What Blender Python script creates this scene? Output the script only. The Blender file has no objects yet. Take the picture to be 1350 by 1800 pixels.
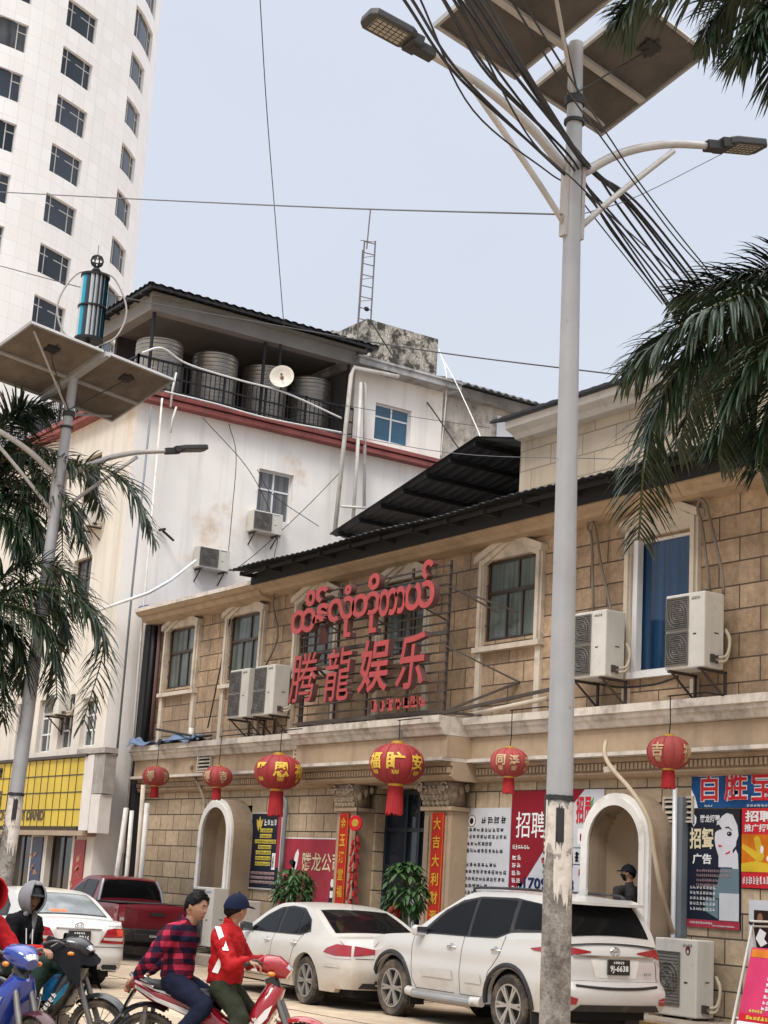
import bpy, bmesh, math, random
from mathutils import Vector, Matrix
S = bpy.context.scene
COL = S.collection
rnd = random.Random(7)
V = Vector
# ------------------------------------------------------------------ camera
CR = ((0.561692932176645, 0.15708852901947448, 0.812295662916712),
      (0.8252252181964764, -0.17662552291088388, -0.5364762472924915),
      (0.05919788167984199, 0.9716617820553377, -0.22884272349730694))
FPX, EYE = 2802.65, 1.65
cam = bpy.data.cameras.new("camera"); co = bpy.data.objects.new("camera", cam); COL.objects.link(co)
m4 = Matrix(CR).to_4x4(); m4.translation = (0, 0, EYE); co.matrix_world = m4
cam.sensor_fit = 'VERTICAL'; cam.sensor_height = 36.0; cam.lens = FPX / 1800 * 36.0
cam.clip_start = 0.1; cam.clip_end = 5000
S.camera = co
# ------------------------------------------------------------------ sky, sun, exposure
SUN_EL, SUN_AZ = math.radians(50), math.radians(146)
w = bpy.data.worlds.new("World"); S.world = w; w.use_nodes = True
nt = w.node_tree; N = nt.nodes; L = nt.links
bg = N["Background"]
sky = N.new("ShaderNodeTexSky"); sky.sky_type = 'NISHITA'; sky.sun_disc = False
sky.sun_elevation = SUN_EL; sky.sun_rotation = SUN_AZ; sky.dust_density = 4; sky.air_density = 1.0; sky.ozone_density = 1.5
hs = N.new("ShaderNodeHueSaturation"); hs.inputs["Saturation"].default_value = 0.45; L.new(sky.outputs[0], hs.inputs["Color"])
# overcast veil: brighter towards the zenith, as an overcast sky is, with faint cloud mottling
tc = N.new("ShaderNodeTexCoord"); sx = N.new("ShaderNodeSeparateXYZ"); L.new(tc.outputs["Generated"], sx.inputs[0])
mr = N.new("ShaderNodeMapRange"); L.new(sx.outputs["Z"], mr.inputs[0])
mr.inputs[1].default_value = -0.02; mr.inputs[2].default_value = 1.0; mr.inputs[3].default_value = 0.0; mr.inputs[4].default_value = 1.0
cr = N.new("ShaderNodeValToRGB"); L.new(mr.outputs[0], cr.inputs[0])
cr.color_ramp.elements[0].position = 0.0; cr.color_ramp.elements[0].color = (6.5, 6.7, 7.1, 1)
cr.color_ramp.elements[1].position = 1.0; cr.color_ramp.elements[1].color = (38.0, 37.6, 37.2, 1)
e = cr.color_ramp.elements.new(0.28); e.color = (5.6, 6.0, 6.85, 1)
e = cr.color_ramp.elements.new(0.56); e.color = (5.5, 5.95, 7.0, 1)
nz = N.new("ShaderNodeTexNoise"); nz.inputs["Scale"].default_value = 2.2; nz.inputs["Detail"].default_value = 4; L.new(tc.outputs["Generated"], nz.inputs["Vector"])
nm = N.new("ShaderNodeMapRange"); L.new(nz.outputs["Fac"], nm.inputs[0]); nm.inputs[3].default_value = 0.88; nm.inputs[4].default_value = 1.10
mu = N.new("ShaderNodeMix"); mu.data_type = 'RGBA'; mu.blend_type = 'MULTIPLY'; mu.inputs["Factor"].default_value = 1
L.new(cr.outputs[0], mu.inputs[6]); L.new(nm.outputs[0], mu.inputs[7])
mx = N.new("ShaderNodeMix"); mx.data_type = 'RGBA'; mx.inputs["Factor"].default_value = 0.86
L.new(hs.outputs[0], mx.inputs[6]); L.new(mu.outputs[2], mx.inputs[7]); L.new(mx.outputs[2], bg.inputs["Color"])
bg.inputs["Strength"].default_value = 0.1
sl = bpy.data.lights.new("sun", 'SUN'); sl.energy = 1.5; sl.angle = math.radians(16); sl.color = (1.0, 0.95, 0.88)
so = bpy.data.objects.new("sun", sl); COL.objects.link(so)
sd = V((math.sin(SUN_AZ) * math.cos(SUN_EL), math.cos(SUN_AZ) * math.cos(SUN_EL), math.sin(SUN_EL)))
so.rotation_euler = sd.to_track_quat('Z', 'Y').to_euler(); so.location = (0, 0, 60)
S.view_settings.view_transform = 'Standard'; S.view_settings.look = 'None'
S.view_settings.exposure = 0.45; S.view_settings.gamma = 1.0
S.cycles.max_bounces = 6; S.cycles.diffuse_bounces = 3; S.cycles.glossy_bounces = 3; S.cycles.transparent_max_bounces = 8
# ------------------------------------------------------------------ helpers
def P(px, py, X=None, Y=None, Z=None, D=None):
    """the point of the place seen at a photo pixel, on a known plane (or at a known depth)"""
    a, b, c = px - 675.0, -(py - 900.0), -FPX
    r = V([CR[i][0] * a + CR[i][1] * b + CR[i][2] * c for i in range(3)])
    t = X / r.x if X is not None else Y / r.y if Y is not None else (Z - EYE) / r.z if Z is not None else D / FPX
    return V((0, 0, EYE)) + r * t

class MB:
    def __init__(s): s.v = []; s.f = []
    def add(s, vs, fs):
        n = len(s.v); s.v += [tuple(p) for p in vs]; s.f += [tuple(i + n for i in f) for f in fs]; return s
    def box(s, x0, x1, y0, y1, z0, z1):
        return s.add([(x, y, z) for x in (x0, x1) for y in (y0, y1) for z in (z0, z1)],
                     [(0, 1, 3, 2), (4, 6, 7, 5), (0, 4, 5, 1), (2, 3, 7, 6), (0, 2, 6, 4), (1, 5, 7, 3)])
    def obox(s, c, ax, ay, az, hx, hy, hz):
        c, ax, ay, az = V(c), V(ax), V(ay), V(az)
        return s.add([c + ax * hx * i + ay * hy * j + az * hz * k for i in (-1, 1) for j in (-1, 1) for k in (-1, 1)],
                     [(0, 1, 3, 2), (4, 6, 7, 5), (0, 4, 5, 1), (2, 3, 7, 6), (0, 2, 6, 4), (1, 5, 7, 3)])
    def bar(s, a, b, w_, h_=None, up=(0, 0, 1)):
        a, b = V(a), V(b); d = (b - a); l = d.length; d.normalize(); up = V(up)
        if abs(d.dot(up)) > .97: up = V((1, 0, 0))
        u = d.cross(up).normalized(); n = u.cross(d)
        return s.obox((a + b) / 2, d, u, n, l / 2, w_ / 2, (h_ or w_) / 2)
    def tube(s, pts, r, n=8, cap=True):
        pts = [V(p) for p in pts]; m = len(pts); rs = r if isinstance(r, (list, tuple)) else [r] * m
        vs = []; u = None
        for i, p in enumerate(pts):
            d = (pts[min(i + 1, m - 1)] - pts[max(i - 1, 0)]).normalized()
            if u is None:
                u = d.cross(V((0, 0, 1)) if abs(d.z) < .9 else V((1, 0, 0))).normalized()
            else:
                u = (u - d * u.dot(d)).normalized()
            q = d.cross(u)
            vs += [p + (u * math.cos(6.28319 * k / n) + q * math.sin(6.28319 * k / n)) * rs[i] for k in range(n)]
        fs = [(i * n + k, i * n + (k + 1) % n, (i + 1) * n + (k + 1) % n, (i + 1) * n + k) for i in range(m - 1) for k in range(n)]
        if cap: fs += [tuple(range(n - 1, -1, -1)), tuple((m - 1) * n + k for k in range(n))]
        return s.add(vs, fs)
    def lathe(s, prof, o=(0, 0, 0), ax=(0, 0, 1), n=20):
        o, ax = V(o), V(ax).normalized()
        u = ax.cross(V((1, 0, 0)) if abs(ax.x) < .9 else V((0, 1, 0))).normalized(); q = ax.cross(u); m = len(prof)
        vs = [o + ax * z + (u * math.cos(6.28319 * k / n) + q * math.sin(6.28319 * k / n)) * max(r, 1e-4) for r, z in prof for k in range(n)]
        fs = [(i * n + k, i * n + (k + 1) % n, (i + 1) * n + (k + 1) % n, (i + 1) * n + k) for i in range(m - 1) for k in range(n)]
        return s.add(vs, fs)
    def prism(s, poly, vec):
        vec = V(vec); n = len(poly); vs = [V(p) for p in poly]; vs += [p + vec for p in vs]
        return s.add(vs, [tuple(range(n)), tuple(range(2 * n - 1, n - 1, -1))] + [(i, (i + 1) % n, n + (i + 1) % n, n + i) for i in range(n)])
    def flat(s, poly): return s.add(poly, [tuple(range(len(poly)))])
    def grid(s, fn, nu, nv, closed=False):
        vs = [fn(i / nu, j / nv) for i in range(nu + 1) for j in range(nv + 1)]
        return s.add(vs, [(i * (nv + 1) + j, (i + 1) * (nv + 1) + j, (i + 1) * (nv + 1) + j + 1, i * (nv + 1) + j + 1) for i in range(nu) for j in range(nv)])
    def ball(s, c, r, nu=14, nv=9):
        c = V(c); r = r if isinstance(r, (tuple, list)) else (r, r, r)
        return s.grid(lambda a, b: (c.x + r[0] * math.sin(math.pi * b) * math.cos(6.28319 * a), c.y + r[1] * math.sin(math.pi * b) * math.sin(6.28319 * a), c.z + r[2] * math.cos(math.pi * b)), nu, nv)
    def wall(s, fn, U, Vv, holes, depth, ustep=None):
        us = {U[0], U[1]}; vs = {Vv[0], Vv[1]}
        for h in holes: us |= {h[0], h[1]}; vs |= {h[2], h[3]}
        if ustep: us |= {U[0] + (U[1] - U[0]) * i / ustep for i in range(ustep)}
        us = sorted(x for x in us if U[0] <= x <= U[1]); vs = sorted(x for x in vs if Vv[0] <= x <= Vv[1])
        for i in range(len(us) - 1):
            for j in range(len(vs) - 1):
                cu, cv = (us[i] + us[i + 1]) / 2, (vs[j] + vs[j + 1]) / 2
                if any(h[0] < cu < h[1] and h[2] < cv < h[3] for h in holes): continue
                s.add([fn(us[i], vs[j], 0), fn(us[i + 1], vs[j], 0), fn(us[i + 1], vs[j + 1], 0), fn(us[i], vs[j + 1], 0)], [(0, 1, 2, 3)])
        for a, b, c, d in holes:
            for p, q in (((a, c), (b, c)), ((b, c), (b, d)), ((b, d), (a, d)), ((a, d), (a, c))):
                s.add([fn(p[0], p[1], 0), fn(q[0], q[1], 0), fn(q[0], q[1], depth), fn(p[0], p[1], depth)], [(0, 1, 2, 3)])
        return s
    def xf(s, mtx):
        s.v = [tuple(mtx @ V(p)) for p in s.v]; return s
    def build(s, name, mt, parent=None, smooth=False, bevel=0, merge=False, auto=False, world=True):
        me = bpy.data.meshes.new(name); o = bpy.data.objects.new(name, me); COL.objects.link(o)
        off = V((0, 0, 0))
        if parent is not None:
            o.parent = parent
            if world:
                p = parent
                while p is not None: off = off + V(p.location); p = p.parent
        elif world and s.v:      # origin at the thing's base
            xs, ys, zs = zip(*s.v); off = V(((min(xs) + max(xs)) / 2, (min(ys) + max(ys)) / 2, min(zs))); o.location = off
        me.from_pydata([(p[0] - off.x, p[1] - off.y, p[2] - off.z) for p in s.v], [], s.f)
        bm = bmesh.new(); bm.from_mesh(me)
        if merge: bmesh.ops.remove_doubles(bm, verts=bm.verts, dist=1e-4)
        bmesh.ops.recalc_face_normals(bm, faces=bm.faces); bm.to_mesh(me); bm.free()
        if mt: me.materials.append(mt)
        if smooth:
            for p in me.polygons: p.use_smooth = True
            if auto: me.set_sharp_from_angle(angle=math.radians(38))
        if bevel:
            b = o.modifiers.new("bevel", 'BEVEL'); b.width = bevel; b.segments = 2; b.limit_method = 'ANGLE'
        return o

def tag(o, label, cat, group=None, kind=None):
    o["label"] = label; o["category"] = cat
    if group: o["group"] = group
    if kind: o["kind"] = kind
    return o
def T(name, label, cat, loc, group=None):
    o = bpy.data.objects.new(name, None); COL.objects.link(o); o.location = loc; o.empty_display_size = .2
    return tag(o, label, cat, group)
def struct(o): o["kind"] = "structure"; return o
def catmull(pts, n=6):
    pts = [V(p) for p in pts]; q = [pts[0] * 2 - pts[1]] + pts + [pts[-1] * 2 - pts[-2]]; out = []
    for i in range(1, len(q) - 2):
        for k in range(n):
            t = k / n; a, b, c, d = q[i - 1:i + 3]
            out.append(.5 * ((2 * b) + (c - a) * t + (2 * a - 5 * b + 4 * c - d) * t * t + (3 * b - a - 3 * c + d) * t ** 3))
    return out + [pts[-1]]

# ------------------------------------------------------------------ materials
def mat(name, rgb, rough=.7, metal=0.0, var=.18, scale=2.0, streak=0.0, bump=0.0, bscale=40, spec=.5, coat=0.0, dirt=None, dirtz=None, noise2=0.0):
    m = bpy.data.materials.new(name); m.use_nodes = True; t = m.node_tree; n = t.nodes; l = t.links; b = n["Principled BSDF"]
    b.inputs["Roughness"].default_value = rough; b.inputs["Metallic"].default_value = metal
    b.inputs["Specular IOR Level"].default_value = spec; b.inputs["Coat Weight"].default_value = coat
    geo = n.new("ShaderNodeNewGeometry"); pos = geo.outputs["Position"]
    base = n.new("ShaderNodeRGB"); base.outputs[0].default_value = (*rgb, 1); cur = base.outputs[0]
    def mul(cur, fac_out):
        x = n.new("ShaderNodeMix"); x.data_type = 'RGBA'; x.blend_type = 'MULTIPLY'; x.inputs["Factor"].default_value = 1
        l.new(cur, x.inputs[6]); l.new(fac_out, x.inputs[7]); return x.outputs[2]
    def noise(sc, vec=None, det=5, rgh=.6):
        z = n.new("ShaderNodeTexNoise"); z.inputs["Scale"].default_value = sc; z.inputs["Detail"].default_value = det; z.inputs["Roughness"].default_value = rgh
        l.new(vec or pos, z.inputs["Vector"]); return z.outputs["Fac"]
    def rng(o, a, b_, lo=.3, hi=.7):
        r = n.new("ShaderNodeMapRange"); l.new(o, r.inputs[0]); r.inputs[1].default_value = lo; r.inputs[2].default_value = hi
        r.inputs[3].default_value = a; r.inputs[4].default_value = b_; return r.outputs[0]
    if var: cur = mul(cur, rng(noise(scale), 1 - var, 1 + var * .5))
    if noise2: cur = mul(cur, rng(noise(scale * 9, det=3), 1 - noise2, 1 + noise2 * .4))
    if streak:
        mp = n.new("ShaderNodeMapping"); mp.inputs["Scale"].default_value = (3.2, 3.2, .16); l.new(pos, mp.inputs[0])
        cur = mul(cur, rng(noise(1.0, mp.outputs[0], 6, .65), 1.0, 1 - streak, .5, .78))
    if dirt:
        x = n.new("ShaderNodeMix"); x.data_type = 'RGBA'; l.new(cur, x.inputs[6]); x.inputs[7].default_value = (*dirt[:3], 1)
        f = rng(noise(dirt[3], det=6, rgh=.65), 0, dirt[4], dirt[5] if len(dirt) > 5 else .5, dirt[6] if len(dirt) > 6 else .72)
        if dirtz:
            sp = n.new("ShaderNodeSeparateXYZ"); l.new(pos, sp.inputs[0]); zz = rng(sp.outputs["Z"], 1, 0, dirtz[0], dirtz[1])
            k = n.new("ShaderNodeMath"); k.operation = 'ADD'; l.new(f, k.inputs[0]); k.inputs[1].default_value = dirtz[2]
            k2 = n.new("ShaderNodeMath"); k2.operation = 'MULTIPLY'; l.new(k.outputs[0], k2.inputs[0]); l.new(zz, k2.inputs[1]); k2.use_clamp = True; f = k2.outputs[0]
        l.new(f, x.inputs[0]); cur = x.outputs[2]
    l.new(cur, b.inputs["Base Color"])
    if bump:
        bp = n.new("ShaderNodeBump"); bp.inputs["Strength"].default_value = bump; bp.inputs["Distance"].default_value = .02
        l.new(noise(bscale, det=4), bp.inputs["Height"]); l.new(bp.outputs[0], b.inputs["Normal"])
    m["cur"] = 1
    return m

def add_blocks(m, bw, bh, mortar, dark, axes=(0, 2), jitter=.12, off=.5, bump=.6, freq=2, stain=0.0, origin=(0, 0)):
    """masonry joints laid over a material: colour of each block varies a little, joints are dark and sunk"""
    t = m.node_tree; n = t.nodes; l = t.links; b = n["Principled BSDF"]; src = b.inputs["Base Color"].links[0].from_socket
    geo = n.new("ShaderNodeNewGeometry"); sp = n.new("ShaderNodeSeparateXYZ"); l.new(geo.outputs["Position"], sp.inputs[0])
    cb = n.new("ShaderNodeCombineXYZ")
    for k in range(2):
        ad = n.new("ShaderNodeMath"); ad.operation = 'ADD'; l.new(sp.outputs[axes[k]], ad.inputs[0]); ad.inputs[1].default_value = origin[k] + 200
        l.new(ad.outputs[0], cb.inputs[k])
    br = n.new("ShaderNodeTexBrick"); l.new(cb.outputs[0], br.inputs["Vector"]); br.inputs["Scale"].default_value = 1
    br.inputs["Brick Width"].default_value = bw; br.inputs["Row Height"].default_value = bh; br.inputs["Mortar Size"].default_value = mortar
    br.inputs["Mortar Smooth"].default_value = .15; br.offset = off; br.offset_frequency = freq; br.inputs["Bias"].default_value = 0
    br.inputs["Color1"].default_value = (1, 1, 1, 1); k = 1 - jitter * 2; br.inputs["Color2"].default_value = (k, k * .99, k * .97, 1); br.inputs["Mortar"].default_value = (1, 1, 1, 1)
    x = n.new("ShaderNodeMix"); x.data_type = 'RGBA'; x.blend_type = 'MULTIPLY'; x.inputs["Factor"].default_value = 1; l.new(src, x.inputs[6]); l.new(br.outputs["Color"], x.inputs[7])
    y = n.new("ShaderNodeMix"); y.data_type = 'RGBA'; l.new(br.outputs["Fac"], y.inputs[0]); l.new(x.outputs[2], y.inputs[6]); y.inputs[7].default_value = (*dark, 1)
    l.new(y.outputs[2], b.inputs["Base Color"])
    bp = n.new("ShaderNodeBump"); bp.inputs["Strength"].default_value = bump; bp.inputs["Distance"].default_value = .015; bp.invert = True
    l.new(br.outputs["Fac"], bp.inputs["Height"])
    if b.inputs["Normal"].links: l.new(b.inputs["Normal"].links[0].from_socket, bp.inputs["Normal"])
    l.new(bp.outputs[0], b.inputs["Normal"])
    return m
def glassm(name, rgb, rough=.08, var=.3, scale=.7, spec=.6, stripes=None):
    m = mat(name, rgb, rough, 0, var, scale, spec=spec)
    if stripes:
        t = m.node_tree; n = t.nodes; l = t.links; b = n["Principled BSDF"]; src = b.inputs["Base Color"].links[0].from_socket
        geo = n.new("ShaderNodeNewGeometry"); mp = n.new("ShaderNodeMapping"); mp.inputs["Scale"].default_value = stripes; l.new(geo.outputs["Position"], mp.inputs[0])
        z = n.new("ShaderNodeTexNoise"); z.inputs["Scale"].default_value = 1; z.inputs["Detail"].default_value = 3; l.new(mp.outputs[0], z.inputs["Vector"])
        r = n.new("ShaderNodeMapRange"); l.new(z.outputs["Fac"], r.inputs[0]); r.inputs[1].default_value = .35; r.inputs[2].default_value = .65; r.inputs[3].default_value = .55; r.inputs[4].default_value = 1.2
        x = n.new("ShaderNodeMix"); x.data_type = 'RGBA'; x.blend_type = 'MULTIPLY'; x.inputs["Factor"].default_value = 1; l.new(src, x.inputs[6]); l.new(r.outputs[0], x.inputs[7]); l.new(x.outputs[2], b.inputs["Base Color"])
    return m

# ------------------------------------------------------------------ lettering
def text_mesh(s, bold=0.0, extrude=0.0):
    c = bpy.data.curves.new("lettering", "FONT"); c.body = s; c.resolution_u = 2; c.extrude = extrude; c.offset = bold
    o = bpy.data.objects.new("lettering", c); COL.objects.link(o)
    me = bpy.data.meshes.new_from_object(o.evaluated_get(bpy.context.evaluated_depsgraph_get()))
    vs = [V(v.co) for v in me.vertices]; fs = [tuple(p.vertices) for p in me.polygons]
    bpy.data.objects.remove(o); bpy.data.curves.remove(c); bpy.data.meshes.remove(me)
    return vs, fs
def dense_text(s, bold=0.0, cuts=2):
    vs, fs = text_mesh(s, bold); bm = bmesh.new(); vv = [bm.verts.new(v) for v in vs]
    for f in fs:
        try: bm.faces.new([vv[i] for i in f])
        except ValueError: pass
    bmesh.ops.triangulate(bm, faces=bm.faces); bmesh.ops.remove_doubles(bm, verts=bm.verts, dist=1e-4)
    for _ in range(3):
        ed = [e for e in bm.edges if e.calc_length() > .12]
        if ed: bmesh.ops.subdivide_edges(bm, edges=ed, cuts=1)
        bmesh.ops.triangulate(bm, faces=bm.faces)
    bm.verts.index_update(); r = [v.co.copy() for v in bm.verts], [tuple(v.index for v in f.verts) for f in bm.faces]; bm.free(); return r
class Face:
    """a flat sheet frame: o = lower left corner, u along, v up, n out"""
    def __init__(s, o, u, v): s.o, s.u, s.v = V(o), V(u).normalized(), V(v).normalized(); s.n = s.u.cross(s.v)
    def p(s, a, b, d=0): return s.o + s.u * a + s.v * b + s.n * d
    def rect(s, mb, a0, a1, b0, b1, d0, d1):
        mb.obox(s.p((a0 + a1) / 2, (b0 + b1) / 2, (d0 + d1) / 2), s.u, s.v, s.n, (a1 - a0) / 2, (b1 - b0) / 2, (d1 - d0) / 2); return mb
    def poly(s, mb, pts, d0, d1):
        mb.prism([s.p(a, b, d0) for a, b in pts], s.n * (d1 - d0)); return mb
    def text(s, mb, txt, a0, a1, b0, b1, d=.006, bold=0.0, th=0.0, shear=0.0, keep=False):
        vs, fs = text_mesh(txt, bold, .5 if th else 0.0)
        if not vs: return mb
        xs = [q.x for q in vs]; ys = [q.y for q in vs]; x0, x1, y0, y1 = min(xs), max(xs), min(ys), max(ys)
        kx, ky = (a1 - a0) / (x1 - x0), (b1 - b0) / (y1 - y0)
        if keep: kx = min(kx, ky)
        mb.add([s.p(a0 + (q.x - x0) * kx + shear * (q.y - y0) * ky, b0 + (q.y - y0) * ky, d + (q.z + .5) * th) for q in vs], fs); return mb
    def scribble(s, mb, a0, a1, b0, b1, n, d=.005, seed=0, fill=.82, w_=.13):
        """rows of small marks where the photo's print is too small to read"""
        r = random.Random(seed); cw = (a1 - a0) / n; h = b1 - b0
        for i in range(n):
            x0 = a0 + i * cw; x1 = x0 + cw * fill; W_ = x1 - x0; t = min(W_, h) * w_ / 2
            for k in range(r.choice((2, 3, 3))):
                y = b0 + h * (.08 + .84 * (k + r.random() * .6) / 3); s.rect(mb, x0 + W_ * r.random() * .25, x1 - W_ * r.random() * .25, y - t, y + t, d, d + .002)
            for k in range(r.choice((1, 2, 2))):
                x = x0 + W_ * (.12 + .76 * (k + r.random() * .7) / 2); s.rect(mb, x - t, x + t, b0 + h * r.random() * .3, b1 - h * r.random() * .25, d, d + .002)
        return mb
def FY(x, y, z): return Face((x, y, z), (1, 0, 0), (0, 0, 1))      # faces the street (-Y)
def FX(x, y, z): return Face((x, y, z), (0, 1, 0), (0, 0, 1))      # faces +X
# ------------------------------------------------------------------ ground
ground_m = mat("dusty_concrete", (.46, .36, .255), .92, var=.3, scale=.45, bump=.5, bscale=11, dirt=(.24, .17, .11, 1.3, .75, .52), noise2=.25)
pave_m = mat("pavement_concrete", (.30, .25, .20), .9, var=.3, scale=1.3, bump=.3, bscale=25, noise2=.2)
g = MB()
g.grid(lambda a, b: (-420 + 640 * a, -220 + 640 * b, 0), 8, 8); struct(g.build("ground", ground_m))
g = MB()
for k in range(18):                                          # expansion joints of the concrete road
    g.box(-60 + k * 3.6, -59.97 + k * 3.6, 1, 14.9, .0, .004)
g.box(-62, -2, 8.0, 8.03, .0, .0045); g.box(-62, -2, 11.5, 11.53, .0, .0045)
struct(g.build("road_joints", mat("joint_dirt", (.1, .075, .05), .95)))
g = MB(); g.box(-34.1, -8, 14.95, 16.4, 0, .2); g.box(-25.6, -21, 14.3, 14.95, 0, .1)
struct(g.build("pavement", pave_m, bevel=.015))
kerb_m = mat("worn_yellow_kerb", (.36, .23, .09), .85, var=.3, scale=3, dirt=(.2, .15, .1, 3, .8))
g = MB()
for k in range(12): g.box(-19.5 + k * 1.0, -18.53 + k * 1.0, 14.83, 14.948, 0, .19)
struct(g.build("kerb", kerb_m, bevel=.01))

# ------------------------------------------------------------------ A: the sandstone entertainment hall
stone_up = add_blocks(mat("sandstone_upper", (.44, .31, .197), .85, var=.24, scale=1.1, streak=.42, bump=.5, bscale=24, noise2=.26), .78, .34, .012, (.07, .045, .03), jitter=.17, origin=(.2, .02))
stone_lo = add_blocks(mat("sandstone_lower", (.53, .41, .275), .85, var=.2, scale=1.0, streak=.32, bump=.4, bscale=24, noise2=.2, dirt=(.12, .09, .07, 1.1, .75, .45), dirtz=(.1, 1.5, .25)), .62, .335, .012, (.06, .045, .03), jitter=.14, origin=(0, .08))
plaster_tan = mat("tan_render", (.40, .295, .195), .85, var=.16, scale=.8, streak=.32, bump=.15, bscale=20, noise2=.1)
cornice_m = mat("pale_stone_trim", (.58, .52, .45), .8, var=.22, scale=1.3, streak=.45, bump=.12, bscale=30, dirt=(.13, .1, .075, 2.2, .75, .5))
surr_m = mat("window_surround_stone", (.53, .46, .37), .8, var=.18, scale=1.5, streak=.3, dirt=(.16, .12, .09, 2.5, .6, .52))
carve_m = mat("carved_stone", (.36, .28, .2), .9, var=.4, scale=9, bump=1.0, bscale=55)
white_trim = mat("white_painted_trim", (.74, .71, .66), .7, var=.1, scale=2, dirt=(.35, .31, .26, 3, .6, .55))
roof_m = mat("dark_metal_sheet", (.028, .03, .034), .55, .3, var=.35, scale=1.5, streak=.2, bump=.1)
dark_m = mat("dark_interior", (.012, .012, .014), .9, var=.1)
frame_m = mat("bronze_aluminium", (.07, .05, .04), .45, .5, var=.2)
pane_m = glassm("curtained_glass", (.12, .14, .13), .1, .35, .9, .3, (9, 9, .35))
blue_m = glassm("blue_curtained_glass", (.008, .04, .10), .1, .3, .8, .5, (14, 14, .25))
alum_m = mat("white_window_frame", (.68, .68, .68), .4, .1, var=.1)
YF = 16.1
hall = T("sandstone_hall", "two-storey tan sandstone hall with pedimented windows, dark sheet roof and stone cornice", "building", (-21, 16.1, 0))
WX = [(-32.25, 1), (-29.35, 1), (-26.45, 1), (-23.47, 1), (-20.4, 1)]
holes = [(x - .69, x + .69, 5.74, 7.1) for x, _ in WX] + [(-17.47, -16.24, 4.95, 6.95), (-13.99, -12.61, 5.74, 7.1)]
mp = lambda u, v, d: (u, YF + d, v)
m = MB().wall(mp, (-33.6, -8), (4.0, 7.75), holes, .16); m.build("wall", stone_up, hall)
N1, N2 = -29.08, -17.2
m = MB().wall(mp, (-33.6, -8), (0, 4.0), [(-24.02, -22.06, .2, 3.36), (N1 - .56, N1 + .56, .2, 3.1), (N2 - .56, N2 + .56, .2, 3.06)], .3); m.build("ground_floor_wall", stone_lo, hall)
m = MB(); m.box(-33.6, -8, YF + .42, 30, 0.1, 7.6); m.add([(-33.6, YF, 0), (-33.6, YF + .42, 0), (-33.6, YF + .42, 7.75), (-33.6, YF, 7.75)], [(0, 1, 2, 3)]); m.build("rear_wall", mat("rear_wall_render", (.2, .16, .12), .9), hall)
def hall_window(cx, z0=5.74, z1=7.1, hw=.69, pane=pane_m, frame=frame_m, plain=False):
    zs = z0 - .1
    s = MB()
    # surround: jambs, pediment, sill and the two strips running down to the ledge
    o, i = hw + .155, hw + .012
    zt = 7.18 if not plain else 7.2
    for sgn in (-1, 1):
        a, b = sorted((cx + sgn * i, cx + sgn * o)); s.box(a, b, YF - .07, YF + .0, zs, zt)
        a, b = sorted((cx + sgn * (o - .045), cx + sgn * (o - .125))); s.box(a, b, YF - .11, YF - .07, zs, zt)
        a, b = sorted((cx + sgn * (o - .13), cx + sgn * o)); s.box(a, b, YF - .06, YF - .001, 4.4, zs - .088)
    s.prism([(cx - i, YF - .06, z1 + .01), (cx + i, YF - .06, z1 + .01), (cx + i, YF - .06, zt - .02), (cx, YF - .06, zt + .24), (cx - i, YF - .06, zt - .02)], (0, .06, 0))
    for sgn in (-1, 1):
        for r0, r1, y in ((.0, .1, .15), (.1, .17, .10)):
            p = [(cx, YF - y, zt + .35 - r0), (cx + sgn * (o + .05 - r0), YF - y, zt + .015 - r0), (cx + sgn * (o + .05 - r0), YF - y, zt + .015 - r1 - .02), (cx, YF - y, zt + .35 - r1 - .02)]
            s.prism(p, (0, y - .005, 0))
    if not plain: s.box(cx - o - .03, cx + o + .03, YF - .13, YF + .02, zs - .085, zs + .0)
    s.build("window_surround", surr_m, hall)
    wn = MB(); y = YF + (.085 if plain else .03); t = .045
    wn.box(cx - hw, cx - hw + t, y, y + .06, z0, z1); wn.box(cx + hw - t, cx + hw, y, y + .06, z0, z1)
    wn.box(cx - hw + t, cx + hw - t, y, y + .06, z0, z0 + t); wn.box(cx - hw + t, cx + hw - t, y, y + .06, z1 - t, z1)
    if plain:
        wn.box(cx - hw + .002, cx - hw + .1, YF - .03, y - .002, z0 + .002, z1 - .003); wn.box(cx - hw - .03, cx + hw + .06, YF - .09, y + .06, z0 - .1, z0 - .003)
    else:
        zt2 = z0 + (z1 - z0) * .6
        wn.box(cx - hw + t, cx + hw - t, y - .004, y + .056, zt2 - .03, zt2 + .03); wn.box(cx + .1, cx + .14, y - .002, y + .05, zt2 + .03, z1 - t)
        for k in (-.17, .24): wn.box(cx + k - .02, cx + k + .02, y - .002, y + .05, z0 + t, zt2 - .03)
    f = wn.build("window", frame, hall)
    MB().box(cx - hw + .01, cx + hw - .01, y + .03, y + .045, z0 + .01, z1 - .01).build("pane", pane, f)
for x, _ in WX: hall_window(x)
hall_window(-13.3)
hall_window(-16.855, 4.95, 6.95, .615, blue_m, alum_m, True)
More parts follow.
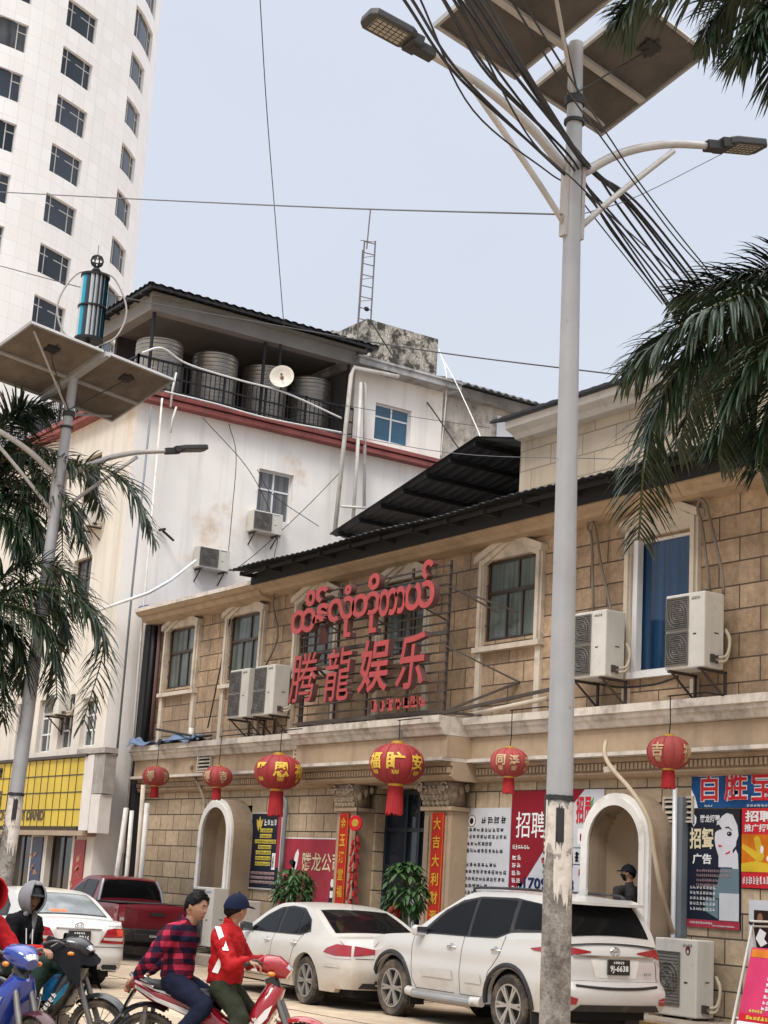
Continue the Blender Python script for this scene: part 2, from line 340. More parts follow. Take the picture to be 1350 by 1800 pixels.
# ledge / entablature, run as moulded profiles
def profile(x0, x1, yf, yb, name, pts, mt):
    m = MB(); m.prism([(x0, yf + dy, z) for dy, z in pts] + [(x0, yb, pts[-1][1]), (x0, yb, pts[0][1])], (x1 - x0, 0, 0)); return m.build(name, mt, hall)
cap = [(0, 4.415), (0, 4.30), (.05, 4.285), (.05, 4.235), (.09, 4.20), (.13, 4.12), (.16, 4.11)]
band = [(.2, 4.105), (.2, 3.76)]
lip = [(.1, 3.755), (.1, 3.70), (.15, 3.695)]
dent = [(.3, 3.69), (.3, 3.63), (.34, 3.62), (.34, 3.50), (.31, 3.49), (.31, 3.46), (.36, 3.42), (.42, 3.40)]
for x0, x1, yf in ((-33.6, -25.66, 15.62), (-25.66, -20.93, 15.12), (-20.93, -8, 15.62)):
    profile(x0, x1, yf, YF - .002, "ledge", cap, cornice_m); profile(x0, x1, yf, YF - .003, "fascia", band, plaster_tan)
    profile(x0, x1, yf, YF - .004, "lip", lip, cornice_m); profile(x0, x1, yf, YF - .005, "dentil_band", dent, plaster_tan)
    m = MB(); k = x0 + .05
    while k < x1 - .05: m.box(k, k + .05, yf + .265, yf + .345, 3.515, 3.605); k += .085
    m.build("dentils", plaster_tan, hall)
# upper cornice below the eaves
m = MB(); m.prism([(-33.75, 15.55, 7.60), (-33.75, 15.55, 7.50), (-33.75, 15.62, 7.44), (-33.75, 15.70, 7.42), (-33.75, 15.76, 7.33), (-33.75, 15.92, 7.28), (-33.75, 16.098, 7.26), (-33.75, 16.098, 7.60)], (5.5, 0, 0)); m.build("cornice", plaster_tan, hall)
m = MB(); m.prism([(-28.248, 15.56, 7.54), (-28.248, 15.56, 7.48), (-28.248, 15.63, 7.45), (-28.248, 15.72, 7.42), (-28.248, 15.8, 7.37), (-28.248, 16.097, 7.34), (-28.248, 16.097, 7.54)], (20.248, 0, 0)); m.build("cornice", plaster_tan, hall)
m = MB(); m.box(-33.75, -28.25, 15.52, 15.548, 7.52, 7.605); m.build("gutter", cornice_m, hall)
m = MB(); m.box(-28.246, -8, 15.50, 15.53, 7.50, 7.73); m.box(-28.2, -8, 15.9, 15.95, 7.605, 7.95); m.box(-33.6, -28.2, 16.0, 16.3, 7.6, 7.75)  # front board is dark to paint the black band of shade under the roof
for k in range(20): m.box(-28.1 + k, -28.04 + k, 15.15, 15.9, 7.62, 7.70)
m.box(-28.2, -8, 15.2, 15.25, 7.64, 7.70); m.box(-28.2, -8, 15.56, 15.6, 7.60, 7.74); m.build("eave_frame", dark_m, hall)
m = MB(); n_ = 380
m.grid(lambda a, b: (-28.35 + 20.4 * a, 15.02 + 9.5 * b, 7.745 + .014 * math.sin(a * 20.4 * 6.28319 / .19) + 1.05 * b + .02 * math.sin(a * 31)), n_, 2)
m.v += [(x, y, z - .012) for x, y, z in m.v]; k_ = len(m.v) // 2; m.f += [tuple(i + k_ for i in f) for f in m.f]
m.f += [(i * 3, (i + 1) * 3, (i + 1) * 3 + k_, i * 3 + k_) for i in range(n_)]
m.build("roof", roof_m, hall)
# pillars either side of the door
for x0, x1 in ((-24.72, -24.08), (-22.02, -21.26)):
    m = MB(); m.box(x0, x1, 15.72, YF - .001, .2, 2.93); m.box(x0 - .06, x1 + .06, 15.66, YF - .002, .2, .5)
    for q in (x0 + .1, x1 - .16): m.box(q, q + .06, 15.695, 15.722, .55, 2.85)
    m.box(x0 - .05, x1 + .05, 15.66, YF - .003, 2.93, 3.0)
    pl = m.build("pillar", plaster_tan, hall, bevel=.008)
    m = MB(); cx = (x0 + x1) / 2; hw = (x1 - x0) / 2
    m.prism([(x0 + .02, 15.71, 3.0), (x1 - .02, 15.71, 3.0), (x1 + .1, 15.58, 3.4), (x0 - .1, 15.58, 3.4)], (0, .3, 0)); m.box(x0 - .12, x1 + .12, 15.5, YF - .004, 3.4, 3.458)
    r = random.Random(int(-x0 * 10))
    for row, (zz, yy, n) in enumerate(((3.06, 15.67, 6), (3.16, 15.645, 7), (3.26, 15.61, 6))):
        for q in range(n):
            xx = x0 + (x1 - x0) * (q + .5) / n; b = .55 + row * .02
            m.ball((xx, yy, zz), (.052, .05, .065), 7, 5); m.ball((xx, yy - .035, zz + .05), (.035, .04, .025), 6, 4)
    for sg in (-1, 1):
        for q in range(9):
            a = q * .75; rr = .11 * (1 - q / 11)
            m.ball((cx + sg * (hw - .05) + rr * math.cos(a) * sg, 15.56, 3.3 + rr * math.sin(a)), .03, 6, 4)
        for q in range(3): m.ball((x0 - .07 if sg < 0 else x1 + .07, 15.72 + q * .12, 3.2 + .06 * q), (.05, .06, .08), 6, 4)
    m.build("capital", carve_m, pl, smooth=True)
# entrance: dark glazed screen
door_glass = glassm("dark_door_glass", (.012, .02, .032), .06, .5, .9, .6, (3, 3, .4))
door_frame = mat("dark_blue_door_frame", (.02, .028, .04), .35, .4)
m = MB(); y = 16.28
for x in (-24.0, -23.38, -23.0, -22.66, -22.14): m.box(x, x + .07, y, y + .09, .2, 3.3)
for z in (.22, 1.98, 2.62, 3.26): m.box(-24.0, -22.07, y + .005, y + .085, z, z + .07)
dr = m.build("entrance_door", door_frame, hall)
MB().box(-24.02, -22.06, y + .05, y + .06, .2, 3.36).build("pane", door_glass, dr)
m = MB(); m.box(-23.08, -23.05, y - .06, y, 1.0, 1.5); m.box(-22.95, -22.92, y - .06, y, 1.0, 1.5); m.build("handle", alum_m, dr)
# two arched niches standing out from the wall
arch_m = mat("niche_render", (.32, .24, .165), .85, var=.2, scale=1.2, streak=.4, bump=.1, dirt=(.03, .027, .024, 1.3, .8, .56))
arch_in = mat("niche_inside_render", (.40, .30, .205), .85, var=.12, scale=1.0, streak=.15)
def arch_pts(cx, r, zs, z0, n=18): return [(cx - r, z0)] + [(cx - r * math.cos(math.pi * k / n), zs + r * math.sin(math.pi * k / n)) for k in range(n + 1)] + [(cx + r, z0)]
def ring(mb, cx, ro, ri, zs, z0, y0, y1):
    a, b = arch_pts(cx, ro, zs, z0), arch_pts(cx, ri, zs, z0); n = len(a)
    vs = [(x, y, z) for y in (y0, y1) for q in (a, b) for x, z in q]
    for i in range(n - 1):
        mb.add([vs[i], vs[i + 1], vs[n + i + 1], vs[n + i], vs[2 * n + i], vs[2 * n + i + 1], vs[3 * n + i + 1], vs[3 * n + i]],
               [(0, 1, 2, 3), (4, 5, 6, 7), (0, 1, 5, 4), (3, 2, 6, 7)])
    for q in (0, n - 1): mb.add([vs[q], vs[n + q], vs[3 * n + q], vs[2 * n + q]], [(0, 1, 2, 3)])
    return mb
for cx, zt in ((N1, 3.2), (N2, 3.15)):
    ro, ri = .705, .54; zs = zt - ro
    bd = ring(MB(), cx, ro, ri, zs, .2, 15.64, YF - .001).build("arched_niche", arch_m, hall)
    ring(MB(), cx, ro + .004, ri + .035, zs, .2, 15.585, 15.638).build("white_arch_trim", white_trim, bd)
    ring(MB(), cx, ro - .06, ri - .004, zs, .2, 15.555, 15.583).build("inner_arch_trim", white_trim, bd)
    m = MB(); r = ri + .004
    def apse(a, b, cx=cx, r=r, zs=zs):
        z = .2 + (zs + r - .2) * b; rr = r if z < zs else math.sqrt(max(r * r - (z - zs) ** 2, 0)); p = math.pi * a
        return (cx - rr * math.cos(p), YF - .2 + (.5 if z < zs else .5 * rr / r) * math.sin(p) , z)
    m.grid(apse, 18, 34); m.build("niche_back", arch_in, bd, smooth=True)
    m = MB(); m.box(cx - .6, cx + .6, 15.6, 16.35, .19, .26); m.build("niche_step", pave_m, bd)
# louvred vents in the fascia
for x, z, yv in ((-30.15, 3.96, 15.81), (-26.2, 4.02, 15.81), (-16.42, 2.95, 16.09)):
    m = MB(); m.box(x - .3, x - .27, yv - .05, yv, z - .15, z + .15); m.box(x + .27, x + .3, yv - .05, yv, z - .15, z + .15); m.box(x - .3, x + .3, yv - .05, yv, z + .15, z + .18); m.box(x - .3, x + .3, yv - .05, yv, z - .18, z - .15)
    for k in range(4): m.prism([(x - .27, yv - .045, z - .13 + k * .075), (x - .27, yv - .005, z - .09 + k * .075), (x - .27, yv - .005, z - .085 + k * .075), (x - .27, yv - .045, z - .122 + k * .075)], (.54, 0, 0))
    v_ = m.build("vent", surr_m, hall); MB().box(x - .27, x + .27, yv - .006, yv - .001, z - .15, z + .15).build("vent_backing", dark_m, v_)

# ------------------------------------------------------------------ annex of pale stone behind, white gutter
stone_pale = add_blocks(mat("pale_stone", (.50, .42, .32), .85, var=.12, scale=.8, streak=.25, bump=.15, bscale=20), .95, .42, .012, (.25, .2, .15), jitter=.06, off=.37)
annex = T("stone_annex", "pale stone block with white gutter and dark roof rising behind the sandstone hall", "building", (-18, 19.5, 0))
m = MB(); m.box(-24.62, -8, 19.5, 30, 0, 10.7); m.build("wall", stone_pale, annex)
m = MB(); m.prism([(-24.55, 19.02, 10.95), (-24.55, 19.02, 10.80), (-24.55, 19.2, 10.72), (-24.55, 19.3, 10.64), (-24.55, 19.499, 10.62), (-24.55, 19.499, 10.95)], (16.5, 0, 0)); m.build("gutter", white_trim, annex)
m = MB(); n_ = 160
m.grid(lambda a, b: (-24.85 + 16.8 * a, 18.85 + 6 * b, 10.99 + .018 * abs(math.sin(a * 16.8 * 3.14159 / .3)) + 1.9 * b), n_, 2); m.v += [(x, y, z - .05) for x, y, z in m.v]; k_ = len(m.v) // 2; m.f += [tuple(i + k_ for i in f) for f in m.f]
m.f += [(i * 3, (i + 1) * 3, (i + 1) * 3 + k_, i * 3 + k_) for i in range(n_)] + [(0, 1, 1 + k_, k_), (1, 2, 2 + k_, 1 + k_)]
m.build("roof", roof_m, annex)

# ------------------------------------------------------------------ dark gabled canopy over the alley
can_m = mat("dark_canopy_sheet", (.065, .07, .082), .6, .2, var=.3, scale=1.2)  # dark bluish grey for the whole canopy sheet
canopy = T("alley_canopy", "dark corrugated gable canopy with trusses between white block and pale stone annex", "canopy", (-28, 19.4, 8))
xa, za, xr, zr = -31.6, 9.72, -25.95, 10.98
m = MB(); n_ = 90
m.grid(lambda a, b: (xa + (xr - xa) * b, 19.35 + 9 * a, za + (zr - za) * b + .02 * math.sin(a * 9 * 6.283 / .25)), n_, 1)
m.grid(lambda a, b: (xr + 1.6 * b, 19.35 + 9 * a, zr - .35 * b + .02 * math.sin(a * 9 * 6.283 / .25)), n_, 1)
m.v += [(x, y, z + .03) for x, y, z in m.v]; k_ = len(m.v) // 2; m.f += [tuple(i + k_ for i in f) for f in m.f]
m.build("roof", can_m, canopy)
m = MB(); sl_ = (zr - za) / (xr - xa)
for k in range(7): x = xa + .3 + k * .87; m.bar((x, 19.4, za + (x - xa) * sl_ - .07), (x, 28, za + (x - xa) * sl_ - .07), .06, .1)
m.build("purlins", dark_m, canopy)
steel_m = mat("dark_steel", (.02, .02, .024), .6, .4)
for y in (22.0, 25.2):
    m = MB(); m.bar((xa, y, za - .16), (xr, y, zr - .16), .07, .08); m.bar((xa + .6, y, za - .5), (xr, y, zr - .55), .05, .05)
    for k in range(8):
        x = xa + .6 + k * .62; m.bar((x, y, za + (x - xa) * sl_ - .5 - .02 * k), (x + .31, y, za + (x + .31 - xa) * sl_ - .17), .03); m.bar((x + .31, y, za + (x + .31 - xa) * sl_ - .17), (x + .62, y, za + (x + .62 - xa) * sl_ - .5), .03)
    m.bar((xr, y, zr - .1), (xr, y, 7.5), .08)
    m.build("truss", steel_m, canopy)
m = MB(); m.box(-34.0, -24.7, 26, 26.2, 7, 10.9); m.box(-25.9, -24.7, 21, 26, 7, 10.6); m.build("alley_shade_wall", dark_m, canopy)  # added dark walls stand for the shade deep under the canopy

# ------------------------------------------------------------------ B: white rendered block with roof tanks
white_m = mat("stained_white_render", (.82, .785, .745), .85, var=.12, scale=.35, streak=.2, bump=.08, bscale=12, dirt=(.42, .27, .13, .42, .55, .60))
cream_m = mat("cream_render", (.64, .59, .515), .85, var=.12, scale=.5, streak=.32, bump=.08, bscale=12, dirt=(.44, .27, .13, .5, .5, .57))
red_m = mat("faded_red_band", (.27, .075, .068), .8, var=.3, scale=1.3, streak=.4, dirt=(.08, .05, .05, 2.5, .7, .52))
XB, YB = -34.2, 15.27
white = T("white_block", "stained white rendered block with red band, open roof terrace and small barred windows", "building", (-40, 20, 0))
fx = lambda u, v, d: (XB - d, u, v); fy = lambda u, v, d: (u, YB + d, v)
hx = [(18.76, 19.77, 10.46, 11.73)]
m = MB().wall(fx, (YB, 24.6), (0, 12.72), hx, .2); m.build("wall", white_m, white)
hy = [(-37.05, -35.95, 7.9, 9.15), (-38.7, -37.75, 7.9, 9.15), (-38.3, -37.42, 4.4, 5.72), (-36.95, -36.1, 4.45, 5.75), (-35.6, -34.75, 4.45, 5.6), (-39.75, -38.9, 4.4, 5.72), (-37.0, -36.0, 10.6, 11.8), (-41.5, -40.5, 10.6, 11.8),
      (-39.4, -37.9, .1, 2.5), (-36.9, -35.4, .1, 2.5)]
m = MB().wall(fy, (-62, XB), (0, 12.72), hy, .22); m.build("front_wall", cream_m, white)
m = MB(); m.box(-62, XB - .3, YB + .3, 32, 0, 12.7); m.build("rear_wall", white_m, white)
# lower stretch of grey weathering at the corner, ground floor fascia
grey_pl = mat("bare_grey_plaster", (.36, .33, .30), .9, var=.3, scale=1.5, streak=.4, dirt=(.12, .1, .09, 2, .7, .5))
def block_window(face, u0, u1, v0, v1, cols, trans, pane=pane_m, frame=alum_m, d=.12, par=None, nm="window", bars=0):
    fr = MB(); t = .05
    def bx(a0, a1, b0, b1, dd=0):
        q = [face(a, b, c) for a in (a0, a1) for b in (b0, b1) for c in (d + dd, d + .06)]; fr.add(q, [(0, 1, 3, 2), (4, 6, 7, 5), (0, 4, 5, 1), (2, 3, 7, 6), (0, 2, 6, 4), (1, 5, 7, 3)])
    bx(u0, u0 + t, v0, v1); bx(u1 - t, u1, v0, v1); bx(u0 + t, u1 - t, v0, v0 + t); bx(u0 + t, u1 - t, v1 - t, v1)
    for q in cols: c = u0 + (u1 - u0) * q; bx(c - .022, c + .022, v0 + t, v1 - t, .004)
    for q in trans: c = v0 + (v1 - v0) * q; bx(u0 + t, u1 - t, c - .022, c + .022, .008)
    for k in range(bars): c = u0 + (u1 - u0) * (k + 1) / (bars + 1); bx(c - .008, c + .008, v0, v1, -.06)
    f = fr.build(nm, frame, par)
    p = MB(); q = [face(a, b, c) for a in (u0, u1) for b in (v0, v1) for c in (d + .03, d + .045)]; p.add(q, [(0, 1, 3, 2), (4, 6, 7, 5), (0, 4, 5, 1), (2, 3, 7, 6), (0, 2, 6, 4), (1, 5, 7, 3)]).build("pane", pane, f)
    return f
grey_pane = glassm("grey_curtained_glass", (.17, .17, .175), .15, .3, 1, .5, (10, 10, .3))
block_window(fx, *hx[0], (.5,), (.62,), grey_pane, alum_m, .13, white)
dark_pane = glassm("dark_curtained_glass", (.07, .075, .075), .15, .4, 1, .5, (8, 8, .3))
for h in hy[:8]: block_window(fy, *h, (.48,), (.35, .66) if h[2] < 6 else (.6,), dark_pane, frame_m if h[2] > 6 else alum_m, .12, white)
shop_dark = glassm("shop_glass", (.02, .018, .018), .08, .5, 1.4, .6)
for h in hy[8:]: block_window(fy, *h, (.45,), (), shop_dark, frame_m, .15, white, "shop_door")
# red band and terrace slab
m = MB(); m.box(-62, XB + .3, YB - .3, 24.62, 12.72, 12.83); m.box(-62, XB + .22, YB - .22, 24.61, 12.83, 12.87); m.box(-62, XB + .34, YB - .34, 24.63, 12.87, 12.97); m.build("terrace_edge", red_m, white)
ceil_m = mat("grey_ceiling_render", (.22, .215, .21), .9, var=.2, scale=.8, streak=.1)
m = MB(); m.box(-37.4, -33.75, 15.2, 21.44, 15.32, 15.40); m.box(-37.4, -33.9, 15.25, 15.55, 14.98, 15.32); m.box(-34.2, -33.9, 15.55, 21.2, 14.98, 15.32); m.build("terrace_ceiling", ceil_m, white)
m = MB(); n_ = 200
m.grid(lambda a, b: (-37.8 + 4.4 * a, 14.95 + 6.7 * b, 15.44 + .02 * math.sin(a * 4.4 * 6.283 / .25) + .02 * math.sin(b * 6.7 * 6.283 / .25)), n_, 90)
m.v += [(x, y, z + .04) for x, y, z in m.v]; k_ = len(m.v) // 2; m.f += [tuple(i + k_ for i in f) for f in m.f]
m.box(-37.75, -33.45, 14.98, 15.03, 15.36, 15.43); m.box(-33.48, -33.43, 15.04, 21.6, 15.36, 15.43)
for k in range(7): m.box(-37.4 + k * .57, -37.36 + k * .57, 14.97, 15.2, 15.30, 15.36)
m.build("terrace_roof", roof_m, white)
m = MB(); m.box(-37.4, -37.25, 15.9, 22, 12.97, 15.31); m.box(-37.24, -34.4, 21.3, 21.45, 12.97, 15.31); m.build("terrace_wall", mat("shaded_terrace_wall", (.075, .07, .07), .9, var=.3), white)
post_m = mat("black_iron", (.018, .018, .02), .55, .5)
for x, y in ((-34.05, 15.42), (-34.05, 18.55), (-34.05, 21.1), (-37.2, 15.42)): MB().tube([(x, y, 12.97), (x, y, 14.98)], .045, 8).build("terrace_post", post_m, white)
# railing: bars with two rails, on both sides of the corner
m = MB(); zb = 12.97
for a, b in (((-34.0, 15.1), (-34.0, 21.3)), ((-34.0, 15.1), (-46, 15.1))):
    l_ = math.hypot(b[0] - a[0], b[1] - a[1]); n_ = int(l_ / .13)
    for z in (.12, .45, .82): m.bar((a[0], a[1], zb + z), (b[0], b[1], zb + z), .035 if z < .8 else .05)
    for k in range(n_ + 1):
        x, y = a[0] + (b[0] - a[0]) * k / n_, a[1] + (b[1] - a[1]) * k / n_; big = k % 9 == 0
        m.bar((x, y, zb), (x, y, zb + (.86 if big else .82)), .05 if big else .018)
        if k % 9 == 4 and b[0] < -40:
            m.tube([(x + .12 * math.cos(t * .6283), y, zb + .3 + .12 * math.sin(t * .6283)) for t in range(11)], .012, 5)
m.build("railing", post_m, white)
# rooftop room with blue window
roof_pane = glassm("sky_blue_glass", (.03, .1, .17), .06, .2, .7, .6)
hr = [(22.12, 23.28, 13.2, 14.22)]
m = MB().wall(fx, (21.42, 24.3), (12.97, 14.98), hr, .16); m.add([(XB, 21.42, 12.97), (XB, 21.42, 14.98), (-38, 21.42, 14.98), (-38, 21.42, 12.97)], [(0, 1, 2, 3)]); m.box(-38, XB - .2, 21.5, 24.3, 12.97, 14.97); m.build("rooftop_room_wall", white_m, white)
block_window(fx, *hr[0], (.5,), (.66,), roof_pane, alum_m, .1, white)
slab_m = mat("weathered_slab", (.42, .42, .42), .9, var=.35, scale=1.5, streak=.6, dirt=(.06, .06, .06, 2, .85, .5))
m = MB(); m.box(-38, -33.7, 21.2, 24.55, 14.98, 15.14); m.box(-38, -33.66, 21.16, 24.6, 15.14, 15.2); m.build("rooftop_room_slab", slab_m, white)
conc_m = mat("mossy_black_concrete", (.46, .43, .38), .95, var=.5, scale=2.2, streak=.75, bump=.6, bscale=9, dirt=(.028, .026, .022, 3.0, .95, .47, .57), noise2=.6)
m = MB(); m.box(-38.35, -36, 22.8, 25.3, 14.9, 17.24); m.box(-38.4, -38.0, 22.9, 23.3, 17.24, 17.45); m.build("stair_tower", conc_m, white)
# ground floor fascia and corner
m = MB(); m.box(-34.9, -33.35, YB - .33, YB - .001, 4.22, 4.34); m.box(-33.93, -33.4, YB - .28, YB - .001, 3.32, 4.2); m.build("corner_casing", grey_pl, white)
m = MB(); m.box(-34.46, -33.95, YB - .3, YB - .002, 2.5, 4.2); m.box(-33.93, -33.45, YB - .295, YB - .003, 2.45, 3.3); m.build("sign_end_panel", mat("off_white_panel", (.62, .58, .54), .7, var=.12, streak=.25), white)
m = MB(); m.box(-50, -34.1, YB - .35, YB - .001, 2.38, 2.49); m.build("shop_canopy", mat("shop_soffit", (.33, .25, .18), .8), white)
def poster_panel(par, x0, x1, z0, z1, col, col2, seed, y=YB - .03):
    f = FY(x0, y, z0); w_, h_ = x1 - x0, z1 - z0
    b = f.rect(MB(), 0, w_, 0, h_, -.02, 0).build("poster", mat("poster_print", col, .5, var=.25, scale=4), par)
    mb = MB(); r = random.Random(seed)
    for k in range(9):
        a, c = r.random() * .7, r.random() * .85; mb.add([f.p(w_ * (a + .25 * math.cos(q)) * .8 + .05, h_ * (c * .85 + .08 + .05 * math.sin(q * 1.3 + k)), .004 + .001 * k) for q in (0, 1.1, 2.2, 3.3, 4.4, 5.4)], [(0, 1, 2, 3, 4, 5)])
    mb.build("poster_artwork", mat("poster_art", col2, .5, var=.4, scale=8), b)
poster_panel(white, -37.75, -37.1, .9, 2.35, (.03, .045, .1), (.3, .14, .06), 3)
poster_panel(white, -35.2, -34.6, .6, 2.3, (.3, .02, .025), (.45, .22, .1), 5)
poster_panel(white, -40.6, -39.6, .6, 2.3, (.05, .04, .04), (.3, .1, .06), 8)

# ------------------------------------------------------------------ old concrete house behind with corrugated roof
old = T("old_concrete_house", "blotched bare concrete house with corrugated roof and white window behind the rooftop room", "building", (-38, 28, 0))
conc2 = mat("blotched_concrete", (.40, .37, .33), .95, var=.4, scale=.8, streak=.45, bump=.3, bscale=8, dirt=(.08, .07, .06, 1.3, .9, .47, .62))
ho = [(27.58, 28.5, 14.55, 15.48)]; fo = lambda u, v, d: (-36 - d, u, v)
m = MB().wall(fo, (25.45, 33), (0, 15.75), ho, .2); m.add([(-36, 25.45, 0), (-42, 25.45, 0), (-42, 25.45, 15.75), (-36, 25.45, 15.75)], [(0, 1, 2, 3)]); m.box(-42, -36.3, 25.6, 33, 0, 15.7); m.build("wall", conc2, old)
block_window(fo, *ho[0], (), (), glassm("pale_reflecting_glass", (.6, .62, .66), .2, .1), alum_m, .08, old)
m = MB(); n_ = 150
m.grid(lambda a, b: (-35.5 - 4 * b, 25.2 + 8.4 * a, 15.95 + 1.2 * b + .035 * math.sin(a * 8.4 * 6.283 / .28)), n_, 1); m.v += [(x, y, z - .03) for x, y, z in m.v]; k_ = len(m.v) // 2; m.f += [tuple(i + k_ for i in f) for f in m.f]
m.f += [(i * 2, (i + 1) * 2, (i + 1) * 2 + k_, i * 2 + k_) for i in range(n_)]; m.build("roof", mat("grey_fibre_sheet", (.1, .1, .1), .9, var=.4, streak=.3), old)
m = MB(); m.box(-35.98, -35.75, 25.3, 33.5, 15.62, 15.9); m.build("eave_beam", mat("eave_concrete", (.2, .19, .18), .9, var=.4, scale=2), old)
m = MB(); m.box(-38.5, -36.25, 24.65, 25.3, 8, 16.3); m.build("gap_shade_fill", dark_m, old)  # dark box painted as the shade in the gap beside the rooftop room

# ------------------------------------------------------------------ tall white tower
tile_m = add_blocks(mat("white_tile_cladding", (.755, .755, .76), .45, var=.05, scale=.08, streak=.07), .95, .95, .012, (.55, .54, .53), axes=(1, 2), jitter=.03, off=0, bump=.1)
tower = T("white_tower", "tall curved white tiled tower with rows of dark three-part windows", "building", (-96, 30, 0))
ctl = [(-86.8, 12), (-86.5, 18), (-86.2, 23), (-86.05, 26.5), (-86.24, 29), (-87.01, 31.57), (-88.24, 34.08), (-90.43, 37.52), (-92.3, 39.35), (-94.5, 40.9), (-96.6, 41.95), (-99.5, 42.7), (-106, 43.2), (-116, 43.2)]
cv = catmull([(x, y, 0) for x, y in ctl], 10); acc = [0.0]
for i in range(1, len(cv)): acc.append(acc[-1] + (cv[i] - cv[i - 1]).length)
def at_s(s):
    for i in range(1, len(cv)):
        if acc[i] >= s or i == len(cv) - 1:
            t = (s - acc[i - 1]) / (acc[i] - acc[i - 1]); p = cv[i - 1].lerp(cv[i], t); d = (cv[i] - cv[i - 1]).normalized(); return p, V((d.y, -d.x, 0))
def ft(u, v, d):
    p, n = at_s(u); return (p.x - n.x * d, p.y - n.y * d, v)
def s_near(x, y): return min(range(len(cv)), key=lambda i: (cv[i].x - x) ** 2 + (cv[i].y - y) ** 2)
def S_(x, y): return acc[s_near(x, y)]
def s_exact(x, y):
    best = None
    for k in range(4000):
        s = acc[-1] * k / 4000; p = at_s(s)[0]; dd = (p.x - x) ** 2 + (p.y - y) ** 2
        if best is None or dd < best[0]: best = (dd, s)
    return best[1]
w0 = s_exact(-86.24, 29.0)
cols_ = [(w0 - 2.9, w0), (s_exact(-87.01, 31.57), s_exact(-88.24, 34.08)), (s_exact(-90.43, 37.52), s_exact(-92.3, 39.35)), (w0 - 8.4, w0 - 5.5), (w0 - 13.9, w0 - 11.0)]
th = []
for i, (a, b) in enumerate(cols_):
    for k in range(-6, 6):
        zt = 48 + 3.28 * k
        if i == 2 and zt > 56:
            th.append((a, b + 1.3, zt - 2.1, zt + .15, i)); continue
        th.append((a, b, zt - 1.87, zt, i))
m = MB().wall(ft, (0, acc[-1]), (0, 70), [h[:4] for h in th], .28, 110); m.build("wall", tile_m, tower, merge=True)
tw_glass = glassm("tower_dark_glass", (.03, .04, .055), .1, .35, .25, .5)
tw_glasses = [tw_glass, glassm("tower_curtained_glass", (.07, .075, .08), .14, .5, .4, .4, (3, 3, .5)), glassm("tower_deep_glass", (.015, .022, .03), .08, .3, .3, .4)]
tw_frame = mat("tower_window_frame", (.45, .45, .45), .5)
for a, b, c, d, i in th:
    fr = MB(); t = .05
    def bx(a0, a1, b0, b1, dd=0):
        q = [ft(x, y, z) for x in (a0, a1) for y in (b0, b1) for z in (.16 + dd, .24)]; fr.add(q, [(0, 1, 3, 2), (4, 6, 7, 5), (0, 4, 5, 1), (2, 3, 7, 6), (0, 2, 6, 4), (1, 5, 7, 3)])
    bx(a, a + t, c, d); bx(b - t, b, c, d); bx(a + t, b - t, c, c + t); bx(a + t, b - t, d - t, d)
    zz = d - (d - c) * .3; bx(a + t, b - t, zz - .03, zz + .03, .01)
    for q in (.2, .78): bx(a + (b - a) * q - .03, a + (b - a) * q + .03, c + t, d - t, .02)
    f = fr.build("window", tw_frame, tower)
    MB().grid(lambda p, q: ft(a + (b - a) * p, c + (d - c) * q, .215), 3, 1).build("pane", tw_glasses[rnd.choice((0, 0, 1, 2, 2))], f)
m = MB(); m.flat([(p.x, p.y, 69.9) for p in cv] + [(-116, 12, 69.9)]); m.build("roof", tile_m, tower)
# ------------------------------------------------------------------ things on and around the buildings
steel_tank = mat("ribbed_stainless_steel", (.40, .39, .37), .38, .75, var=.25, scale=2.5, streak=.15)
for i, (y, lab) in enumerate(((16.32, "ribbed steel water tank nearest the terrace corner post"), (17.92, "ribbed steel water tank second from the terrace corner"),
                              (19.42, "ribbed steel water tank directly behind the satellite dish"), (20.82, "ribbed steel water tank beside the rooftop room"))):
    t = T("water_tank", lab, "water tank", (-35.5, y, 12.97), "steel water tanks on the roof terrace")
    pr = [(0, .12), (.58, .12)]
    for k in range(15): z = .14 + k * .108; pr += [(.585, z), (.605, z + .027), (.605, z + .06), (.585, z + .085)]
    pr += [(.59, 1.77), (.5, 1.84), (.2, 1.9), (.2, 1.93), (0, 1.93)]
    MB().lathe(pr, (-35.5, y, 12.97), n=36).build("tank_body", steel_tank, t, smooth=True, auto=True)
    m = MB()
    for k in range(4): a = .785 + k * 1.571; m.box(-35.5 + .42 * math.cos(a) - .06, -35.5 + .42 * math.cos(a) + .06, y + .42 * math.sin(a) - .06, y + .42 * math.sin(a) + .06, 12.97, 13.1)
    m.build("tank_stand", conc_m, t)
    MB().tube([(-34.88, y + .1, 13.25), (-34.7, y + .1, 13.25), (-34.6, y + .12, 13.0)], .03).build("outlet_pipe", white_trim, t)
# satellite dish
t = T("satellite_dish", "round white satellite dish on a pole at the terrace railing", "satellite dish", (-33.95, 18.97, 12.97))
dc = V((-33.75, 18.95, 14.05)); ax = V((.80, -.58, .16)).normalized()
m = MB(); m.lathe([(0.001, 0.0), (.12, .012), (.22, .045), (.3, .09), (.31, .09), (.31, .075), (.22, .03), (.1, -.005), (0.001, -.012)], dc, ax, 28); m.build("dish", mat("dish_enamel", (.66, .62, .54), .5, var=.15, scale=5, dirt=(.3, .15, .06, 9, .5, .62)), t, smooth=True)
m = MB(); f_ = dc + ax * .2
m.tube([dc, f_], .012, 6); m.ball(f_, .035, 8, 6); m.ball(dc + ax * .02, .05, 8, 6); m.build("feed_horn", mat("rusty_feed", (.28, .15, .08), .8), t)
m = MB(); m.tube([dc - ax * .02, dc - ax * .15, V((-33.95, 19.03, 13.7)), (-33.95, 19.03, 12.97)], .025, 8); m.build("pole", post_m, t)
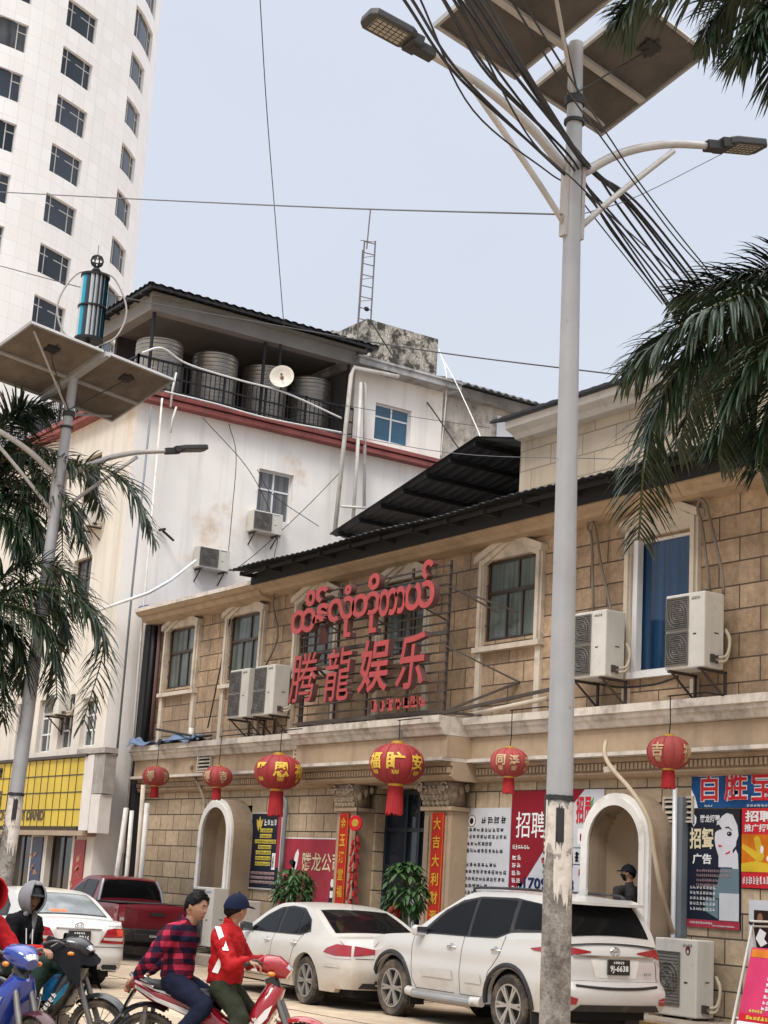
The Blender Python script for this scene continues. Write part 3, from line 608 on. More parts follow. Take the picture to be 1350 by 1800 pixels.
m = MB(); a_, b_ = V((-33.93, 18.97, 14.15)), V((-33.93, 18.93, 15.0)); m.tube([a_, b_], .035, 6); tag(m.build("hanging_strut", post_m), "thin black strut hanging from roof edge above the satellite dish", "strut")
# antenna mast on the stair tower
mast_m = mat("galvanised_mast", (.16, .15, .15), .6, .5, var=.3)
p0 = P(630, 562, X=-36.3); p1 = P(653, 562, X=-36.3); q0 = P(633, 422, X=-36.3); q1 = P(657, 420, X=-36.3)
t = T("antenna_mast", "slim lattice antenna mast with whip standing on the blackened stair tower", "antenna", (-36.3, (p0.y + p1.y) / 2, 17.24))
m = MB(); yl, yr = p0.y, p0.y + .42; zt_ = q0.z
for k in range(8):
    z = 17.3 + (zt_ - 17.3) * k / 7; m.tube([(-36.3, yl + .02 * k / 7, z), (-36.3, yr - .02, z + .02)], .016, 5)
    if k % 2 == 0: m.tube([(-36.3, yl, z), (-36.65, (yl + yr) / 2, z)], .01, 4); m.tube([(-36.3, yr, z), (-36.65, (yl + yr) / 2, z)], .01, 4)
m.build("rungs", mast_m, t)
for a in (((-36.3, yl, 16.4), (-36.3, yl + .03, zt_ + .02)), ((-36.3, yr, 17.0), (-36.3, yr - .02, zt_ + .12)), ((-36.65, (yl + yr) / 2, 17.24), (-36.65, (yl + yr) / 2, zt_ - .1))): MB().tube(a, .025, 6).build("leg", mast_m, t)
m = MB(); m.tube([(-36.3, yl + .12, zt_ - .2), (-36.3, yl + .16, P(641, 365, X=-36.3).z)], .022, 6); m.tube([(-36.3, yl - .1, zt_), (-36.3, yl + .2, zt_ + .04), (-36.3, yr, zt_ + .1)], .014, 5); m.build("whip", mast_m, t)
m = MB(); m.ball((-36.3, yl + .25, 17.65), (.05, .09, .07), 8, 6); m.build("clamp", post_m, t)

# ------------------------------------------------------------------ air conditioners
ac_m = mat("ac_cream_enamel", (.54, .52, .47), .5, var=.1, scale=2, streak=.2, dirt=(.3, .25, .19, 3, .5, .6))
ac_grill = mat("ac_grille", (.07, .064, .058), .6, var=.25, scale=6)
ac_wire = mat("ac_grille_wire", (.13, .122, .11), .5)
ac_blue = mat("ac_badge_blue", (.05, .2, .5), .5)
ac_dark = mat("ac_dark_slot", (.02, .02, .02), .6)
rust_m = mat("rusty_bracket", (.06, .045, .038), .8, var=.4)
def ac(label, o, u, w_, h_, dp, fans=1, mount="bracket", badge=None, group=None, emblem=False):
    """o: lower left front corner, u: along the front; v up; n out of the front"""
    f = Face(o, u, (0, 0, 1)); c = f.p(w_ / 2, 0, -dp / 2)
    t = T("air_conditioner", label, "air conditioner", c, group)
    b = MB(); f.rect(b, 0, w_, .03, h_, -dp, 0); bd = b.build("casing", ac_m, t, bevel=.018)
    fw = w_ * (.56 if fans == 2 else .58); mg = .03
    for k in range(fans):
        v0, v1 = (.06 + k * (h_ - .1) / fans + .02, .06 + (k + 1) * (h_ - .1) / fans - .01) if fans == 2 else (h_ * .17, h_ * .83 if h_ > .8 else h_ * .93)
        cx, cy = mg + fw / 2, (v0 + v1) / 2; R = min(fw, v1 - v0) / 2 - .02
        g = MB(); f.rect(g, mg, mg + fw, v0, v1, -.0, .006); gr = g.build("fan_grille", ac_grill if fans == 2 else mat("grille_plate", (.2, .19, .17), .6), t)
        g = MB()
        for q in range(16): y = v0 + (v1 - v0) * (q + .5) / 16; f.rect(g, mg + .01, mg + fw - .01, y - .004, y + .004, .012, .018)
        for x in (mg - .006, mg + fw - .006): f.rect(g, x, x + .012, v0, v1, .006, .02)
        for y in (v0 - .006, v1 - .006): f.rect(g, mg, mg + fw, y, y + .012, .006, .02)
        for rr in (1.0, .72, .44):
            pts = [f.p(cx + R * rr * math.cos(a * .2618), cy + R * 1.0 * rr * math.sin(a * .2618), .016) for a in range(25)]; g.tube(pts, .005, 4, False)
        g.build("grille_wires", ac_wire, gr)
        g = MB(); g.lathe([(0.001, 0), (R * .95, 0), (R * .95, .003), (0.001, .004)], f.p(cx, cy, .006), f.n, 28); g.build("fan_shadow_disc", ac_dark if fans == 2 else ac_grill, gr)
        g = MB(); g.lathe([(0.001, .004), (R * .16, .004), (R * .14, .006)], f.p(cx, cy, .006), f.n, 14)
        for q in range(4):
            a = q * 1.571 + .4; g.add([f.p(cx + R * r_ * math.cos(a + s_), cy + R * r_ * math.sin(a + s_), .0105 + .001 * q) for r_, s_ in ((.15, 0), (.9, .1), (.9, .75), (.15, .6))], [(0, 1, 2, 3)])
        g.build("fan", ac_wire if fans == 1 else ac_grill, gr)
    g = MB(); f.rect(g, w_ * .72, w_ * .8, h_ * .45, h_ * .47, -.002, .003); g.build("handle_slot", ac_dark, t)
    g = MB(); f.scribble(g, w_ * .68, w_ * .9, h_ * .9, h_ * .945, 6, .002, seed=int(h_ * 100)); g.build("badge", badge or ac_dark, t)
    if emblem:
        g = MB(); f.poly(g, [(w_ * .8 + .045 * math.cos(a * .5236), h_ * .9 - .04 + .06 * math.sin(a * .5236)) for a in range(12)], .001, .004); eb = g.build("emblem", mat("dark_red_emblem", (.12, .02, .02), .5), t)
        g = MB(); f.poly(g, [(w_ * .8 + .02 * math.cos(a * .5236), h_ * .9 - .055 + .025 * math.sin(a * .5236)) for a in range(12)], .004, .006); g.build("emblem_centre", ac_m, eb)
    # side: handle slots, valves, hoses
    s_ = Face(f.p(w_, 0, 0), -f.n, (0, 0, 1))
    g = MB(); s_.rect(g, dp * .5, dp * .72, h_ * .47, h_ * .485, -.001, .004); s_.rect(g, dp * .3, dp * .5, h_ * .1, h_ * .2, .0, .03); s_.rect(g, dp * .55, dp * .62, h_ * .16, h_ * .19, 0, .05); s_.rect(g, dp * .55, dp * .62, h_ * .09, h_ * .12, 0, .05); g.build("valve", rust_m, t)
    g = MB(); pa = s_.p(dp * .6, h_ * .16, .05); pb = s_.p(dp * .9, h_ * .2, .09); pc = s_.p(dp + .03, h_ * .38, .08); pd = s_.p(dp + .05, h_ * .55, -.02)
    for q in (0, 1): g.tube(catmull([pa + V((0, 0, -.06 * q)), pb + V((0, 0, -.05 * q)), pc + V((0, 0, .03 * q)), pd], 5), .022, 7)
    g.build("hose", mat("foam_hose", (.42, .36, .27), .9), t, smooth=True)
    if mount == "bracket":
        for a in (.12, .88):
            g = MB(); x = w_ * a; g.bar(f.p(x, .01, .02), f.p(x, .01, -dp - .14), .035, .035); g.bar(f.p(x, .0, -.05), f.p(x, -.34, -dp - .12), .025, .025); g.bar(f.p(x, .02, -dp - .12), f.p(x, -.4, -dp - .12), .035, .035)
            g.build("bracket", rust_m, t)
    else:
        for a in (.15, .85):
            g = f.rect(MB(), w_ * a - .04, w_ * a + .04, 0, .032, -dp + .02, -.01); g.build("foot", rust_m, t)
    return t
ug = (1, 0, 0)
ac("tall twin-fan outdoor unit beside the third pedimented window, left of a close pair", (-28.95, 15.58, 4.78), ug, .80, 1.02, .36, 2, group="twin-fan units on the sandstone wall")
ac("tall twin-fan outdoor unit right of a close pair, next to the red letter sign frame", (-27.92, 15.58, 4.78), ug, .80, 1.02, .36, 2, group="twin-fan units on the sandstone wall")
ac("tall twin-fan outdoor unit half hidden behind the near lamp pole", (-18.2, 15.5, 4.80), ug, .80, 1.02, .38, 2, group="twin-fan units on the sandstone wall")
ac("tall twin-fan outdoor unit overlapping the blue curtained window", (-16.16, 15.5, 4.78), ug, .75, 1.08, .38, 2, group="twin-fan units on the sandstone wall")
ac("large cream outdoor unit standing on the kerb behind the white off-roader", (-16.35, 15.6, .2), ug, .78, 1.02, .33, 1, "foot", emblem=True)
ac("tall white outdoor unit on the ground beside the far arched niche", (-29.05, 15.2, .3), ug, .85, 1.15, .34, 2, "foot", ac_blue)
ac("small plain outdoor unit behind the man in the blue cap", (-27.75, 15.35, .25), ug, .48, 1.0, .4, 1, "foot", ac_blue)
uf = (0, 1, 0)
ac("small outdoor unit under the barred window on the white side wall", (-33.85, 18.5, 10.0), uf, .85, .56, .3, 1, badge=ac_blue)
ac("small outdoor unit low on the white side wall above the blue tarpaulin", (-33.85, 17.1, 8.85), uf, .85, .56, .3, 1)
ac("small outdoor unit on the cream front wall above the yellow sign", (-37.0, 14.9, 5.2), ug, .8, .54, .32, 1)
ac("small outdoor unit on the cream front wall behind the palm fronds", (-36.3, 14.9, 9.75), ug, .8, .54, .32, 1)

# ------------------------------------------------------------------ red letter sign on its frame
red_l = mat("sign_letter_red", (.35, .045, .045), .6, var=.15, scale=3, dirt=(.4, .12, .1, 5, .4, .6))
letter_side = mat("letter_side_dark", (.12, .055, .05), .6)
sign = T("letter_sign", "steel rail frame carrying big red Burmese and Chinese letters above the entrance", "sign", (-23.5, 15.3, 4.42))
m = MB(); ys = 15.38
for k in range(16):
    z = 4.52 + k * .163; m.bar((-25.82, ys, z), (-21.15, ys, z), .028 if k not in (8, 0) else .05, .028 if k not in (8, 0) else .07)
for x in (-25.8, -25.72, -24.6, -23.55, -22.3, -21.2): m.bar((x, ys + .04, 4.44), (x, ys + .04, 7.05), .04, .04)
m.build("rail_frame", rust_m, sign)
for a, b_, w_ in [q for x in (-25.7, -24.2, -22.6, -21.2) for q in (((x, ys + .06, 4.5), (x + .25, YF - .1, 4.5), .04), ((x, ys + .06, 6.6), (x + .5, YF - .05, 6.2), .03))] + [((-21.2, ys, 6.6), (-20.2, YF - .02, 6.15), .03), ((-21.2, ys, 5.6), (-20.1, YF - .02, 5.0), .03), ((-21.15, ys, 4.5), (-20.1, YF - .02, 5.0), .035), ((-21.15, ys, 4.48), (-18.9, 15.8, 4.78), .05), ((-25.6, ys + .05, 5.7), (-24.9, ys + .3, 5.2), .035)]:
    MB().bar(a, b_, w_).build("stay_bar", rust_m, sign)
def zoombox(x0, x1, y0, y1, Y=15.25):
    s_ = 300 / 1350; a = [P(500 + x * s_, 970 + y * s_, Y=Y) for x in (x0, x1) for y in (y0, y1)]
    return min(a[0].x, a[1].x), max(a[2].x, a[3].x), (a[1].z + a[3].z) / 2, (a[0].z + a[2].z) / 2
fs_ = FY(0, 15.25, 0)
for txt, bx_ in (("\u1011\u102d", (112, 278, 318, 648)), ("\u1014\u103a", (282, 385, 282, 730)), ("\u101c\u102f\u1036", (398, 580, 280, 690)), ("\u1010\u102d\u102f", (592, 785, 192, 655)), ("\u1010\u102c", (796, 995, 292, 508)), ("\u101a\u103a", (1008, 1225, 85, 460)),
                 ("\u817e", (98, 290, 810, 1195)), ("\u9f8d", (368, 562, 768, 1185)), ("\u5a31", (640, 870, 700, 1115)), ("\u4e50", (940, 1160, 650, 1088))):
    x0, x1, z0, z1 = zoombox(*bx_); cj = ord(txt[0]) > 0x3000
    sh = .1 if cj else 0
    m = MB(); fs_.text(m, txt, x0, x1 - sh * (z1 - z0), z0, z1, d=0, bold=(.0 if txt in '\u817e\u9f8d' else .012) if cj else .022, th=.11, shear=sh)
    lt = m.build("letter", letter_side, sign)
    m = MB(); fs_.text(m, txt, x0, x1 - sh * (z1 - z0), z0, z1, d=.118, bold=(.003 if txt in '\u817e\u9f8d' else .015) if cj else .025, shear=sh); m.build("letter_face", red_l, lt)
x0, x1, z0, z1 = zoombox(700, 1140, 1150, 1250)
m = MB()
for k in range(7): w_ = (x1 - x0) / 7; fs_.scribble(m, x0 + k * w_, x0 + (k + 1) * w_, z0 + .02 * k / 7, z1, 1, .03, seed=40 + k, fill=.85, w_=.3)
m.build("small_lettering", red_l, sign)

# ------------------------------------------------------------------ lanterns
lan_red = mat("lantern_cloth_red", (.29, .02, .022), .65, var=.15, scale=3); lan_faded = mat("lantern_cloth_faded", (.33, .05, .046), .75, var=.2, scale=3)
gold_m = mat("lantern_gold", (.55, .33, .04), .45, .3, var=.2, scale=8); tass_m = mat("tassel_red", (.36, .012, .015), .8, var=.2, scale=20)
gold_print = mat("gold_print", (.65, .42, .05), .6, var=.2, scale=9); pale_gold = mat("faded_gold_print", (.5, .36, .2), .7, var=.3, scale=12)
def lantern(label, x, z, y, dia, asp, big, chars, top):
    t = T("red_lantern", label, "lantern", (x, y, z), "round red lanterns along the cornice"); R = dia / 2; H = R * asp
    n_ = 48
    def sf(a, b):
        p = math.pi * (.05 + .9 * b); q = 6.28319 * a; rr = R * math.sin(p) ** .8 * (1 - .03 * abs(math.sin(q * 12 / 2)) ** .5 * -1 - .03)
        return (x + rr * math.cos(q), y + rr * math.sin(q), z + H * math.cos(p))
    bd = MB().grid(sf, 96, 20).build("lantern_body", lan_red if big else lan_faded, t, smooth=True)
    m = MB()
    for k in range(12):
        q = k * .5236; m.tube([(x + R * 1.012 * math.sin(math.pi * (.05 + .9 * i / 14)) ** .8 * math.cos(q), y + R * 1.012 * math.sin(math.pi * (.05 + .9 * i / 14)) ** .8 * math.sin(q), z + H * 1.003 * math.cos(math.pi * (.05 + .9 * i / 14))) for i in range(15)], .006, 4)
    m.build("rib", lan_faded, bd)
    m = MB(); m.lathe([(R * .26, H * .93), (R * .26, H * 1.05), (R * .2, H * 1.07), (R * .2, H * 1.13), (R * .05, H * 1.14)], (x, y, z), n=16); m.build("top_cap", gold_m, t)
    m = MB(); m.lathe([(R * .05, -H * 1.12), (R * .26, -H * 1.11), (R * .29, -H * .97), (R * .25, -H * .93)], (x, y, z), n=16); m.build("bottom_cap", gold_m, t)
    m = MB(); r = random.Random(int(x * 7))
    for k in range(30):
        q = k * .2094; l_ = R * (.95 if big else .75) * (1 + .12 * r.random()); m.tube([(x + R * .25 * math.cos(q), y + R * .25 * math.sin(q), z - H * 1.1), (x + R * .30 * math.cos(q + .1), y + R * .30 * math.sin(q + .1), z - H * 1.1 - l_)], .016 if big else .012, 4)
    m.build("tassel", tass_m, t)
    m = MB(); m.tube([(x, y, z + H * 1.1), (x + .02, y, (z + top) / 2), (x, y + .01, top)], .008, 5); m.tube([(x, y - .03, top), (x + .05, y + .6, top + .12), (x + .1, y + 1.3, top + .1)], .01, 5) ; m.build("hanging_wire", post_m, t)
    m = MB()
    for ch, az, sc in chars:
        vs, fc = dense_text(ch, .025); xs = [v.x for v in vs]; ys_ = [v.y for v in vs]
        if not vs: continue
        cx, cy = (min(xs) + max(xs)) / 2, (min(ys_) + max(ys_)) / 2; hh = max(ys_) - min(ys_); k = H * sc * .82 / hh
        def proj(px, pz):
            b = math.acos(max(-.98, min(.98, pz / H))); rr = R * math.sin(b) ** .8 * 1.02 + .004; q = az + px / (R * .95); return (x + rr * math.cos(q), y + rr * math.sin(q), z + pz * 1.01)
        m.add([proj((v.x - cx) * k, (v.y - cy) * k + H * .08) for v in vs], fc)
        for j in range(-2, 3): m.add([proj(R * (.055 * j + d_), -H * (.45 + .04 * (abs(j) % 2)) + e_) for d_, e_ in ((-.02, -.03), (.02, -.03), (.025, .03), (-.02, .03))], [(0, 1, 2, 3)])
    m.build("lettering", gold_print if big else pale_gold, bd)
# azimuth that faces the camera from each lantern
def az_(x, y): return math.atan2(-y, -x)
for lab, x, z, y, dia, asp, big, ch in (
        ("small faded red lantern hanging nearest the white block", -30.17, 3.6, 14.7, .54, .72, 0, (("\u798f", -.45, 1.0), ("\u5409", .9, 1.0))),
        ("small faded red lantern with pale print above the far arched niche", -27.48, 3.53, 14.7, .55, .72, 0, (("\u5409", .4, 1.0), ("\u798f", -.9, 1.0))),
        ("large red lantern with gold characters left of the entrance", -25.2, 3.56, 14.7, .86, .72, 1, (("\u6069", .12, 1.05), ("\u5e73", -.85, .95), ("\u798f", 1.05, 1.0))),
        ("largest red lantern with gold characters right over the dark entrance door", -21.43, 3.6, 14.7, .88, .74, 1, (("\u76f3", -.05, 1.05), ("\u5b89", .85, .95), ("\u798f", -.95, 1.0))),
        ("small red lantern hanging just left of the near lamp pole", -18.52, 3.54, 14.7, .56, .74, 0, (("\u6d6e", .25, .9), ("\u540c", -.5, .9), ("\u798f", 1.1, .8))),
        ("small red lantern above the outdoor unit at the right end of the facade", -15.22, 3.57, 14.7, .57, .74, 0, (("\u5409", -.55, 1.0), ("\u798f", 1.0, 1.0)))):
    lantern(lab, x, z, y, dia, asp, big, [(c, az_(x, y) + a, s_) for c, a, s_ in ch], 4.3)
# ------------------------------------------------------------------ posters, banners and signs on the ground floor
def pm(n, c, r=.6, v=.08): return mat(n, c, r, 0, v, 3, spec=.12)
ink = pm("black_ink", (.02, .02, .025)); wht = pm("white_print", (.72, .72, .72)); yel = pm("yellow_print", (.62, .5, .08)); redp = pm("red_print", (.5, .025, .04))
crim = pm("crimson_sheet", (.33, .035, .055), .55, .2); maro = pm("maroon_print", (.22, .012, .022)); cream_p = pm("cream_print", (.66, .58, .38)); pinkp = pm("pink_grey_print", (.45, .3, .3)); gold_ink = pm("gold_ink", (.55, .4, .08))
sheet_w = pm("white_vinyl", (.52, .53, .56), .45, .1); navy = pm("navy_vinyl", (.012, .016, .03), .4, .2); bluev = pm("blue_vinyl", (.01, .07, .22), .4, .5); redv = pm("red_vinyl", (.5, .02, .03), .45); scroll = pm("scroll_red", (.42, .025, .015), .6, .2); gold_sc = pm("scroll_gold", (.6, .33, .03), .5, .2)
skin_p = pm("poster_face_grey", (.6, .6, .64), .5, .1); lips = pm("poster_lips", (.55, .05, .1)); slate = pm("slate_print", (.13, .19, .22)); alu = mat("poster_frame_aluminium", (.6, .6, .6), .35, .5)
YP = 16.1
class PB:
    """one poster: a thing with a backing board; graphics are its children, one mesh per colour"""
    def __init__(s, label, cat, x0, x1, z0, z1, m_, name="poster", y=YP, th=.03, frame=None, tilt=0):
        s.f = FY(x0, y - th, z0); s.w, s.h = x1 - x0, z1 - z0; s.t = T(name, label, cat, ((x0 + x1) / 2, y, z0))
        s.b = s.f.rect(MB(), 0, s.w, 0, s.h, -th + .004, 0).build("backing", m_, s.t); s.layers = {}; s.k = 0
        if frame:
            g = MB()
            for a in ((-.03, 0, -.03, s.h + .03), (s.w, s.w + .03, -.03, s.h + .03), (0, s.w, -.03, 0), (0, s.w, s.h, s.h + .03)): s.f.rect(g, *a, -th + .004, .015)
            g.build("frame", frame, s.t)
    def g(s, name, m_):
        key = (name, m_.name)
        if key not in s.layers: s.layers[key] = (MB(), m_)
        return s.layers[key][0]
    def rect(s, name, m_, a0, a1, b0, b1, d=.002): s.f.rect(s.g(name, m_), a0 * s.w, a1 * s.w, b0 * s.h, b1 * s.h, .0005, d)
    def poly(s, name, m_, pts, d=.003): s.f.poly(s.g(name, m_), [(a * s.w, b * s.h) for a, b in pts], .0005, d)
    def text(s, m_, t, a0, a1, b0, b1, bold=.02, d=.008, shear=0): s.f.text(s.g("lettering", m_), t, a0 * s.w, a1 * s.w, b0 * s.h, b1 * s.h, d, bold, shear=shear)
    def scr(s, m_, a0, a1, b0, b1, n, seed, w_=.16, fill=.84): s.f.scribble(s.g("small_print", m_), a0 * s.w, a1 * s.w, b0 * s.h, b1 * s.h, n, .006, seed, fill, w_)
    def ell(s, name, m_, cx, cy, rx, ry, d=.004, n=18): s.poly(name, m_, [(cx + rx * math.cos(6.28319 * k / n), cy + ry * math.sin(6.28319 * k / n)) for k in range(n)], d)
    def done(s):
        for (n, _), (mb, m_) in s.layers.items(): mb.build(n, m_, s.b)
        return s.t
# black menu board with yellow lines
p = PB("black price board with rows of yellow lettering in a white frame", "poster", -28.44, -27.25, 1.5, 2.93, navy, frame=alu)
p.rect("red_stripe", crim, .87, .98, .28, .97); p.poly("crown_emblem", gold_ink, [(.18, .84), (.16, .93), (.22, .9), (.27, .97), (.31, .9), (.38, .93), (.35, .84), (.29, .78), (.27, .84), (.24, .76)])
p.scr(wht, .42, .86, .84, .93, 4, 2, .2)
for k, (a, b, n) in enumerate(((.3, .7, 4), (.3, .68, 4), (.14, .84, 8), (.26, .7, 5), (.2, .7, 5), (.2, .7, 6), (.2, .7, 5))):
    z = .77 - k * .075; p.rect("yellow_bar", yel, a, b, z - .022, z + .03); p.scr(ink, a, b, z - .018, z + .026, n * 2, 10 + k, .1)
for k in range(3): p.rect("pink_bar", pinkp, .08, .86, .18 - k * .06, .215 - k * .06); p.scr(ink, .08, .86, .18 - k * .06, .215 - k * .06, 18, 30 + k, .1)
p.rect("white_panel", wht, .75, .86, .25, .47); p.scr(ink, .765, .845, .26, .46, 1, 3); p.done()
# red company board
p = PB("crimson board with cream company lettering beside the left pillar, partly behind a plant", "poster", -27.2, -25.0, .95, 2.48, crim, "notice_board")
p.text(cream_p, "\u817e\u9f99\u516c\u53f8", .36, 1.02 - .04, .6, .82, .01); p.poly("white_swoosh", wht, [(.2, .62), (.24, .8), (.28, .86), (.3, .8), (.28, .66), (.25, .58)]); p.poly("dark_swoosh", ink, [(.14, .7), (.2, .74), (.26, .7), (.24, .6), (.2, .64)])
p.rect("white_edge", wht, 0, 1, .985, 1.0)
p.poly("rider_figure", ink, [(.79, .1), (.83, .3), (.84, .42), (.89, .44), (.91, .3), (.89, .1), (.86, .1), (.85, .22), (.82, .1)]); p.ell("figure_head", wht, .865, .47, .025, .05); p.rect("figure_panel", wht, .84, .885, .3, .38, .006)
p.poly("motorcycle_print", wht, [(.5, .16), (.6, .22), (.72, .2), (.74, .14), (.68, .1), (.54, .1)]); p.scr(wht, .06, .3, .12, .24, 5, 3); p.done()
# white notice
p = PB("white notice sheet full of black print right of the entrance pillar", "poster", -21.6, -20.16, 1.2, 3.0, sheet_w)
p.ell("round_seal", mat("seal_tan", (.3, .2, .13), .6), .3, .885, .075, .055); p.ell("round_seal_ring", wht, .3, .885, .06, .045, .006); p.ell("round_seal_core", ink, .3, .885, .035, .028, .009)
p.scr(ink, .48, .94, .86, .93, 4, 3, .12)
for k, (a, b) in enumerate(((.12, .9), (.12, .96), (.1, .7), (.16, .9), (0, 0), (.08, .8), (.08, .98), (.08, .95), (.08, .65), (.14, .9), (0, 0), (.1, .5))):
    if b: z = .79 - k * .0615; p.scr(ink, a, b, z, z + .037, int((b - a) * 15), 50 + k, .13)
p.done()
# red and white recruiting banner
p = PB("wide recruiting banner, maroon corner on white, large telephone numbers, behind the lamp pole", "banner", -20.14, -17.98, 1.45, 3.26, sheet_w, "banner")
p.poly("maroon_triangle", maro, [(0, .0), (0, 1), (.8, 1), (.66, .86)]); p.poly("maroon_corner", maro, [(1, 0), (1, .36), (.78, 0)])
p.text(wht, "\u62db\u8058", .06, .4, .6, .82, .004, .007); p.scr(wht, .03, .23, .5, .545, 6, 9); p.rect("rule", wht, .02, .24, .485, .492)
for k in range(5): p.scr(wht, .03, .14, .41 - k * .065, .455 - k * .065, 2, 60 + k)
p.text(pm("navy_ink", (.015, .02, .09)), "17090668", .17, .72, .17, .27, .03); p.text(pm("navy_ink", (.015, .02, .09)), "0979086", .24, .72, .03, .13, .03)
p.poly("house_icon", pm("sky_blue_ink", (.05, .3, .5)), [(.1, .2), (.13, .25), (.16, .2), (.15, .17), (.11, .17)])
p.rect("badge", pm("pale_box", (.6, .62, .62)), .44, .56, .48, .6); p.rect("badge_green", pm("green_ink", (.03, .35, .1)), .47, .51, .5, .58, .006)
p.scr(redp, .36, .66, .39, .45, 5, 70, .2); p.scr(redp, .44, .66, .31, .37, 4, 71, .2); p.text(redp, "\u62db\u5458", .72, .88, .72, .95, .03)
p.rect("number_tile", wht, .74, .84, .55, .68, .003); p.scr(redp, .76, .82, .57, .66, 1, 72, .3); p.rect("blue_rule", pm("navy_ink", (.015, .02, .09)), .7, .92, .385, .392); p.rect("blue_rule", pm("navy_ink", (.015, .02, .09)), .7, .92, .52, .527); p.scr(ink, .72, .92, .41, .5, 4, 73, .25)
p.poly("logo_leaf", pm("leaf_green", (.1, .3, .1)), [(.87, .72), (.85, .8), (.87, .9), (.9, .94), (.885, .82), (.9, .74)]); p.ell("logo_bird", ink, .93, .84, .03, .045); p.scr(redp, .76, .9, .3, .36, 3, 74); p.scr(wht, .9, .98, .06, .1, 2, 75); p.scr(wht, .9, .98, .15, .2, 2, 76); p.done()
# blue shop banner
p = PB("blue banner with big red white-edged characters above the posters", "banner", -16.18, -13.6, 2.97, 3.54, bluev, "banner")
p.poly("white_swoosh", wht, [(0, 0), (0, .45), (.03, .25), (.05, 0)])
for i, ch in enumerate("\u767e\u80dc\u5b9d\u5229"): a = .055 + i * .19; p.text(wht, ch, a - .004, a + .164, .14, .88, .05, .006); p.text(redv, ch, a, a + .16, .16, .86, .015, .013)
p.scr(wht, .1, .16, .02, .08, 5, 4); p.scr(wht, .4, .6, .02, .08, 8, 5); p.done()
# black poster with a face
p = PB("black recruiting poster with a pale woman's face and white brush lettering", "poster", -16.23, -15.26, 1.38, 2.955, navy)
p.poly("slate_block", slate, [(.5, .25), (.5, .36), (.58, .36), (.64, .5), (.98, .5), (.98, .25)]); p.poly("slate_block", slate, [(.35, .14), (.35, .24), (.6, .24), (.6, .08)])
fc = [(.53, .8), (.56, .88), (.66, .94), (.78, .975), (.88, .965), (.94, .92), (.975, .85), (.97, .78), (.93, .73), (.92, .69), (.86, .655), (.87, .58), (.86, .51), (.6, .51), (.6, .6), (.54, .68), (.52, .74)]
p.poly("portrait", skin_p, fc, .004); p.poly("portrait_neck", skin_p, [(.86, .62), (.92, .66), (.96, .62), (.97, .5), (.86, .5)], .0035)
p.poly("portrait_hair", ink, [(.72, .97), (.86, .95), (.95, .86), (.97, .78), (.99, .8), (.99, .985), (.74, .985)], .006); p.poly("portrait_hair", ink, [(.53, .8), (.55, .86), (.6, .87), (.66, .83), (.58, .82)], .006)
p.poly("portrait_brow", ink, [(.72, .845), (.78, .852), (.85, .82), (.86, .812), (.78, .838), (.72, .835)], .007); p.ell("portrait_eye", ink, .8, .79, .045, .02, .007); p.ell("portrait_pupil", wht, .79, .794, .008, .005, .01); p.ell("portrait_eye", ink, .585, .835, .025, .018, .0072)
p.poly("portrait_lips", lips, [(.59, .69), (.61, .7), (.68, .687), (.62, .675)], .007); p.poly("portrait_lips", lips, [(.72, .625), (.82, .65), (.81, .63), (.74, .615)], .007)
p.text(wht, "\u817e\u9f99\u62db\u8058", .24, .62, .885, .95, .02); p.poly("shield", wht, [(.06, .93), (.11, .955), (.16, .93), (.155, .88), (.11, .85), (.065, .88)]); p.poly("shield_core", pm("royal_blue_ink", (.03, .06, .35)), [(.1, .94), (.12, .94), (.125, .88), (.11, .865), (.095, .88)], .007)
p.text(cream_p, "\u62db\u805f", .04, .5, .66, .84, .025, .008); p.text(wht, "\u5e7f\u544a", .1, .47, .53, .62, .03)
for k in range(4): p.scr(pinkp, .18, .84 if k < 2 else .6, .465 - k * .04, .49 - k * .04, 18 if k < 2 else 12, 90 + k, .14)
for k in range(5): p.scr(wht, .06, .56, .32 - k * .045, .35 - k * .045, 8, 100 + k, .14)
p.rect("white_panel", sheet_w, .62, .985, .07, .295, .004); p.rect("red_foot", crim, 0, 1, 0, .065, .004); p.scr(wht, .06, .5, .03, .05, 14, 110); p.scr(wht, .5, .92, .015, .03, 16, 111); p.done()
# red and gold poster
p = PB("red and gold poster with gold ingots at the right edge of the photo", "poster", -15.235, -13.9, 1.93, 2.96, redv)
p.rect("orange_ground", pm("orange_print", (.6, .16, .01), .5, .4), 0, 1, .2, .67)
p.text(wht, "\u62db\u8058", .05, .42, .83, .97, .03); p.text(wht, "\u63a8\u5e7f\u62db\u8058", .04, .42, .7, .8, .02)
gb = pm("gold_bar_print", (.62, .42, .03), .4, .3)
p.poly("gold_bar", gb, [(.16, .62), (.2, .65), (.24, .63), (.3, .4), (.27, .33), (.22, .36)]); p.poly("gold_bar", gb, [(0, .5), (.02, .55), (.26, .42), (.27, .34), (.2, .34)], .004); p.poly("gold_heap", gb, [(0, .2), (0, .3), (.2, .34), (.45, .28), (1, .36), (1, .2)], .005)
p.ell("coin", wht, .27, .48, .02, .05, .006); p.ell("coin", wht, .36, .37, .03, .035, .0064); p.scr(wht, .02, .42, .04, .15, 9, 3, .22); p.done()
p = PB("white framed dark poster standing behind the pink sign stand", "poster", -15.1, -14.2, .5, 1.78, sheet_w)
p.rect("dark_print", pm("brown_black_print", (.03, .016, .014), .4, .5), .1, .92, .06, .9); p.poly("white_mark", wht, [(.14, .62), (.22, .72), (.34, .68), (.3, .62), (.36, .58), (.24, .54)], .006); p.ell("brown_mark", pm("tan_print", (.25, .13, .07)), .22, .82, .05, .05, .006); p.done()
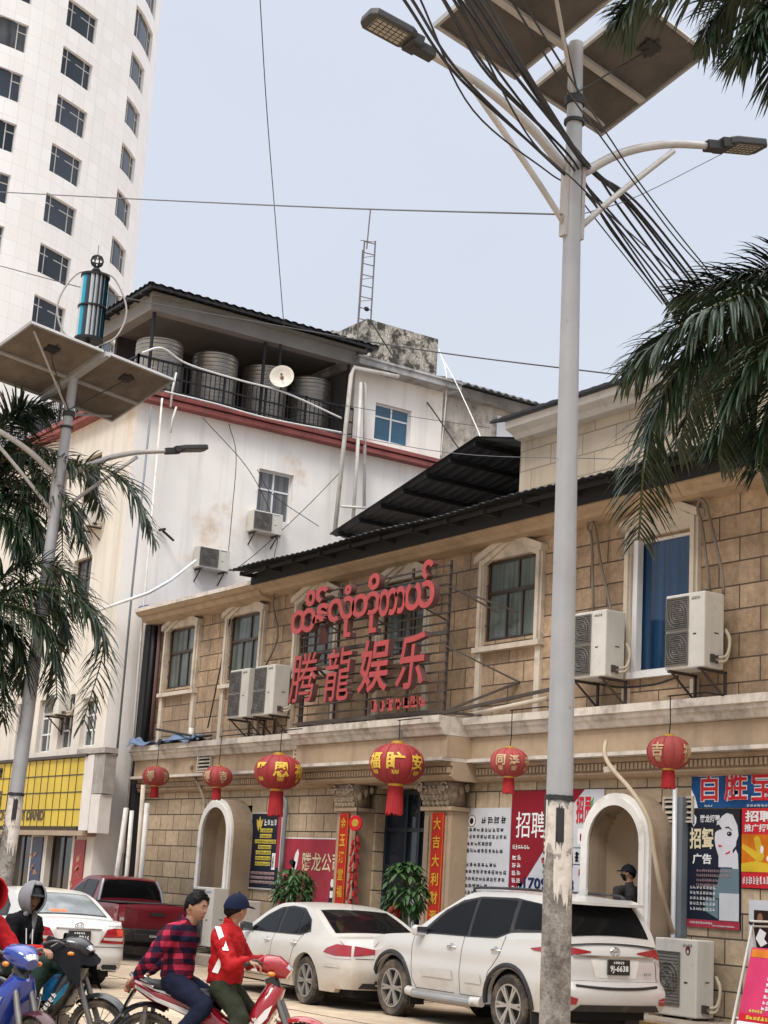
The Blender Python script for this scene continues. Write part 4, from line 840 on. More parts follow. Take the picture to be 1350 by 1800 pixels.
# spring couplets
for x0, x1, chars, lab in ((-24.56, -24.27, "\u91d1\u7389\u6ee1\u5802\u798f\u6c38\u660c", "red couplet scroll with gold characters on the left entrance pillar"), (-21.74, -21.4, "\u5927\u5409\u5927\u5229\u8d22\u6e90\u8fdb", "red couplet scroll with gold characters on the right entrance pillar")):
    p = PB(lab, "scroll", x0, x1, .75, 2.9, scroll, "couplet_scroll", y=15.7, th=.03)
    for k, ch in enumerate(chars): p.text(gold_sc, ch, .2, .8, .87 - k * .138, .965 - k * .138, .02)
    p.rect("gold_edge", gold_sc, .03, .05, .01, .99); p.rect("gold_edge", gold_sc, .95, .97, .01, .99); p.done()
# hanging red firecracker string with a knot on top
t = T("firecracker_string", "red hanging string of toy firecrackers with a round knot by the entrance", "decoration", (-24.02, 15.62, .75))
m = MB(); r = random.Random(4)
for k in range(46):
    z = 2.5 - k * .036; a = k * 2.4; ww = .05 if k < 22 else .075; m.tube([(-23.92 + ww * math.cos(a), 15.62 + ww * math.sin(a), z), (-23.92 + (ww + .03) * math.cos(a), 15.62 + (ww + .03) * math.sin(a), z - .10)], .026, 6)
m.build("firecrackers", tass_m, t)
m = MB(); m.lathe([(0.001, -.02), (.13, -.02), (.14, 0), (.13, .02), (.001, .02)], (-23.92, 15.6, 2.72), (.45, -.9, 0), 20); m.build("round_knot", redv, t)
m = MB(); m.lathe([(.001, .021), (.07, .021), (.06, .03), (.001, .03)], (-23.92, 15.6, 2.72), (.45, -.9, 0), 14); m.build("knot_centre", gold_m, t)
m = MB(); m.tube([(-23.92, 15.62, 3.1), (-23.92, 15.62, .75)], .008, 5); m.tube([(-23.92, 15.62, .9), (-23.92, 15.62, .72)], .03, 6); m.build("cord", post_m, t)
# yellow shop sign on the white block with dark lettering
ysg = mat("yellow_sign_panel", (.56, .40, .035), .5, var=.12, scale=1.5, streak=.2)
y0 = YB - .27
t = T("shop_sign", "large yellow gridded shop sign with dark lettering on the cream front", "sign", (-37, y0, 2.6))
m = MB(); m.box(-50, -34.47, y0, YB - .002, 2.58, 4.16); bd = m.build("panel", ysg, t)
m = MB()
for k in range(5): z = 2.58 + k * .395; m.box(-50, -34.46, y0 - .012, y0 - .001, z - .012, z + .012)
for k in range(37): x = -34.48 - k * .42; m.box(x - .01, x + .01, y0 - .011, y0 - .002, 2.58, 4.16)
m.build("grid_joint", mat("sign_joint", (.05, .04, .02), .7), bd)
m = MB(); m.box(-50, -34.3, y0 - .08, YB - .003, 4.165, 4.23); m.build("top_trim", frame_m, t)
f = FY(-50, y0, 2.58)
m = MB(); lt_ = mat("sign_brown_lettering", (.05, .035, .02), .5)
for k in range(8): f.scribble(m, 7.6 + k * .36, 7.9 + k * .36, 1.2, 1.5, 1, .015, 200 + k, .9, .3); f.scribble(m, 7.4 + k * .4, 7.78 + k * .4, .42, 1.05, 1, .015, 220 + k, .9, .3)
f.text(m, "CN TOEET DAND", 10.4, 13.4, .14, .4, .02, .03); m.build("lettering", lt_, bd)
MB().tube([(-34.55, y0 - .02, 2.58), (-34.56, y0 - .02, 2.3)], .02).build("drip_rod", post_m, t)
# pink price board on a folding stand
t = T("sign_stand", "pink price board on a white tubular stand at the right edge", "sign stand", (-14.6, 15.0, .2))
a = P(1285, 1795, Y=15.0); b_ = P(1322, 1628, Y=15.45); stw = mat("white_tube", (.62, .6, .56), .4, .1, dirt=(.25, .18, .12, 9, .5, .6))
m = MB(); bx = a.x; tx = b_.x
m.tube([(bx, 15.0, .2), (tx, 15.45, b_.z), (tx + 1.1, 15.45, b_.z + .03), (bx + 1.3, 15.0, .2)], .018, 8); m.tube([(bx + .05, 15.04, .36), (bx + 1.25, 15.04, .36)], .015, 8); m.tube([(tx, 15.45, b_.z), (tx - .1, 15.85, .2)], .016, 8); m.tube([(tx, 15.42, b_.z + .06), (tx + 1.1, 15.42, b_.z + .08)], .014, 8)
m.build("tube_frame", stw, t)
m = MB(); m.ball((bx, 15.0, .23), .03, 8, 6); m.ball((tx - .02, 15.45, b_.z + .04), .03, 8, 6); m.build("end_cap", ac_dark, t)
d_ = (V((tx, 15.45, b_.z)) - V((bx, 15.0, .2))); vv_ = V((0, d_.y, d_.z)).normalized(); sk = d_.x / d_.length
f = Face((bx + .06, 14.985, .24), (1, 0, 0), vv_); hh = 1.0
m = MB()
def sq(a0, a1, b0, b1, d0=0, d1=.01, mb=None): f.poly(mb, [(a0 + b0 * sk, b0), (a1 + b0 * sk, b0), (a1 + b1 * sk, b1), (a0 + b1 * sk, b1)], d0, d1); return mb
bd = sq(.03, 1.0, .0, 1.02, -.02, 0, m).build("board", pm("pink_vinyl", (.55, .045, .13), .45, .15), t)
m = MB(); sq(.03, 1.0, .0, .1, .001, .004, m); m.build("white_foot", wht, bd)
m = MB(); sq(.05, 1.0, .9, 1.0, .001, .004, m); m.build("orange_head", pm("orange_head_print", (.65, .2, .03), .5, .3), bd)
m = MB(); sq(.05, 1.0, .11, .2, .001, .004, m); m.build("red_foot_bar", redv, bd)
m = MB(); f.text(m, "\u5f00\u4e1a", .5, .95, .74, .87, .008, .03)
for k in range(6): z = .62 - k * .072; f.scribble(m, .36 + z * sk * .4, .62 + z * sk * .4, z, z + .05, 4, .006, 300 + k, .86, .2); f.scribble(m, .7 + z * sk * .4, .86 + z * sk * .4, z, z + .05, 2, .006, 320 + k, .86, .2)
m.build("lettering", wht, bd)
m = MB(); f.scribble(m, .15, .7, .13, .18, 9, .008, 400, .85, .25); f.scribble(m, .18, .4, .22, .26, 5, .008, 401, .85, .25); m.build("yellow_lettering", yel, bd)

# ------------------------------------------------------------------ tarpaulins, pipes and hoses
tarp_m = mat("faded_blue_tarpaulin", (.10, .15, .24), .75, var=.3, scale=3, bump=.4, bscale=9); tarp2 = mat("blue_tarpaulin", (.02, .07, .2), .6, var=.4, scale=2)
r = random.Random(9)
def tarp(label, x0, x1, y0_, y1, z, hmp, m_, seed):
    import itertools
    q = random.Random(seed); ph = [q.random() * 6 for _ in range(6)]
    def fn(a, b):
        x = x0 + (x1 - x0) * a; y = y0_ + (y1 - y0_) * b
        return (x + .05 * math.sin(b * 9 + ph[0]), y + .08 * math.sin(a * 13 + ph[1]), z + hmp * (.5 + .5 * math.sin(a * 7 + ph[2])) * math.sin(math.pi * min(b * 1.1 + .05, 1)) * (1 - .5 * a) + .035 * math.sin(a * 31 + b * 5 + ph[3]) + .03 * math.sin(b * 17 + a * 9 + ph[4]))
    m = MB(); m.grid(fn, 50, 24); m.v += [(x, y, zz - .015) for x, y, zz in m.v]; k = len(m.v) // 2; m.f += [tuple(i + k for i in ff) for ff in m.f]
    tag(m.build("tarpaulin", m_, smooth=True), label, "tarpaulin", "blue tarpaulins")
tarp("crumpled faded blue tarpaulin lying on the left end of the stone ledge", -33.5, -30.2, 15.5, 16.05, 4.44, .22, tarp_m, 3)
tarp("deep blue tarpaulin tucked behind the upper cornice beside the white wall", -33.9, -28.9, 15.75, 17.6, 7.62, .32, tarp2, 6)
def pipe(label, pts, rad, m_, group=None, cat="pipe", name="pipe", sm=4):
    tag(MB().tube(catmull(pts, sm) if sm else pts, rad, 8).build(name, m_, smooth=True), label, cat, group)
pvc = mat("white_pvc", (.60, .58, .54), .5, var=.15, scale=3, dirt=(.25, .2, .16, 4, .6, .55)); gpvc = mat("grey_pvc", (.16, .18, .20), .5, var=.2)
pg = "white plastic drain pipes on the white block"
pipe("tall white pipe bending over at the rooftop room corner down to the hall roof", [P(700, 662, X=-33.75), P(622, 646, X=-33.75), P(617, 660, X=-33.75), P(588, 940, X=-33.75)], .06, pvc, pg, sm=0)
pipe("white pipe right of the tall pipe, crossed by a short brace", [P(634, 672, X=-33.8), P(628, 800, X=-33.8), P(620, 925, X=-33.8)], .05, pvc, pg, sm=0)
pipe("short white pipe ending beside the dark canopy edge", [P(640, 672, X=-33.9), P(642, 680, X=-33.9), P(640, 890, X=-33.9)], .045, pvc, pg, sm=0)
pipe("horizontal white brace between the tall pipes", [P(600, 890, X=-33.72), P(642, 893, X=-33.72)], .035, pvc, pg, sm=0)
pipe("long white cable duct sloping down from the small unit to the palm", [P(345, 985, X=-33.6), P(300, 1020, X=-33.6), P(262, 1042, Y=15.0), P(170, 1074, Y=15.0)], .035, wht, pg, sm=0)
for i, (x0, y0_, x1, y1, lab) in enumerate(((310, 655, 300, 715, "thin white pipe by the terrace corner railing"), (285, 700, 218, 1500, "white pipe running down the white block corner to the ground"), (266, 715, 205, 1330, "thin dark pipe down the corner of the white block"), (310, 715, 300, 760, "short white pipe stub below the red band"))):
    pipe(lab, [P(x0, y0_, X=-33.8), P((x0 + x1) / 2 - 2, (y0_ + y1) / 2, X=-33.85), P(x1, y1, X=-33.8)], .028, pvc if "dark" not in lab else gpvc, pg, sm=0)
for i, (x0, y0_, x1, y1, rd, m_, lab) in enumerate(((222, 1420, 205, 1540, .06, pvc, "leftmost of the ground floor drain pipes between the buildings"), (232, 1425, 222, 1545, .05, pvc, "white drain pipe second from left between the two buildings"), (252, 1380, 240, 1540, .05, surr_m, "tan drain pipe between the two buildings"), (259, 1412, 248, 1540, .06, pvc, "rightmost pale drain pipe against the sandstone wall"))):
    pipe(lab, [P(x0, y0_, Y=15.4), P(x1, y1, Y=15.4), tuple(P(x1, y1, Y=15.4).xy) + (.0,)], rd, m_, "drain pipes between the two buildings", sm=0)
tag(MB().box(-33.9, -33.62, 15.9, 16.3, 0, 7.3).build("gap_shade_box", dark_m), "dark box painted as the shade in the gap between white block and sandstone hall", "gap")  # solid dark box takes the place of shade between the two walls
pipe("black downpipe at the left end of the sandstone upper wall", [(-33.5, 15.95, 7.25), (-33.52, 15.98, 4.5)], .06, post_m, sm=0); pipe("rusty downpipe beside the black one at the sandstone wall", [(-33.3, 16.0, 7.25), (-33.3, 16.02, 4.5)], .05, mat("red_rust_pipe", (.1, .05, .045), .7), sm=0)
pipe("steel downpipe with grey channel right of the near arched niche", [P(1187, 1385, Y=15.95), P(1183, 1640, Y=15.95), (P(1183, 1640, Y=15.95).x, 15.95, .2)], .035, alum_m, sm=0)
cx_ = P(1194, 1450, Y=15.98).x
tag(MB().box(cx_ - .06, cx_ + .06, 15.98, YP - .001, .2, 3.12).build("channel", gpvc), "grey metal channel fixed right of the near arched niche", "channel")
pipe("thick beige hose draping from the ledge over the near niche to the ground unit", [P(1065, 1303, Y=15.55), P(1063, 1325, Y=15.35), P(1075, 1350, Y=15.3), P(1110, 1390, Y=15.1), P(1140, 1440, Y=15.1), P(1150, 1500, Y=15.1), P(1163, 1570, Y=15.2), P(1183, 1640, Y=15.6)], .032, mat("beige_hose", (.42, .34, .24), .8), cat="hose", name="hose")
tag(MB().obox(P(1072, 1352, Y=15.35), (1, 0, .1), (0, 1, 0), (-.1, 0, 1), .1, .03, .04).build("hose_clip", surr_m), "small pale bracket holding the thick beige hose", "bracket")
pipe("beige hose from the left vent down to the far niche", [P(336, 1345, Y=15.75), P(338, 1360, Y=15.9), P(352, 1385, Y=15.9), P(362, 1420, Y=15.95)], .03, mat("beige_hose2", (.36, .3, .22), .8), cat="hose", name="hose")
pipe("grey hose rising from the black price board to the ledge", [P(492, 1400, Y=16.0), P(503, 1410, Y=16.0), P(500, 1460, Y=15.98), P(495, 1530, Y=15.98)], .035, gpvc, cat="hose", name="hose")
for lab, pts in (("looped hose pair above the hidden twin-fan unit", [(1043, 1080), (1040, 950), (1033, 930), (1036, 918), (1045, 925), (1058, 1000), (1075, 1080), (1078, 1150)]), ("looped hose pair above the unit at the blue window", [(1248, 1040), (1235, 930), (1226, 895), (1232, 878), (1240, 885), (1245, 900), (1268, 1000), (1272, 1045)]), ("dark hose beside the second pedimented window", [(462, 1180), (488, 1120), (480, 1060), (490, 1010), (500, 1003)])):
    pipe(lab, [P(x, y, Y=15.95) for x, y in pts], .022, mat("old_hose", (.17, .135, .105), .8), cat="hose", name="hose")
pipe("dark cable from the far left window to the ledge", [P(405, 1085, Y=16.05), P(382, 1200, Y=16.0), P(365, 1280, Y=15.9)], .016, post_m, cat="cable", name="cable"); pipe("white vent pipe standing on the ledge", [(-31.0, 15.85, 4.42), (-31.0, 15.85, 4.75)], .06, pvc, sm=0)
pipe("black rod lying along the ledge by the blue tarpaulin", [(-32.2, 15.6, 4.75), (-30.2, 15.6, 4.5), (-29.6, 15.6, 4.5)], .025, post_m, cat="rod", name="rod", sm=0); pipe("pale rail along the upper wall right of the letter sign", [P(800, 1262, Y=15.9), P(960, 1228, Y=15.9)], .04, surr_m, cat="rail", name="rail", sm=0)
pipe("sagging black cable below the blue curtained window", [P(1040, 1200, Y=15.95), P(1090, 1208, Y=15.95), P(1150, 1203, Y=15.95), P(1190, 1190, Y=15.95)], .016, post_m, cat="cable", name="cable")
tag(MB().bar(P(283, 930, X=-34.15), P(305, 950, X=-33.8), .05).bar(P(280, 932, X=-34.15), P(290, 930, X=-33.9), .05).build("wall_hook", post_m), "bent black hook sticking out of the white side wall", "hook")
# ------------------------------------------------------------------ street lamps with solar panels
pole_m = mat("painted_steel_pole", (.34, .345, .355), .5, .1, var=.12, scale=2, streak=.25, dirt=(.2, .17, .14, 5, .6, .66))
peel_m = mat("peeling_grey_pole_base", (.33, .30, .265), .9, var=.4, scale=4, streak=.3, bump=.6, bscale=22, dirt=(.045, .036, .03, 6, 1.0, .47), noise2=.45)
paper_m = mat("torn_bill_paper", (.6, .55, .49), .85, var=.2, scale=8, dirt=(.2, .15, .11, 9, .7, .55)); black_rag = mat("black_bill", (.02, .02, .022), .7)
arm_m = mat("lamp_arm_paint", (.38, .36, .34), .5, .1, var=.15, scale=4, dirt=(.2, .16, .12, 6, .6, .6))
panel_back = mat("dirty_panel_backing", (.16, .13, .105), .85, var=.35, scale=2.5, dirt=(.08, .06, .045, 6, .7, .56)); panel_top = mat("solar_cells", (.01, .012, .03), .15); panel_edge = mat("panel_edge_aluminium", (.4, .39, .37), .45, .5)
led_m = mat("led_lens", (.3, .27, .22), .35, var=.2, scale=30); head_m = mat("lamp_head_grey", (.045, .045, .047), .5, .3)
def street_lamp(label, x0, y0, lean, zj, r_arm, panel, base_z, seed, turb=False, pb=None):
    panel_back = pb or globals()['panel_back']; gp = .05 if turb else .13
    zc, L_, W_, thp, tip = panel
    t = T("street_lamp", label, "street lamp", (x0, y0, 0), "solar street lamps along the kerb")
    ax = lambda z: V((x0 + lean[0] * z, y0 + lean[1] * z, z))
    ztop = zc - .05
    n_ = 24; zs = [base_z + (ztop - base_z) * k / 12 for k in range(13)]; rad = lambda z: .146 - .0062 * z
    MB().tube([ax(z) for z in zs], [rad(z) for z in zs], 24).build("pole", pole_m, t, smooth=True, auto=True)
    zs = [base_z * k / 4 for k in range(5)]; b = MB().tube([ax(z) for z in zs], [rad(z) + .004 for z in zs], 24); b.lathe([(.26, 0), (.26, .02), (.15, .03)], (x0, y0, 0)); bs = b.build("peeling_base", peel_m, t, smooth=True, auto=True)
    r = random.Random(seed)
    m = MB(); k_ = MB()
    def wrap(mb, a0, a1, z0, z1, off, jag=.08):
        nA, nZ = 14, 8
        def fn(a, b_):
            q = a0 + (a1 - a0) * a; z = z0 + (z1 - z0) * b_
            if b_ == 0: z += jag * (r.random() - .3)
            if b_ == 1: z -= jag * .4 * r.random()
            p_ = ax(z); return (p_.x + (rad(z) + off) * math.cos(q), p_.y + (rad(z) + off) * math.sin(q), z)
        mb.grid(fn, nA, nZ)
    fa = math.atan2(-y0, -x0)
    wrap(m, fa - 1.9, fa + 1.9, base_z - .12, base_z + .45, .008, .25); wrap(m, fa - .3, fa + 1.2, base_z - .5, base_z + .0, .0095, .3); wrap(m, fa - 1.5, fa - .9, base_z + .1, base_z + .5, .011, .1)
    m.build("torn_paper", paper_m, bs)
    wrap(k_, fa - 1.7, fa + 1.7, base_z + .44, base_z + .5, .013, .03); wrap(k_, fa - .2, fa + .35, base_z + .0, base_z + .42, .014, .2); wrap(k_, fa - 1.5, fa - 1.1, base_z + .15, base_z + .46, .015, .08)
    for q in range(9): zz = base_z - .25 + q * .06; wrap(k_, fa - 1.45, fa - 1.2 + .1 * (q % 2), zz, zz + .03, .0135, .01)
    k_.build("black_scraps", black_rag, bs)
    d = V((.11, .994, 0))
    for sg in (-1, 1):
        dd = d * sg; o = ax(zj)
        up = [(0.07, 0), (r_arm * .33, .40), (r_arm * .66, .68), (r_arm, .84)]
        MBa = MB().tube(catmull([o + dd * a + V((0, 0, b_)) for a, b_ in up], 6), [.055 - .0008 * k for k in range(19)], 10); arm = MBa.build("lamp_arm", arm_m, t, smooth=True)
        o2 = ax(zj - .62); MB().tube(catmull([o2 + dd * .08, o2 + dd * (r_arm * .3) + V((0, 0, .5)), o2 + dd * (r_arm * .72) + V((0, 0, 1.25))], 6), .033, 8).build("brace", arm_m, arm, smooth=True)
        pl = MB(); pl.obox(ax(zj - .3) + dd * .105, dd, dd.cross(V((0, 0, 1))), (0, 0, 1), .022, .05, .44); pl.build("mounting_plate", arm_m, arm)
        # lamp head
        hd = (dd + V((0, 0, .2))).normalized(); sd_ = dd.cross(V((0, 0, 1))).normalized(); hn = hd.cross(sd_); hn = hn if hn.z > 0 else -hn
        e_ = o + dd * r_arm + V((0, 0, .84))
        m = MB(); m.obox(e_ + hd * .08, hd, sd_, hn, .13, .07, .055); m.obox(e_ + hd * .2 + hn * .02, hd, sd_, hn, .07, .12, .06)
        hb = m.build("lamp_socket", ac_dark, arm, bevel=.012)
        c = e_ + hd * .50 + hn * .03
        m = MB(); m.prism([c + hd * a + sd_ * b_ - hn * .03 for a, b_ in ((-.27, -.13), (-.2, -.17), (.22, -.17), (.28, -.1), (.28, .1), (.22, .17), (-.2, .17), (-.27, .13))], hn * .085); h2 = m.build("lamp_head", head_m, hb, bevel=.015)
        m = MB(); m.obox(c - hn * .033, hd, sd_, hn, .19, .13, .003); lz = m.build("led_window", led_m, h2)
        m = MB()
        for q in range(7): m.obox(c - hn * .037 + hd * (-.18 + .06 * q), hd, sd_, hn, .004, .13, .002)
        for q in range(5): m.obox(c - hn * .0375 + sd_ * (-.12 + .06 * q), hd, sd_, hn, .19, .004, .002)
        m.build("led_grid", ac_dark, lz)
    # panels
    e1 = V((-math.sin(thp), math.cos(thp), 0)); e2 = V((-math.cos(thp) * math.cos(tip), -math.sin(thp) * math.cos(tip), -math.sin(tip))); en = e1.cross(e2); en = en if en.z > 0 else -en
    c = ax(zc); c.z = zc
    for sg in (-1, 1):
        pc = c + e1 * sg * (L_ / 4 + gp); hl = L_ / 4 - .03
        m = MB(); m.obox(pc + en * .012, e1, e2, en, hl - .02, W_ / 2 - .02, .006); pn = m.build("solar_panel", panel_back, t)
        m = MB(); m.obox(pc + en * .021, e1, e2, en, hl - .02, W_ / 2 - .02, .002); m.build("solar_cells", panel_top, pn)
        m = MB()
        for q in (-1, 1): m.obox(pc + e1 * q * hl, e1, e2, en, .02, W_ / 2 + .02, .028); m.obox(pc + e2 * q * W_ / 2, e1, e2, en, hl - .02, .02, .0275)
        m.build("panel_frame", panel_edge, pn)
        m = MB()
        m.obox(pc + e2 * .12 - en * .02, e1, e2, en, hl - .03, .03, .02); m.build("cross_rail", arm_m, pn)
        m = MB(); m.obox(pc - e2 * .42 - en * .015, e1, e2, en, .12, .08, .02); 
        for q in range(5): a = q * 1.3; m.tube([pc - e2 * .42 - en * .02, pc - e2 * (.42 + .14 * math.cos(a)) + e1 * .16 * math.sin(a) - en * .012], .018, 5)
        m.build("junction_box", ac_dark, pn)
        MB().tube([ax(zc - .75) + V((0, 0, 0)), pc + e1 * sg * hl * .8 + e2 * W_ * .42 * (-1 if sg < 0 else 1) - en * .03], .022, 6).build("strut", arm_m, t)
        MB().tube(catmull([pc - e2 * .42 - en * .03, pc - e2 * .2 - en * .16 - e1 * sg * .2, ax(zc - .7) + V((.1, -.05, 0))], 5), .01, 5).build("lead_wire", ac_dark, pn)
    m = MB()
    if turb: m.obox(c - en * .06, e1, e2, en, .05, W_ / 2 + .05, .045)
    else: m.obox(c - en * .06 + e2 * .12, e1, e2, en, L_ / 2, .035, .03)
    m.build("centre_beam", pole_m if turb else arm_m, t)
    m = MB(); m.lathe([(rad(zc), -.05), (rad(zc) + .03, -.05), (rad(zc) + .03, .05), (rad(zc), .05)], ax(zc - .75), n=20); m.build("clamp_ring", ac_dark, t); m = MB(); m.lathe([(rad(zc) + .012, -.02), (rad(zc) + .035, -.02), (rad(zc) + .035, .02), (rad(zc) + .012, .02)], ax(zc - 1.0), n=20); m.build("clamp_ring", ac_dark, t)
    if turb:
        b = ax(zc) + V((0, 0, .12)); zb, zt2 = P(145, 592, Y=y0 + lean[1] * zc).z, P(155, 484, Y=y0 + lean[1] * zc).z
        cx, cy = b.x + .12, b.y + .16; R = .25
        tm = T("wind_turbine", "small drum shaped wind turbine with blue and silver vanes on the far lamp", "wind turbine", (cx, cy, zb))
        silver = mat("turbine_silver", (.6, .6, .58), .3, .5); teal = mat("turbine_blue", (.01, .32, .46), .35, .1); dk = mat("turbine_dark", (.02, .04, .06), .4)
        for k in range(18):
            a = k * .349; a2 = a + .3
            m = MB(); pts = [(cx + R * math.cos(a + (a2 - a) * j / 3) * (1 - .06 * j), cy + R * math.sin(a + (a2 - a) * j / 3) * (1 - .06 * j)) for j in range(4)]
            for j in range(3): m.add([(pts[j][0], pts[j][1], zb), (pts[j + 1][0], pts[j + 1][1], zb), (pts[j + 1][0], pts[j + 1][1], zt2), (pts[j][0], pts[j][1], zt2)], [(0, 1, 2, 3)])
            m.build("vane", (silver, silver, teal, dk)[k % 4], tm, smooth=True)
        m = MB()
        for z, h_ in ((zb - .03, .05), ((zb + zt2) / 2, .03), (zt2, .04)): m.lathe([(.02, 0), (R + .015, 0), (R + .015, h_), (.02, h_)], (cx, cy, z), n=30)
        m.tube([(b.x, b.y, zc), (cx, cy, zb), (cx, cy, zt2 + .2)], .035, 8); m.lathe([(.06, 0), (.09, .1), (.05, .16)], (cx, cy, zt2 + .04), n=12); m.build("hub", post_m, tm)
        m = MB(); m.lathe([(R * .86, zb), (R * .86, zt2)], (cx, cy, 0), n=24); m.build("inner_drum", dk, tm)
        for sg in (-1, 1):
            q = V((.34, -.94, 0)).cross(V((0, 0, 1))).normalized() * sg; q = V((-.4 * sg * -1, .91 * sg, 0)); h_ = zt2 - zb
            MB().tube(catmull([V((cx, cy, zt2 + .16)), V((cx, cy, zt2 + .02)) + q * .36, V((cx, cy, zb + h_ * .55)) + q * .62, V((cx, cy, zb + h_ * .12)) + q * .5, V((cx, cy, zb - .1)) + q * .18], 8), .018, 7).build("hoop", arm_m, tm, smooth=True)
        m = MB(); bc = V((cx, cy, zt2 + .33))
        for k in range(4):
            a = k * .785; m.tube([bc + V((math.cos(a) * math.cos(j * .3927), math.sin(a) * math.cos(j * .3927), math.sin(j * .3927))) * .115 for j in range(17)], .012, 5)
        m.tube([bc + V((math.cos(j * .3927), math.sin(j * .3927), 0)) * .115 for j in range(17)], .012, 5); m.tube([bc + V((math.cos(j * .3927) * .08, math.sin(j * .3927) * .08, .08)) for j in range(17)], .01, 5); m.tube([bc + V((math.cos(j * .3927) * .08, math.sin(j * .3927) * .08, -.08)) for j in range(17)], .01, 5); m.tube([bc + V((0, 0, .1)), bc + V((0, 0, .32))], .006, 5)
        m.build("cage_ball", post_m, tm)
    return t
street_lamp("near street lamp, pale peeling pole with two solar panels, in front of the sandstone hall", -11.97, 10.17, (-.018, .0), 9.18, 1.82, (10.785, 2.825, 1.537, .235, .393), 2.12, 5, pb=mat("dark_panel_backing", (.085, .076, .07), .85, var=.35, scale=2.5, dirt=(.06, .05, .04, 6, .7, .56)))
street_lamp("far street lamp at the left edge, with solar panels under a small wind turbine", -26.42, 10.2, (.028, .018), 8.4, 1.95, (10.32, 3.4, 1.66, .331, .356), 2.35, 8, True)

# ------------------------------------------------------------------ overhead cables
cab_m = mat("black_cable", (.012, .012, .014), .6); thin_m = mat("thin_wire", (.09, .09, .10), .6)
r = random.Random(21)
t = T("cable_bundle", "thick bundle of black overhead cables crossing the near lamp pole", "cable bundle", tuple(P(1005, 280, Y=9.95)))
paths = []
for x0 in (706, 722): paths.append(([(x0, -12), (808 + (x0 - 706) * .6, 139), (985, 293), (1034, 345), (1084, 415), (1190, 560)], .014))
for a in (0, 9, 21): paths.append(([(768 + a, -12), (862 + a * .8, 130), (1000, 266 + a), (1036, 335), (1090 + a, 412), (1200 + a, 560)], .013))
for a in (0, 12, 24, 33, 46): paths.append(([(800 + a, -12), (892 + a * .75, 120), (1006 + a * .25, 258 + a * .3), (1050, 306), (1096 + a * .7, 370), (1225 + a, 548)], .016))
paths.append(([(730, -12), (830, 190), (965, 300), (1000, 330), (1060, 400), (1160, 530)], .009))
paths.append(([(800, -12), (930, 240), (1010, 320), (1075, 385), (1140, 440), (1250, 540)], .009))
for a in (0, 14): paths.append(([(892 + a, -12), (1000 + a, 160), (1060 + a, 250), (1120, 330 - a), (1200, 440 - a), (1300, 540)], .009))
for pts, rd in paths:
    j = lambda: r.uniform(-4, 4)
    ys_ = (5.6, 7.6, 9.9, 10.6, 12.0, 14.7); MB().tube(catmull([P(x + j(), y + j(), Y=yy + (.0 if i != 2 else r.uniform(-.06, .0))) for i, ((x, y), yy) in enumerate(zip(pts, ys_))], 8), rd, 6).build("cable", cab_m, t)
def wire(label, pts, rad=.01, m_=thin_m): tag(MB().tube(catmull(pts, 8), rad, 5).build("overhead_wire", m_), label, "wire", "thin wires")
wire("single wire from the white tower side to the near lamp pole", [P(-30, 336, Y=10.0), P(240, 350, Y=10.0), P(600, 366, Y=10.0), P(988, 377, Y=10.0)], .011)
wire("near vertical wire from the sky down to the terrace roof", [P(456, -20, D=30), P(468, 180, D=33), P(482, 360, D=36.5), P(500, 585, X=-33.5)], .011)
wire("long wire crossing the blackened stair tower and sky to the right palm", [P(-20, 462, Y=12.5), P(200, 519, Y=12.8), P(480, 571, Y=13.2), P(760, 618, Y=13.6), P(1130, 664, Y=14)], .011, cab_m)
wire("wire from the lower arm of the near lamp toward the right", [P(1025, 376, Y=10.3), P(1120, 345, Y=12), P(1270, 270, Y=14)], .006)
wire("dark wire slung from the stair tower to the alley canopy", [P(655, 570, X=-35.9), P(700, 640, X=-35.5), P(760, 720, X=-34.0), P(812, 795, X=-33.2), P(832, 800, X=-32.5)], .02, cab_m)
wire("white rope from the stair tower corner to the canopy ridge", [P(773, 622, X=-35.9), P(800, 670, X=-33), P(835, 745, X=-30), P(848, 778, X=-27)], .013, pvc)
wire("white cable hanging down beside the rooftop room", [P(772, 615, X=-35.9), P(785, 670, X=-34.0), P(775, 800, X=-33.8)], .016, pvc)
wire("thin wire across the canopy and pale stone annex", [P(560, 755, Y=18.0), P(800, 797, Y=18.5), P(1080, 807, Y=18.8)], .008)
wire("wire slung across the rooftop room window", [P(600, 712, X=-33.5), P(740, 735, X=-33.3), P(860, 752, X=-33.0)], .008, cab_m)
for i, (pts, lab) in enumerate((([(357, 735), (440, 830), (485, 930), (482, 980)], "dark wire sagging over the white side wall left of the window"), ([(402, 745), (415, 800), (408, 900), (400, 985)], "loose wire hanging down the white side wall to the low outdoor unit"), ([(600, 828), (540, 890), (465, 960), (410, 1005)], "slanting wire from the tall pipes to the hall roof"), ([(452, 825), (480, 870), (560, 925)], "short slanting wire across the barred window of the white wall"))):
    wire(lab, [P(x, y, X=-33.95) for x, y in pts], .01, cab_m)
# ropes of white cable along the terrace railing
wire("white cable looped along the terrace railing", [P(250, 620, X=-33.9), P(285, 612, X=-33.8), P(330, 640, X=-33.9), P(420, 668, X=-33.9), P(500, 690, X=-33.85), P(600, 735, X=-33.9)], .025, wht)
wire("second white cable running below the terrace railing", [P(290, 688, X=-33.8), P(380, 710, X=-33.8), P(470, 735, X=-33.8), P(600, 760, X=-33.8)], .02, wht)

